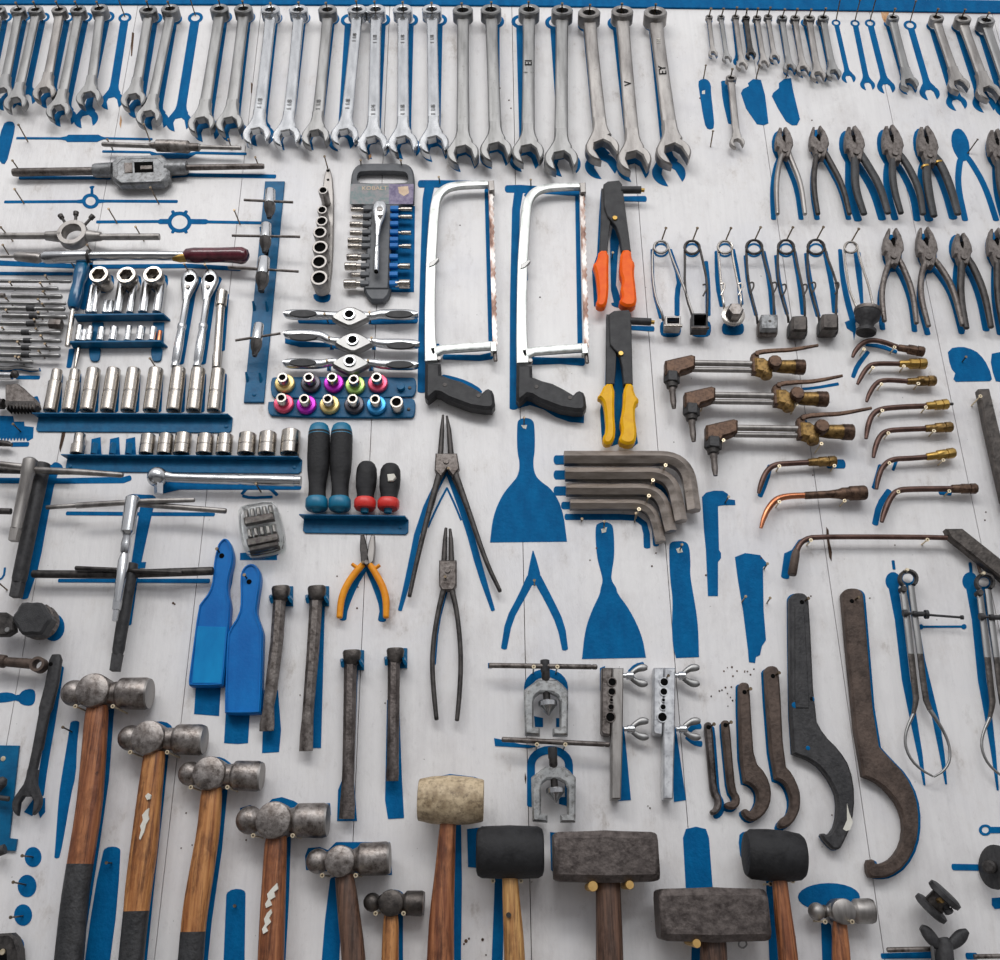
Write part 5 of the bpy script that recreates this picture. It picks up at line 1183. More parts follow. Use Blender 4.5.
# ---------------------------------------------------------------- wire valve clamps hanging on nails
def clamp(label, coil, L_, R_, kind, blk, wm, hooks=True, d=.02):
    t = Thing('wire_clamp', label, 'wire clamp', 'wire spring clamps hanging on nails')
    (cx, cy, r) = coil
    w_ = 2.5
    pr = [(cx+r*math.cos(a), cy+r*.86*math.sin(a), d+.004*math.sin(a/2), w_) for a in [2*math.pi*k/20 for k in range(20)]]
    a = t.part('spring_coil', M().sweep(pr, 8, closed=True), wm)
    for side, q in ((-1, L_), (1, R_)):
        top = (cx+side*r*.98, cy-1, d, w_)
        t.part('wire_leg', M().sweep([(cx+side*r*.4, cy-r*.8, d, w_), top]+[(x, y, d, w_) for x, y in q]+[(q[-1][0]+side*-.5, q[-1][1]+7, d-.006, w_)], 8, sm=1), wm)
    if hooks:
        for (hx, hy) in hooks:
            t.part('wire_hook', M().sweep([(hx-2, hy-6, d+.002, 1.8), (hx+1.6, hy-7, d+.003, 1.8), (hx+2.4, hy-3, d+.003, 1.8), (hx+.6, hy+1, d+.003, 1.8), (hx-1.6, hy+5, d+.002, 1.8)], 8, sm=2), wm)
    x0, y0, x1, y1 = blk
    if kind == 'box':
        t.part('block', M().px(rq([(x0+3,y0),(x1,y0),(x1,y1-4),(x0+3,y1-4)], .1), .008, .036, .0035), 'hammer_dark')
        t.part('base_plate', M().px(rq([(x0,y0+6),(x1,y0+6),(x1,y1),(x0,y1)], .1), .006, .022, .003), 'black_iron')
    elif kind == 'greybox':
        t.part('block', M().px(rq([(x0+3,y0),(x1,y0),(x1,y1-5),(x0+3,y1-5)], .06), .008, .030, .002), 'cast_zinc')
        t.part('dimple', M().disc((x0+x1)/2+2, (y0+y1)/2-3, 1.6, .028, .0304, 12), 'dark_steel')
        t.part('base_plate', M().px(rq([(x0,y0+6),(x1,y0+6),(x1,y1),(x0,y1)], .06), .006, .018, .002), 'worn_steel')
    elif kind == 'open':
        o_ = [(x0,y0),(x1,y0),(x1,y1),(x0,y1)]
        i_ = [(x0+2,y0+1.6),(x1-1.6,y0+1.6),(x1-1.6,y1-3.4),(x0+2,y1-3.4)]
        t.part('cup_frame', M().px(o_, .010, .030, .001, holes=[i_]), wm if wm != 'dark_steel' else 'black_iron')
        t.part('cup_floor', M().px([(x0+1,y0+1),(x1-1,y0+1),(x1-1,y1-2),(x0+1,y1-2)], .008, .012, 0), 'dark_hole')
        t.part('cup_lip', M().rod((x0-1,y1-1,.031),(x1+1,y1-1,.031), 3, 10), 'nickel' if wm != 'dark_steel' else 'worn_steel')
    t.done(); 
    nail_w((P(cx+.5, cy-r*.7, 0).x, 0, P(cx+.5, cy-r*.7-1, d*.0).z), .036, .10, .10)
clamp('grey wire clamp with a small brass-edged cup, first from the left', (661,247,7), [(652,255),(652.6,280),(656,300),(662.5,314)], [(671,256),(680,278),(685,290),(690,306),(693,314)], 'open', (665,316,681,327), 'grey_steel', hooks=False)
clamp('dark wire clamp with a square black open cup, second from the left', (692,247.4,7.6), [(685,262),(684.6,284),(687,300),(692,314)], [(703,262),(707,281),(707.6,298),(707,314)], 'open', (692,313,708,329), 'dark_steel', hooks=[(704.6,291)])
clamp('bright wire clamp carrying a round silver cup and hexagon, third from the left', (725,247.2,7.2), [(718.6,256),(720,272),(721,285),(722.6,296),(724,305)], [(732,254),(735,270),(738.4,286),(740.6,294),(741,303)], 'none', (0,0,0,0), 'nickel', hooks=[(722.5,290),(740,290)])
c = P(733.4,315,.026); R = 11.6*S(733,315,.026)
t = Thing('bolt_cup', 'round silver cup with a hexagonal cap held in the third wire clamp', 'cup')
t.part('cup', M().lathe((c.x,-.004,c.z),(c.x,-.026,c.z),[(0,R*.4),(.5,R*.86),(.8,R),(1,R),(1.05,R*.86)],30),'nickel')
c2 = P(737,308,.044); t.part('hex_cap', M().lathe((c.x,-.026,c.z),(c.x,-.046,c.z),[(0,R*.74),(.85,R*.70),(1,R*.58)],6),'hammer_steel'); t.done()
clamp('dark wire clamp with a pale grey square block, fourth from the left', (754.2,247,8), [(746.6,260),(748,278),(751,295),(757,317)], [(764,260),(770,278),(773.4,292),(774,312)], 'greybox', (758,314,778,334), 'dark_steel', hooks=[(751.6,289),(774.6,289)])
clamp('dark wire clamp with a dark block, fifth from the left', (786,247,8), [(777.6,260),(778,280),(782,298),(788,316)], [(796,260),(800,276),(804,294),(805,312)], 'box', (789,315,808,335), 'dark_steel', hooks=[(784,291),(805,291)])
clamp('dark wire clamp with a dark block, sixth, left of the funnel cup', (816,247,8.4), [(807.4,262),(809,282),(813,298),(819,317)], [(827,257),(833,272),(837,285),(836.5,300),(836,313)], 'box', (819,313,839,333), 'dark_steel', hooks=[(813.4,289),(836.6,289)])
clamp('bright wire clamp holding a black funnel cup, last on the right', (850.8,247.4,6.4), [(844.6,258),(847,275),(849,289),(852,297),(858,311)], [(859,256),(864,272),(868,284),(871,296),(874,311)], 'none', (0,0,0,0), 'nickel', hooks=False)
c = P(868,316,.03); R = 13*S(868,316,.03)
t = Thing('funnel_cup', 'black hexagonal funnel cup hanging in the last wire clamp', 'cup'); b0, b1 = P(866,333,.024), P(868,310,.026)
t.part('cup', M().lathe(b0, b1, [(0,R*.74),(.12,R*.76),(.14,R*.5),(.42,R*.56),(.60,R*.9),(.9,R),(1,R*1.02),(1,R*.86),(.7,R*.7),(.7,0)], 26), 'black_iron'); t.part('rim', M().lathe(b0, b1, [(.86,R*1.02),(.92,R*1.05),(1.0,R*1.04),(1.0,R*1.0)], 26), 'worn_steel'); t.done()
for q in ([(670,250,4),(680,280,5),(677,292,5),(677,315,5)],[(652,250,3),(653,290,3),(661,318,4)],[(706,262,4),(708,285,5),(708,315,5)],[(717,252,5),(718,285,6),(722,306,5)],[(733,250,4),(738,275,4),(741,304,5)],[(763,252,5),(770,282,5),(773,314,6)],[(745,256,3),(748,285,4),(756,315,4)],
  [(794,252,5),(800,285,5),(803,314,5)],[(776,256,4),(779,285,5),(787,314,4)],[(806,254,4),(810,285,6),(818,316,5)],[(825,252,5),(832,285,5),(835,312,6)],[(840,250,4),(842,275,5),(847,300,6),(853,322,6)],[(857,253,7),(859,275,6),(862,305,3)]): pstrip(q, 1)
for x, y in ((661,249),(692,249),(725,249),(754,249),(786,249),(816,249)): pring(x, y+1, 8, 6)
for x0, y0, x1, y1 in ((660,320,681,337),(691,320,711,337),(722,322,744,335)): paint(rq([(x0,y0),(x1,y0),(x1,y1),(x0,y1)], .2))
paint([(845,322),(855,318),(856,330),(854,340),(853,332),(847,328)])
# ---------------------------------------------------------------- cutting torches
def torch(ox, oy, k, label, lev):
    d = .030
    X = lambda x, y: (665+ox+(x-665)*k, 360+oy+(y-360)*k)
    X3 = lambda x, y, dd=d: (*X(x, y), dd)
    px_ = lambda pts: [X(x, y) for x, y in pts]
    t = Thing('cutting_torch', label, 'torch', 'brass cutting torches')
    h = t.part('head', M().px(px_([(665.3,360),(678,357),(691.7,354),(695.5,355.4),(695.4,366.4),(688,369.5),(682,371),(680,374.5),(665.3,374.5)]), d-.010, d+.009, .003), 'brown_bronze')
    t.part('head_nut', M().hexa(P(*X3(671.8,373.5)), P(*X3(671.6,383.4)), 8.2*k*S(672,378,d)), 'black_iron', under=h)
    t.part('head_nut', M().steps(X3(671.6,383), X3(672,388), [(0,12*k),(.9,11*k),(1,9*k)], 14), 'dark_steel', under=h)
    t.part('nozzle', M().steps(X3(672,387), X3(674,408.4), [(0,7.4*k),(.2,7*k),(.25,6*k),(.7,6*k),(.9,4.6*k),(1,4*k)], 14), 'worn_steel')
    t.part('tube', M().rod(X3(694,363), X3(756,364), 6.2*k, 14), 'grey_steel'); t.part('tube', M().rod(X3(692,369.6,d-.004), X3(756,370.4,d-.004), 5.4*k, 14), 'grey_steel')
    v = t.part('valve_body', M().px(px_([(755,357),(764,357),(771,362),(771,369),(763,372),(756,370)]), d-.010, d+.010, .003), 'brass')
    t.part('valve_post', M().px(px_([(751.6,354),(755,351.4),(759,352),(760,360),(757,372),(753,372),(751.8,364)]), d-.008, d+.006, .002), 'brown_bronze', under=v)
    t.part('valve_cap', M().steps(X3(765,370), X3(767,378.6), [(0,11*k),(.3,13*k),(.8,12*k),(1,9*k)], 16), 'brass', under=v)
    t.part('control_knob', M().disc(*X(775.8,360.4), 7*k, d, d+.020, 10), 'brown_bronze', under=v)
    t.part('spindle', M().rod(X3(768,372,d+.006), X3(774,367,d+.006), 4*k, 10), 'brass', under=v)
    t.part('handle_tube', M().steps(X3(772,366.4), X3(804,367.2), [(0,11*k),(.3,13.4*k),(.62,13.8*k),(.64,14.4*k),(.97,15*k),(1,13.4*k)], 20), 'brass')
    t.part('threaded_end', M().steps(X3(794,367), X3(804.4,367.3), [(0,15.2*k),(.2,15.6*k),(.3,15.2*k),(.5,15.7*k),(.6,15.3*k),(.9,15.7*k),(1,14*k)], 20), 'brown_bronze')
    l_ = t.part('lever', M().sweep([(*X(756,353.4), d+.004, 5*k, .006), (*X(762,351.8), d+.006, 5*k, .006), (*X(775,350.6), d+.012, 4.4*k, .006), (*X(792,350), d+.016, 4.2*k, .006), (X(818,0)[0]+lev[0], X(0,345.4)[1]+lev[1], d+.020, 2.6*k, .006)], 10, 3, sm=2), 'brown_bronze')
    t.part('lever_pin', M().disc(*X(757.4,353), 2.4*k, d, d+.0095, 12), 'brown_bronze', under=l_)
    t.done(); return X
def ring_nail(x, y, L=.036):
    """bright nail seen head on"""
    e = P(x, y, L); m_ = M(); m_.lathe((e.x, .002, e.z), (e.x, -L, e.z), [(0,.0013),(.955,.0013),(.96,.0030),(1,.0030)], 12)
    MARKS.append(('bright_nail', m_, 'nail_bright'))
    MARKS.append(('nail_dimple', M().lathe((e.x, -L+.0004, e.z), (e.x, -L-.0003, e.z), [(0,.0016),(1,.0014)], 10), 'nail_steel'))
torch(0,0,1,'brass cutting torch with a pale lever, uppermost of the three',(0,0)); torch(19.5,31.8,1.025,'brass cutting torch in the middle, with its blue lever outline showing',(1,-1)); torch(41,64.6,1.055,'brass cutting torch with a greenish valve, lowest of the three',(4,-1))
for x, y in ((682,370),(704.6,401),(723.5,440),(792,348) if 0 else (796.6,404),(821.5,443.5)): ring_nail(x, y)
pstrip([(792,390,3),(815,388,3),(838,384,3.4)],1); pstrip([(798,424,4),(806,422,5)],0)
# ---------------------------------------------------------------- torch tips
def tip(label, path, nut, w_=5, mt='dark_copper', nm='brass', nw=10, extra=None, taper=.62, d=.016, nails=()):
    t = Thing('torch_tip', label, 'torch tip', 'bent torch tips with brass nuts')
    q = [(x, y, d, w_*(taper if i == 0 else 1)) for i, (x, y) in enumerate(path)]
    t.part('tube', M().sweep(q, 12, sm=2), mt)
    (x0, y0), (x1, y1) = nut
    t.part('sleeve', M().steps((x0-1,y0,d),(x0+(x1-x0)*.4,y0+(y1-y0)*.4,d), [(0,w_*1.1),(.1,w_*1.4),(1,w_*1.5)], 14), nm)
    t.part('nut', M().steps((x0+(x1-x0)*.34,y0+(y1-y0)*.34,d),(x1,y1,d), [(0,nw*.86),(.05,nw),(.5,nw),(.52,nw*.86),(.56,nw*.86),(.58,nw*1.06),(.94,nw*1.06),(1,nw*.9)], 8), nm)
    if extra: t.part('black_plug', M().rod((x1,y1,d),(x1+5,y1,d),3,10), 'black_iron')
    t.done()
    for x, y in nails: ring_nail(x, y, .021)
    return
tip('bent torch tip with dull bronze nut, uppermost of the right column', [(852.6,357),(855,351),(861,344),(869,340),(881,341),(899,347.6)], ((899,347.6),(924,352)), 5, nm='brown_bronze', nails=[(864,349),(894.6,347)])
tip('bent torch tip with bright yellow nut, second in the right column', [(857.6,384),(861,377),(867,367.4),(874,363.4),(899,363.8)], ((900,363.8),(926,363.6)), 5, nm='brass_yellow', nw=10.6, nails=[(873,367.4),(904,366)])
tip('bent torch tip with short dull nut, third in the right column', [(866.6,401.5),(869,394),(875,384),(883,379.6),(908,381.4)], ((908,381.4),(935.4,380.6)), 5, nails=[(881.6,384),(918.4,383.4)])
tip('long bent torch tip with a black plug in its nut, fourth in the right column', [(866,438.6),(867.4,428),(871,416),(879,409),(900,407),(927,406)], ((927,406),(948,404)), 5.6, nm='brass_yellow', extra=1, nails=[(882.4,410.4),(926,407)])
tip('bent torch tip with round brass nut, fifth in the right column', [(873.4,457.4),(875,448),(879,437),(886,430.6),(905,429.4),(927,428.6)], ((926,428.6),(952,426.8)), 5.4, nails=[(888.4,433),(934,430.6)])
tip('bent torch tip with golden nut, sixth in the right column', [(876.5,489),(878,478),(882.6,466),(892,459),(910,458.4),(927,457)], ((927,457),(954.6,452.6)), 5.4, nm='brass_yellow', nails=[(889.6,463),(943.4,460)])
tip('longest bent torch tip with dull nut, lowest in the right column', [(881.7,522),(884,513),(889.5,499),(897,490),(915,489),(953,488.8)], ((952,488.8),(976.8,488.6)), 6, nm='brown_bronze', nails=[(898.4,491.6),(949.4,491)])
tip('bent torch tip with brass nut below the lowest cutting torch', [(758.7,493),(760.6,485),(765.6,472),(774,464.4),(790,463.4),(809,462.4)], ((809,462.4),(836,460.8)), 5.6, nails=[(779.4,466),(834.6,465.6)])
d = .02
t = Thing('heating_torch_tip', 'copper torch tip with a long brass flared body, below the lowest torch', 'torch tip')
t.part('tube', M().sweep([(x, y, d, w_) for x, y, w_ in ((761,528,3.4),(763,520,5),(767.6,509,6.4),(776,499,6.6),(788,496,6.4),(806,495.4,6.2))], 14, sm=2), 'copper')
t.part('body', M().steps((804,495.6,d),(866,492.6,d), [(0,5.6),(.02,7.6),(.40,7.8),(.56,10),(.62,12.6),(.72,12.6),(.74,14.6),(.97,15),(1,13)], 20), 'brown_bronze'); t.done(); ring_nail(779.4,501.6,.024); ring_nail(844.6,500.6,.024)
t = Thing('long_torch_rod', 'long thin brown torch rod with an angled nozzle, lying across the right side', 'torch rod'); d = .02
t.part('rod', M().sweep([(x, y, d, w_) for x, y, w_ in ((796,553,6),(799,545,5.6),(805,539.4,5.4),(814,537,5.2),(860,536.8,5.2),(925,537.2,5.2),(947,537.8,5))], 12, sm=1), 'dark_copper')
t.part('nozzle', M().steps((796.6,549,d),(792,575,d), [(0,5),(.1,7),(.3,8.4),(.97,8.8),(1,7.6)], 14), 'rust_iron'); t.done(); ring_nail(811,540,.024); ring_nail(927.6,539.6,.024)
for q in ([(853,377,4),(857,366,5),(868,352,4)],[(893,470,3),(897,459,3)],[(770,466,5),(766,480,6),(760,496,5)],[(828,464,10),(843,464,10)],[(889,491,6),(879,505,6),(875,524,6)],[(881,466,6),(877,480,6),(874,488,5)],[(866,345,3),(880,346,5),(896,352,4)]): pstrip(q, 1)
pstrip([(812,538,5),(800,542,5),(794,552,6),(788,555,8),(785,577,8)],0); pstrip([(940,492,6),(950,493,6)],0)
# ---------------------------------------------------------------- pry bars
t = Thing('pry_bar', 'flat dark steel bar with a slanted end at the right edge', 'bar'); a = t.part('bar', M().px([(946,528.4),(963,528.2),(1000,557.6),(1030,582),(1030,602),(1000,577),(951,538)], .012, .026, .0025), 'hammer_dark'); t.done()
t = Thing('pry_bar', 'straight dark steel bar hanging from a nail at the right edge', 'bar'); t.part('bar', M().px([(978.6,388.5),(989.8,388),(1000,430),(1030,530),(1024,545),(1003,500),(986,426)], .012, .026, .0025), 'hammer_dark'); t.done(); ring_nail(980.6,396,.035)
paint([(978,396),(990,440),(1000,480),(1010,510),(1000,500),(985,440)])
paint([(948,352),(952,348),(958,347),(964,347),(971,349),(977,352),(982,357),(986,362.5),(990,371),(992,379),(990,381),(956,381.6),(953.6,379),(955.4,373),(952,369),(949.6,362)])
paint([(992,353.6),(1000,352),(1015,353),(1016,384),(996,381),(993,372),(991,362)])
nail(962,362,.02)
# ---------------------------------------------------------------- hook spanners
def hookspan(label, out, mt, d1, hole, sm=1, extra=None):
    t = Thing('hook_spanner', label, 'hook spanner', 'hook spanners hanging on nails')
    a = t.part('body', M().px(out, .005, d1, .0028, sm=sm), mt)
    t.part('hanging_hole', M().disc(*hole, 2.2, d1-.001, d1+.0005, 14), 'dark_hole', under=a)
    if extra: extra(t, a)
    t.done(); nail_w((P(*hole, d1).x, 0, P(*hole, d1).z), d1+.012, .25, .1)
H1 = [(789.4,600),(791,595.6),(795,593),(799.4,592.5),(804,593),(807.6,596),(809.4,601),(815,717.5),(824.4,734.7),(840,750),(851,767.5),(855.6,795.6),(852.5,823.8),(842,847),(838,850),(832,848.8),(821,836),(822.8,832.5),(829,835.6),(836.9,823.8),(838.4,798.8),(832,783),(821,767.5),(810,759.7),(800,756),(791.6,752.5)]
def h1x(t, a):
    t.part('raised_panel', M().px([(795,606),(804,606),(809,700),(809,708),(796,708),(795,700)], .018, .0205, .0008), 'black_iron', under=a)
    t.part('paint_spot', M().disc(794.8,705,3,.018,.0195,12), 'blue_paint', under=a); t.part('paint_spot', M().disc(812,699,2.6,.018,.0190,12), 'blue_paint', under=a); t.part('paint_spot', M().disc(808,748,2.2,.018,.0192,12), 'blue_paint', under=a)
    t.part('oval_mark', M().px(rq([(802,718),(813,717),(814,737),(803,737)], .3), .018, .0192, .0005, holes=[rq([(803.6,720),(811.4,719),(812.4,735),(804.6,735)], .3)]), 'black_iron', under=a)
    t.part('white_paint_splash', M().px([(847,803),(849,812),(853,822),(850,830),(846,831),(843,829),(847,820)], .018, .0192, 0), 'cream_paint', under=a)
hookspan('large black hook spanner with white paint splash and blue spots', H1, 'black_iron', .019, (802,602), 1, h1x)
H2 = [(842,595),(843.6,590.6),(848,588.4),(853,587.8),(859,588.6),(863,592),(864,597),(876,742.5),(890,758),(905.6,773.8),(916.6,795.6),(919.7,820.6),(916.6,845.6),(905.6,866),(890,877),(877.5,878.4),(868.4,877),(866.8,860),(874.4,859),(876,864.4),(884,863),(893,858),(902.5,844),(905,823.8),(899.4,805),(886.9,789.4),(874.4,780),(860,775)]
hookspan('largest rusty brown hook spanner, right of the black one', H2, 'rust_iron', .019, (852,601))
H3 = [(738.4,685.6),(741.6,682),(747.8,682.5),(749.8,686),(752,725),(754.7,761),(766.6,773.8),(771.9,789.4),(770.6,805),(763.4,816),(754,822),(746,819),(741.6,811.6),(745.6,808),(751,812),(757,803.4),(757.6,793),(752.5,785),(741.6,781.5)]
hookspan('mid-sized iron hook spanner with a short curl, third from the left', H3, 'rust_iron', .017, (744.6,692))
H4 = [(764.4,671),(767,666.6),(772,665.4),(777,666.6),(779.7,671),(784.4,764.4),(793,773.8),(800,789.4),(801,800),(800,811),(793,823.8),(784,829),(777.5,827),(780.6,819),(788.4,814.4),(791.6,801.9),(788.4,789.4),(783.8,781.6),(772.8,777.5)]
hookspan('mid-sized iron hook spanner, fourth from the left, above the black mallet', H4, 'rust_iron', .017, (773,676))
H5 = [(704.4,724.6),(706.4,721.8),(710.6,721.8),(712.6,725),(715.4,762),(717.6,790),(721.8,797),(722.4,806),(718.6,813),(712.6,815.6),(709.8,811),(714.6,808),(716,801),(711,794),(709,775),(706.6,745)]
hookspan('smallest thin iron hook spanner, first from the left', H5, 'chisel_steel', .014, (708.6,727))
H6 = [(721.4,723),(723.4,720),(728,720),(730,723),(733,760),(736,790),(740.6,797),(740,805),(735,809.6),(727,808.6),(724,804.6),(728,801.6),(732,801.6),(733.6,798),(728,790),(725,760)]
hookspan('small iron hook spanner, second from the left', H6, 'rust_iron', .014, (725.6,725))
for H_, o_ in ((H3,(-3.6,2)),(H4,(-4,3)),(H2,(1.6,1.2)),(H5,(2.4,4)),(H6,(-2.6,3)),(H1,(-3,1))): paint(H_, 1, off=o_)
# ---------------------------------------------------------------- calipers
def caliper(ox, oy, label, full=True):
    d = .018
    g = lambda q: [(x+ox, y+oy, dd, *w_) for x, y, dd, *w_ in q]
    t = Thing('outside_caliper', label, 'caliper', 'steel outside calipers')
    cx, cy = 908+ox, 579+oy
    r = 8.4
    t.part('spring_ring', M().sweep([(cx+r*math.cos(a), cy+r*.95*math.sin(a), d, 3.4, .010) for a in [math.radians(-235+i*19) for i in range(16)]], 8, 4), 'dark_steel')
    t.part('roller', M().disc(904.5+ox, 588.5+oy, 3.2, d-.006, d+.008, 14), 'dark_steel')
    t.part('ring_nail_clip', M().disc(907.6+ox, 569.4+oy, 1.8, d, d+.010, 12), 'nail_bright')
    for leg in ([(903,588,d,6,.005),(907,620,d,6.2,.005),(911,654,d,6.2,.005),(914,680,d,6,.005),(916,698,d,6,.005),(915.4,704,d,5,.005),(913.4,714,d,3.6),(906.6,729,d,3),(904.8,740,d,2.8),(906.4,750,d,2.8),(912,761,d,2.8),(921.5,770,d,2.6),(933,776.4,d,2)],
                [(911,586,d,6,.005),(915.4,620,d,6.2,.005),(920,654,d,6.2,.005),(923,680,d,6,.005),(926,700,d,6,.005),(930,710,d,5,.005),(936,719,d,3.8),(944,732,d,3),(948.6,743,d,2.8),(950.4,754,d,2.8),(948.6,764,d,2.8),(943,771.6,d,2.6),(934,776.8,d,2)]):
        up = [q for q in leg if q[1] < 660]; dn = [q for q in leg if q[1] >= 654 and q[1] <= 715]; lo = [q for q in leg if q[1] >= 709 or len(q) == 4]
        a = t.part('leg', M().sweep(g(up), 10, 4), 'satin_steel'); t.part('worn_middle', M().sweep(g(dn), 10, 3), 'hammer_dark', under=a); t.part('curved_tip', M().sweep(g([dn[-1]]+lo), 10, 2, sm=1), 'satin_steel', under=a)
    b = t.part('adjusting_screw', M().rod((903+ox,613+oy,d+.004),(961+ox,617.4+oy,d+.004), 2.4, 10), 'black_iron')
    for x, y, w_, l_ in ((905,613,7,4),(915,613.6,5.6,4),(926.4,614.4,9,3),(921,614,5,8),(962,617.4,4.4,2.4)):
        t.part('screw_nut', M().rod((x-l_/2+ox, y+oy, d+.004),(x+l_/2+ox, y+oy, d+.004), w_, 12), 'black_iron', under=b)
    t.done()
caliper(0, 0, 'silver outside caliper with curved legs meeting in a loop, fully in view')
caliper(76.5, 3.5, 'silver outside caliper cut off by the right edge, under the slanted bar')
pstrip([(893,561,3),(894,569,3)],0); pdisc(893,581,7.5,9); pstrip([(893,585,10),(899,620,8.4),(906,680,8.4),(912,712,7.4),(920,755,5),(924.4,785,2)],0); pstrip([(908,586,5),(915,620,6),(922,660,6),(930,695,7),(936,720,7),(942,755,5),(946,784,2)],0)
pstrip([(921,626.8,2.2),(964,626.6,2.2)],0); pdisc(921,626.8,2.6); pdisc(964,626.6,2.6); pring(908,578,8,5.4)
pstrip([(970,563,3),(971,573,3)],0); pdisc(970,581,7.5,9); pstrip([(971,588,10),(976,620,8.4),(982,680,8.4),(988,715,7.4),(993,750,5),(997.6,790,2)],0); pstrip([(984,590,5),(991,625,6),(998,670,6),(1004,700,7)],0); pring(984,582,8,5.4)
t = single('red_pin', 'thin red pin above the second caliper', 'pin', M().rod((976.6,560.6,.01),(980.4,573,.01),3.2,10), 'rust_iron')
# ---------------------------------------------------------------- hex keys
def hexkey(label, pts, w_, d):
    t = Thing('hex_key', label, 'hex key', 'large steel hex keys')
    t.part('key', M().sweep([(x, y, d, w_) for x, y in pts], 6, 2), 'hex_steel'); t.done()
def bend(x0, y, xc, yc2, x1, y1, r):
    """arm along y from x0, round a corner, down to (x1,y1)"""
    out = [(x0, y), (x0+(xc-x0)*.5, y), (xc-r, y)]
    ex, ey = (x1-xc), (y1-y); l_ = math.hypot(ex, ey); ex /= l_; ey /= l_
    p0 = Vector((xc-r, y)); p1 = Vector((xc, y)); p2 = p1+Vector((ex, ey))*r
    for k in range(1, 9):
        u = k/8; out.append(tuple((1-u)**2*p0+2*u*(1-u)*p1+u*u*p2))
    out.append((x1, y1)); return out
hexkey('thickest and longest hex key, top of the nested set', bend(564, 458.6, 686, 0, 693.6, 511, 26), 15.6, .022)
hexkey('second thickest hex key, below the top one', bend(565, 474.6, 671, 0, 680.6, 521.6, 22), 14.4, .022)
hexkey('third hex key down in the nested set', bend(566, 490.2, 660, 0, 670.4, 532, 20), 13.4, .020)
hexkey('thinnest hex key, lowest of the nested set', bend(570, 505, 651, 0, 660.6, 542.4, 18), 11.6, .018)
for x, y in ((665.6,465),(653,480),(649,495.6),(639,509)): ring_nail(x, y, .042)
for x, y in ((634.6,520),): nail(x, y+2, .035)
for x, y in ((581,480),(581,495),(581.4,507),(581.6,521)): nail(x, y, .012)
for y in (460,475,491,505.6): pstrip([(556,y,10),(575,y,10)] if y < 500 else [(563,y,8),(580,y,8)], 0)
pstrip([(566,517,6.4),(620,517,6.4),(636,518,6.4),(644,524,6.4),(646.6,534,6.6),(647,547,6.6)],0); pstrip([(640,505,8),(652,512,8),(655,525,7),(656,545,6)],0); paint([(655,470),(668,480),(672,500),(665,505),(655,485)])
# ---------------------------------------------------------------- flaring yokes and bars
def yoke(ox, oy, label, bl, br):
    d = .028; g = lambda pts: [(x+ox, y+oy) for x, y in pts]
    t = Thing('flaring_yoke', label, 'flaring yoke', 'flaring tool yokes')
    o_ = [(523.8,690),(532,683.6),(538,679.6),(557,679.6),(562,683.6),(568.4,690.4),(568,735),(553,735),(553,728),(559.8,727),(560,700),(557.6,695.4),(551,692),(540,692),(535.6,695.4),(533.6,700),(533.6,727),(540,728),(540,735),(525,734)]
    t.part('frame', M().px(g(o_), d-.012, d+.006, .0025), 'yoke_zinc')
    a = t.part('screw', M().steps((545+ox,661+oy,d),(547+ox,704+oy,d), [(0,7.4),(.02,8.4),(.40,8.6),(.42,7.4),(1,7.4)], 12), 'dark_steel')
    t.part('screw_head', M().steps((544.8+ox,660+oy,d),(545.2+ox,672+oy,d), [(0,8),(.05,9.4),(.9,9.4),(1,8.4)], 14), 'black_iron', under=a)
    t.part('flare_cone', M().steps((547.4+ox,700.6+oy,d),(548.6+ox,716+oy,d), [(0,17),(.06,18.6),(.34,18.6),(.38,17),(.98,1.6),(1,.6)], 24), 'chrome')
    t.part('cross_bar', M().steps((*bl, d+.002), (*br, d+.002), [(0,3),(.01,5.2),(.45,5.2),(.94,5),(.95,4),(.96,5.2),(.99,5.2),(1,3)], 14), 'worn_steel'); t.done()
yoke(0, 0, 'zinc flaring yoke with steel cone and cross bar, upper one', (488.6,665.4), (597.4,667))
yoke(7.6, 87, 'zinc flaring yoke with steel cone and cross bar, lower one', (501.6,739.4), (610,744.6))
for x, y in ((533.8,666.6),(557.4,666.6),(537,744.4),(565.4,744.4)): ring_nail(x, y, .045)
def arch(x0, x1, yt, yb, w_):
    xm = (x0+x1)/2; r = (x1-x0)/2
    pstrip([(x0, yb, w_)]+[(xm-r*math.cos(a), yt+r*.8-r*.8*math.sin(a), w_) for a in [math.pi*k/12 for k in range(13)]]+[(x1, yb, w_)], 0)
arch(528,564,673,710,8); paint([(534,716),(543,718),(543,727),(535,727)]); paint([(556,718),(560,718),(560,727),(556,727)]); arch(531,569,750,805,8); paint([(559,797),(567,797),(567,806),(559,804)]); paint([(494,738),(504,740),(520,744),(540,746),(530,748),(495,746)]); paint([(488,663),(492,663),(492,668),(488,668)])
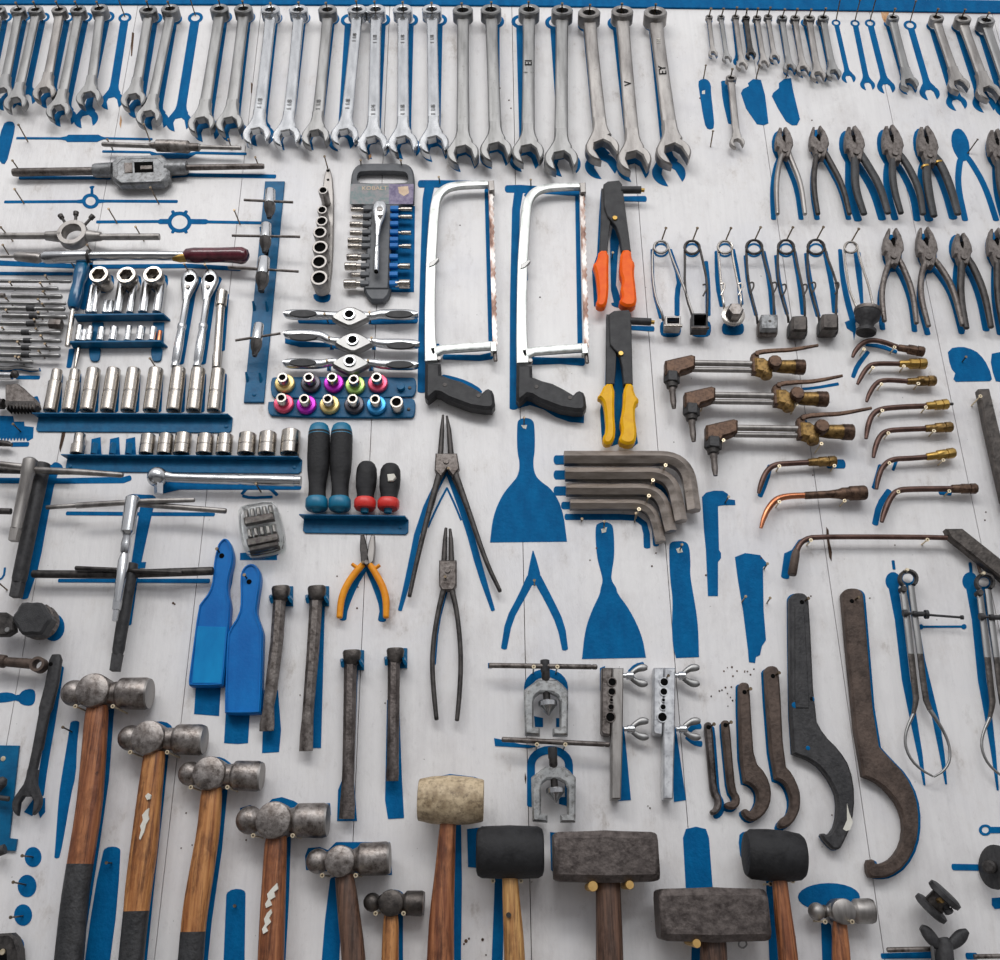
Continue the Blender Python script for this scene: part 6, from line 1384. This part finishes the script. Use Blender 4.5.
def flarebar(ox, label, mt, mt2):
    d = .014; g = lambda pts: [(x+ox, y) for x, y in pts]
    t = Thing('flaring_bar', label, 'flaring bar', 'flaring tool clamp bars')
    holes = [(612.2,682,4),(611.8,691.6,3.6),(611.4,700,1.7),(611,707,2.8),(610.4,717,4.6)]
    t.part('clamp_half', M().px(g([(602,667.6),(612.4,667.6),(610.6,733),(610,735),(603,734),(601.4,731)]), d-.010, d+.014, .0016), mt)
    a = t.part('clamp_bar', M().px(g([(612.6,667.6),(623.6,667.8),(622.8,735),(621,799),(611.4,799),(611.6,735)]), d-.010, d+.015, .0016), mt2)
    for x, y, r in holes: t.part('tube_hole', M().disc(x+ox, y, r, d+.004, d+.0154, 20, bev=.01), 'dark_hole', under=a)
    rr_ = [(x, y, r) for x, y, r in holes]
    for x, y, r in holes:
        c = P(x+ox, y, d+.0154); R = r*S(x, y, d); t.part('hole_rim', M().lathe((c.x,-d-.0150,c.z),(c.x,-d-.0160,c.z),[(0,R*1.18),(1,R*1.18),(1,R*.94),(0,R*.94)],20), mt, under=a)
    for yy, dx in ((675.6,0),(729,1)):
        b = t.part('wing_nut', M().steps((623+ox+dx,yy,d+.004),(634+ox+dx,yy+.4,d+.004), [(0,5),(.3,5),(.32,8),(.9,9),(1,6)], 14), 'chrome')
        for s_ in (-1, 1):
            t.part('wing', M().sweep([(631+ox+dx, yy+s_*2, d+.004, 5, .008),(636+ox+dx, yy+s_*6, d+.004, 6, .007),(641+ox+dx, yy+s_*8, d+.004, 8, .007),(645+ox+dx, yy+s_*8, d+.004, 7, .007),(647.4+ox+dx, yy+s_*7.6, d+.004, 4, .005)], 14, 2.2, sm=1), 'satin_steel', under=b)
    t.done()
flarebar(0, 'dark zinc flaring bar with five holes and two wing nuts, left one', 'worn_steel', 'grey_steel')
flarebar(52, 'bright zinc flaring bar with five holes and two wing nuts, right one', 'zinc', 'zinc')
nail(664,680,.045)
paint([(617,700),(625,735),(631,800),(618,801)]); paint([(668,700),(677,735),(686,800),(674,802)]); paint([(600,668),(605,666),(603,700),(600,690)])
for x, y in ((640,674),(697,735)): 
    pstrip([(x-10,y-2,5),(x-4,y-8,5),(x+3,y-9,6)],1); pstrip([(x-10,y+2,5),(x-3,y+8,5),(x+4,y+9,6)],1)
# ---------------------------------------------------------------- painted scraper and file shapes
paint([(567,541.6),(490,542.4),(490,542.4),(493,516),(502,495),(512,483),(518,476),(520,464),(517,450),(517,423),(519,419.6),(523,418),(528,418),(532,419.6),(534.6,424),(535,450),(533,462),(534.6,474),(540,481),(553,490),(563,510),(567,541.6)], 2)
paint([(595,526),(599,523),(604,521.6),(610,523),(613.6,527),(614.6,555),(612,570),(611,580),(616.6,588),(617,593),(630,610),(642,635),(646,657.6),(646,657.6),(582,659),(582,659),(585,630),(592,610),(600,594),(600.6,588),(603,581),(601,572),(596.6,556)], 2)
paint([(669,546),(671,542),(676,541),(684,541),(689,544.6),(690.6,560),(690,575),(692.6,590),(698,622),(699,657),(699,657),(676,658),(676,658),(672.6,645),(672,620),(673,600),(670,578)], 2)
paint([(702,497),(706,492.6),(714,490.6),(723,490.8),(728,494),(728,499),(735,500),(735.4,505),(724,505),(718,506),(719,550),(721,553),(721,558),(718,562),(718,596),(708,596),(706,550),(704,530)])
paint([(735,557),(745,553),(760,555),(764,560),(768,564),(763,567),(763.6,610),(766,640),(762,646),(760,655),(756,657),(755,663),(749,662),(748,650),(743,610),(738,580)])
for x, y in ((524,424),(604,528),(680,550),(725,503),(764,569),(742,602),(767,603)): nail(x, y, .028)
MARKS.append(('bare_patch', M().px([(521,425),(527,425),(526,429),(523,428)], 0, .0012, 0), 'cream_paint')); MARKS.append(('bare_patch', M().px([(601,529),(607,527),(606,532),(602,533)], 0, .0012, 0), 'cream_paint')); MARKS.append(('bare_patch', M().px([(676,549),(681,547),(683,552),(678,553)], 0, .0012, 0), 'cream_paint'))
# ---------------------------------------------------------------- bottom right pieces
d = .05
t = Thing('wheel_dresser', 'dark two-disc dresser head with a brass nut, above the winged nut', 'dresser'); 
t.part('disc', M().lathe(P(929,911,.034), P(932,908.6,.040), [(0,.030),(.15,.034),(.85,.034),(1,.030)], 30), 'black_iron')
A_, B_ = P(930,909,.034), P(944,894,.044)
def tilted(c, n, r, th, mt, nm):
    c = Vector(c); n = Vector(n).normalized(); t.part(nm, M().lathe(c-n*th/2, c+n*th/2, [(0,r*.82),(.2,r),(.8,r),(1,r*.82)], 30), mt)
t.parts.clear()
nn = (.66,-.36,.66)
tilted(P(931,908.4,.032), nn, .0235, .010, 'black_iron', 'disc'); tilted(P(944.6,895,.045), nn, .0235, .010, 'black_iron', 'disc')
t.part('hub', M().lathe(P(931,908,.031), P(944,895.6,.045), [(0,.014),(1,.014)], 20), 'hammer_dark')
t.part('brass_nut', M().disc(942,900.4,3,.05,.062,6), 'brass'); t.part('arm', M().steps((944,903,.05),(950,914,.05),[(0,6),(.5,6),(.6,9),(.9,9),(1,6)],12), 'black_iron'); t.done()
t = Thing('winged_nut_tool', 'dark iron winged nut tool at the bottom edge', 'winged nut')
d = .03
t.part('body', M().sweep([(942,938,d,10,.02),(944,944,d,15,.024),(945,965,d,17,.026),(945,990,d,17,.026)], 16, 2.6), 'black_iron')
for q in ([(938,946,d,9,.01),(932,939,d,13,.012),(926,931,d,12,.011),(921,927,d,6,.008)],[(950,946,d,9,.01),(956,941,d,13,.012),(962,935,d,13,.011),(967,931,d,6,.008)]): t.part('wing', M().sweep(q, 14, 2.2, sm=2), 'black_iron')
t.part('bright_edge', M().rod((932,944,d),(935,975,d),4,8), 'satin_steel'); t.done()
t = Thing('steel_rod', 'thin worn steel rod lying left of the winged nut tool', 'rod'); t.part('bar', M().steps((887,950,.014),(931,949,.014),[(0,4),(.02,5),(1,5)],12), 'worn_steel'); t.done(); pstrip([(882,956,5),(932,955,6)],0)
t = Thing('steel_rod', 'thin worn steel rod lying at the bottom right edge', 'rod'); t.part('bar', M().rod((974,956.6,.014),(1010,956,.014),4.6,12), 'worn_steel'); t.done(); pstrip([(967,956,6),(976,956,6)],0)
t = Thing('round_disc_tool', 'dark grooved round disc at the right edge', 'disc')
tilted(P(995.6,867,.03), (-.95,-.34,.16), .029, .008, 'black_iron', 'disc')
c = P(989,867,.04); t.part('hub', M().lathe(P(991,867,.036), P(988,866.6,.048), [(0,.009),(.8,.009),(1,.006)], 16), 'dark_steel'); t.done()
pstrip([(953,867,6),(985,867.6,6)],0); pring(985.4,830,6.4,3.6); pstrip([(990,830,6),(1006,830,6)],0); paint([(992,898),(1006,897),(1006,908),(995,909),(992,905)])
# ---------------------------------------------------------------- hammers
def ballpein(label, ball, face, cheek, cr, pr, br, handle, wood, blackfrom=None, steel='hammer_steel', d=None, scars=(), tear=0):
    """ball/face: pixel ends of the head; cheek: centre of the round cheek; pr/br poll and ball radius px; handle [(x,y,w)]"""
    k = S(*cheek, .03); d = d or .008+pr*k
    face = (face[0]-.24*pr, face[1]); ball = (ball[0]+.06*pr, ball[1])
    A, B = P(*ball, d), P(*face, d)
    u = (cheek[0]-ball[0])/(face[0]-ball[0]); Lh = (B-A).length
    t = Thing('ball_pein_hammer', label, 'hammer', 'ball pein hammers hanging on paired nails')
    R = pr*k; b = br*k; bu = b*2/Lh
    prof = [(max(0,bu*(.5-.5*math.cos(a))), b*math.sin(a)) for a in [math.pi*i/12 for i in range(1, 10)]]
    prof = [(0, b*.06)]+prof
    ue = prof[-1][0]
    prof += [(ue+.02, b*.62), (u-cr*k/Lh*1.05, b*.62), (u-cr*k/Lh*.8, cr*k*.62), (u, cr*k*.72), (u+cr*k/Lh*.7, cr*k*.62)]
    un = max(u+cr*k/Lh*.95, 1-2.0*R/Lh)
    prof += [(un, R*.74), (un+.03, R*.93), (un+.05, R*.97), (.955, R), (1, R*.90)]
    hd = t.part('head', M().lathe(A, B, prof, 36), steel)
    c = P(*cheek, d); rc = cr*k
    t.part('cheek', M().lathe((c.x, -.002, c.z), (c.x, -d-R*.93, c.z), [(0, rc*.8),(.10, rc*.95),(.9, rc*.97),(.97, rc*.93),(1, rc*.84)], 34), steel, under=hd)
    t.part('neck_ring', M().lathe(A, B, [(ue+.012, b*.70),(ue+.03,b*.74),(ue+.05,b*.70)], 30), 'hammer_dark', under=hd)
    t.part('face_chamfer', M().lathe(A, B, [(.985, R*.95),(1.004, R*.90),(1.006, R*.4)], 30), 'grey_steel', under=hd)
    # handle
    hp = chaikin([(x, y, w_) for x, y, w_ in handle], 1, False)
    def seg(q, m_, extra=1.0): return M().sweep([(x, y, d, w_*extra, w_*extra*S(x, y, d)*.80) for x, y, w_ in q], 18, 2.3)
    if blackfrom is None:
        h = t.part('handle', seg(hp, wood), wood)
    else:
        up = [q for q in hp if q[1] <= blackfrom]; dn = [q for q in hp if q[1] > blackfrom]
        a_, b_ = up[-1], dn[0]; f = (blackfrom-a_[1])/(b_[1]-a_[1]); mid = tuple(a_[i]+(b_[i]-a_[i])*f for i in range(3))
        h = t.part('handle', seg(up+[mid], wood), wood)
        t.part('black_grip', seg([mid]+dn, 'handle_black', 1.012), 'handle_black')
    for (pts, mt_) in scars:
        w0 = max(w_ for x, y, w_ in handle)*S(handle[0][0], handle[0][1], d)*.40
        t.part('paint_scar', M().px(pts, d+w0*.8, d+w0+.0012, 0), mt_, under=h)
    t.done()
    for x in (cheek[0]-cr*1.25, cheek[0]+cr*.9): ring_nail(x, cheek[1]+pr*.86, d+.028)
CP = 'cream_paint'
ballpein('largest ball pein hammer with a black lower handle, far left', (60.6,693), (153.6,693.6), (97,692.4), 17.4, 16, 13, [(97.5,706,20),(96.5,716,23),(93,765,24.4),(89,810,25.4),(80,864,25.6),(74,905,26.6),(69,960,28.4),(67,985,29)], 'wood', 864)
ballpein('ball pein hammer with chipped orange handle and black end, second from left', (117.4,737.6), (208,740), (151.6,739), 17.2, 15.2, 12.6, [(154.6,752,20),(153.6,762,22),(149,800,24),(144.6,845,27),(139,885,26.4),(136.4,910,25),(133.6,935,24.6),(131,962,24.6),(129,985,25)], 'wood_orange', 911,
  scars=[([(146,810),(149,808),(148,815),(149,819),(146,824),(144,832),(140,840),(139,838),(141,830),(140,826),(143,820),(142,815)], CP), ([(145,796),(148,793),(151,795),(150,799),(147,800)], CP)])
ballpein('ball pein hammer with streaked orange handle and black end, third from left', (177.6,773), (265.4,776.4), (212,774.4), 17, 14.8, 12, [(212,788,19),(211,800,21.4),(208.6,830,22.4),(202,870,24.4),(196,905,25),(193,931,24.4),(190.6,962,25),(188,985,25)], 'wood_orange', 931.6)
ballpein('ball pein hammer with red-brown handle and white paint scars, fourth from left', (235,820), (331.6,820.4), (276,821), 18.4, 16.8, 13.6, [(276.6,836,20),(275.6,846,22.4),(274,880,23.6),(272.4,915,25),(270.8,960,26),(270,985,26)], 'wood', None,
  scars=[([(272,888),(277,883),(278,889),(274,892),(275,897),(270,900),(272,905),(266,908),(265,904),(268,899),(267,894)], CP), ([(267,913),(271,909),(272,913),(269,918),(271,922),(266,927),(268,931),(263,934),(262,929),(265,924),(264,919)], CP)])
ballpein('ball pein hammer with dark weathered handle and rusty head, fifth from left', (305,861.6), (393.6,858), (341.6,861.6), 15.6, 16, 12, [(344,876,18),(346,888,20.4),(349,915,22),(353,950,23.6),(355,985,24)], 'wood_dark', None)
ballpein('smallest ball pein hammer, left of the tan mallet', (362.6,902), (427,903.4), (391.8,903), 13, 12, 9, [(391,914,13.6),(391,922,15.6),(390.4,940,16.6),(390,965,17.4),(390,985,17.4)], 'wood_orange', None, steel='hammer_dark')
ballpein('small ball pein hammer with blue painted outline above it, far right', (807.4,911.4), (876,911), (841,911.4), 12.6, 12, 8.4, [(840,922,13.4),(840,932,15.4),(841,950,17.6),(841.4,970,18.4),(841.4,985,18.4)], 'wood', None, steel='grey_steel')
pstrip([(106,705,17),(100,780,18),(90,850,18),(72,970,16)],0); pstrip([(161,750,16),(155,800,18),(145,880,20),(137,970,18)],0); paint([(150,722),(165,721),(173,727),(172,735),(150,735)],1)
pstrip([(221,786,14),(213,850,18),(202,920,20),(197,970,20)],0); paint([(205,762),(212,757),(222,757),(232,764),(238,772),(205,772)],1)
pstrip([(283,836,16),(280,900,18),(275,970,20)],0); paint([(266,806),(272,799),(282,797),(294,801),(302,806),(330,803),(331,815),(266,815)],0); paint([(240,808),(250,805),(258,808),(258,814),(240,814)],0)
pstrip([(336,880,12),(333,920,16),(330,970,18)],0); paint([(305,856),(308,848),(320,847),(328,850),(336,842),(345,842),(390,842),(392,875),(306,870)],0)
paint([(384,893),(392,889),(402,891),(404,897),(384,899)],1); pstrip([(398,915,10),(397,970,12)],0)
pstrip([(826,925,10),(828,970,11)],0)
paint([(829+31*math.cos(k*.2618), 897+14*math.sin(k*.2618)) for k in range(24)])
pstrip([(112,851,17),(108,880,22),(103,920,25),(97,965,25)],0); pstrip([(236,894,19),(234,965,21)],0); nail(112,863,.022); nail(236,906,.012)
# ---------------------------------------------------------------- mallets
def mallet(label, A, B, prof, mt, handle, wood, d, extras=(), knot=None):
    t = Thing('mallet', label, 'mallet')
    k = S(*A, d)
    h0 = t.part('head', M().lathe(P(*A, d), P(*B, d), [(u, r*k) for u, r in prof], 36), mt)
    t.part('handle', M().sweep([(x, y, d, w_, w_*k*.85) for x, y, w_ in handle], 18, 2.3, sm=1), wood)
    for pts, m2, lift in extras: t.part('worn_patch', M().px(pts, d+lift-.004, d+lift, .0006), m2, under=h0)
    if knot: t.part('knot', M().disc(*knot, 2.6, d, d+.0145, 14, bev=.02), 'dark_steel')
    t.done()
mallet('tan rawhide mallet with a worn barrel head and red-brown handle', (418.6,799.6), (483.6,800.6), [(0,19),(.01,20),(.2,22.6),(.5,24),(.8,22.6),(.98,20.4),(1,19.4)], 'rawhide', [(449,812,16),(447.6,828,16.6),(445,870,20),(441.6,915,24.6),(440.4,960,27.4),(440,985,28)], 'wood', .048)
mallet('black rubber mallet with a light wood handle, beside the sledge hammer', (476.4,852), (543.6,852), [(0,18),(.02,22),(.08,24.4),(.5,25.4),(.92,24.4),(.98,22),(1,18)], 'rubber', [(509,866,15),(510,880,16),(511.4,905,18),(513.6,935,20.4),(514.8,965,21.4),(515,985,22)], 'wood_light', .052, knot=(508.6,915))
mallet('tilted black rubber mallet with a brown handle, under the hook spanners', (744.6,853.6), (804.6,857), [(0,16),(.02,20.4),(.1,23.6),(.4,24.6),(.7,24),(.92,22),(.98,19),(1,15)], 'rubber', [(779,872,14),(780,884,15),(783,915,17.4),(787,945,19),(790,985,20)], 'wood', .052)
for x, y in ((493,881),(521,881),(770.6,884),(793,881)): ring_nail(x, y, .04)
pstrip([(455,822,12),(453,880,18),(449,965,24)],0); paint([(419,783),(430,778),(450,774),(475,777),(482,780),(480,790),(420,795)],0); paint([(467,829),(492,826),(492,840),(478,868),(468,867)],0); pstrip([(500,875,10),(497,965,11)],0); paint([(738,836),(744,831),(760,830),(750,860),(741,862)],1); pstrip([(771,880,10),(775,965,11)],0)
# ---------------------------------------------------------------- sledge hammers
def sledge(label, x0, x1, yc, hh, side, handle, d, nails_):
    """octagonal block head, long axis across"""
    k = S((x0+x1)/2, yc, d)
    t = Thing('sledge_hammer', label, 'hammer', 'sledge hammers with square iron heads')
    A, B = P(x0, yc, d), P(x1, yc, d); R = hh*k; q = []
    for u, f in ((0,.86),(.02,.93),(.06,.97),(.35,1.0),(.5,1.03),(.65,1.0),(.94,.97),(.98,.93),(1,.86)):
        c = A.lerp(B, u); q.append((*c, R*f, R*f*.92))
    m_ = M(); 
    # section: square with cut corners
    base = len(m_.v); sec = [(-1,-.72),(-.72,-1),(.72,-1),(1,-.72),(1,.72),(.72,1),(-.72,1),(-1,.72)]
    for (x, y, z, ry_, rt_) in q:
        for a, b in sec: m_.v.append((x, y+b*rt_, z+a*ry_))
    for i in range(len(q)-1):
        for j in range(8):
            a = i*8+j; b = i*8+(j+1) % 8; m_.f.append((a, b, b+8, a+8))
    m_.f.append(tuple(range(8))); m_.f.append(tuple(range(len(m_.v)-8, len(m_.v)))[::-1])
    t.part('head', m_, 'sledge_steel')
    t.part('handle', M().sweep([(x, y, d, w_, w_*k*.85) for x, y, w_ in handle], 18, 2.4, sm=1), 'wood_dark')
    t.done()
    for x, y, r in nails_:
        c = P(x, y, d+R*.8); m2 = M(); rr_ = r*S(x, y, d); m2.lathe((c.x, .002, c.z), (c.x, c.y, c.z), [(0,rr_*.8),(.98,rr_),(1,rr_*.9)], 14)
        single('support_peg', 'wooden peg %s of the handle under the %s sledge head' % ('left' if x < (x0+x1)/2 else 'right', 'upper' if yc < 880 else 'lower'), 'peg', m2, 'peg_wood', 'wooden pegs under the sledge heads')
sledge('wide square-headed sledge hammer with dark handle, upper one', 553, 656.4, 857, 23.6, 0, [(607,872,23),(608,884,24.6),(609,920,26),(609.6,960,27.4),(610,985,28)], .05, [(593,886.4,5),(630,885,4.2)])
sledge('wide square-headed sledge hammer with dark handle, lower one beside the tilted mallet', 657, 765, 914.4, 24.4, 0, [(712.6,930,24.6),(713.4,942,26),(714,985,28)], .05, [(697,943.6,4.2)])
t = Thing('hook_screw', 'clear round hook under the right end of the lower sledge head', 'hook'); c = P(742.6,944,.05); k = S(742,944,.05)
t.part('hook', M().sweep([(742.6+4*math.cos(a),944+4*math.sin(a),.05,1.8) for a in [2*math.pi*i/14 for i in range(14)]], 8, closed=True), 'satin_steel'); t.part('stem', M().lathe((c.x,.002,c.z+.006),(c.x,-.05,c.z+.006),[(0,.0014),(1,.0014)],8), 'nail_steel'); t.done()
paint([(683,838),(686,829),(696,826.6),(706,829),(709,838),(713,892),(686,892)],0); pstrip([(698,935,12),(697,970,12)],0); paint([(550,832),(560,833),(560,878),(551,870)],0); paint([(600,832),(645,832),(646,836),(600,836)],0)
# ---------------------------------------------------------------- paint marks, nails and stains become parts of the wall
def join(ms):
    r = M()
    for m_ in ms:
        b = len(r.v); r.v += m_.v; r.f += [tuple(b+i for i in f) for f in m_.f]
    return r
def size(m_):
    xs = [v[0] for v in m_.v]; zs = [v[2] for v in m_.v]; return (max(xs)-min(xs))*(max(zs)-min(zs))
for pts in ([(132,32),(134,33),(133,44),(132,55),(131,56),(131,44)],[(66,428),(64.6,436),(62,446),(60,452),(59.4,446),(62,434),(64,428)],[(826.4,527),(828.6,530),(829.4,541),(832,552),(831.6,561),(829.4,557),(827.8,545),(826.6,536)],[(525,772),(526.4,778),(525.6,784),(524.6,779)],[(251,82),(252.6,84),(252,92),(251,93)]):
    MARKS.append(('wood_crack', M().px(pts, 0, .0010, 0), 'crack'))
MARKS.append(('rust_stain', M().px([(120.6,115),(121.8,120),(120.6,128),(119.4,124)], 0, .0010, 0), 'rust_stain'))
MARKS.append(('rust_stain', M().px([(368.6,155),(371,153.6),(371.4,157),(368,160)], 0, .0010, 0), 'rust_stain'))
holes_ = M()
for x, y, r in [(466,941,1.8),(469,938.6,1),(482.6,939.6,1.5),(464,944,1),(486,955,.8),(628,437,.8),(821,492,1),(761,558,1),(596.6,548,.9),(590,560,.7),(652,566,.9),(706,575,1),(656,553,.8),(813,475,.7),(829,402,.7),(811,596,.8),(754,669,.8),(724,671,.8),(732,667,1),(733,676,.9),(722,690,.8),(736,700,.7),(728,706,.6),(173,603,1.2),(174.6,604,.9),(186,813,.8),(192,845,.7),(181,848,.7),(358,587,.7),(357,608,.9),(337,576,.7),(300,695,.7),(246,840,.9),(385,703,.7),(650,808,.8),(648,806,.6),(780,245,.8),(700,98,.8),(885,20,.6),(812,120,.7),(500,88,.7),(509,100,.8),(511,108,.7),(585,264,.6),(460,225,.6),(540,297,.7),(985,520,.8),(986,512,.7),(870,598,.7),(895,545,.6),(832,815,.7)]+[(730+random.uniform(-22,22), 690+random.uniform(-26,22), random.uniform(.4,.9)) for _ in range(14)]:
    c_ = P(x, y, .0009); k_ = r*S(x, y, .0009); holes_.lathe((c_.x, .001, c_.z), (c_.x, -.0009, c_.z), [(0,k_),(1,k_)], 7)
o = make_object('old_nail_holes', holes_, 'crack', (0, 0, 0), WALL); o['kind'] = 'stuff'
PAINT.sort(key=size, reverse=True)
for m_ in PAINT[:100]: make_object('painted_outline', m_, 'blue_paint', (0, 0, 0), WALL)
if PAINT[100:]:
    o = make_object('painted_outlines_small', join(PAINT[100:]), 'blue_paint', (0, 0, 0), WALL); o['kind'] = 'stuff'
NAILS.sort(key=lambda a: -a[1]+.02*(min(v[2] for v in a[0].v)))
for m_, l_ in NAILS[:100]: make_object('nail', m_, 'nail_steel', (0, 0, 0), WALL)
if NAILS[100:]:
    o = make_object('nails_short', join([a for a, b_ in NAILS[100:]]), 'nail_steel', (0, 0, 0), WALL); o['kind'] = 'stuff'
for n_, m_, mt_ in MARKS: make_object(n_, m_, mt_, (0, 0, 0), WALL)
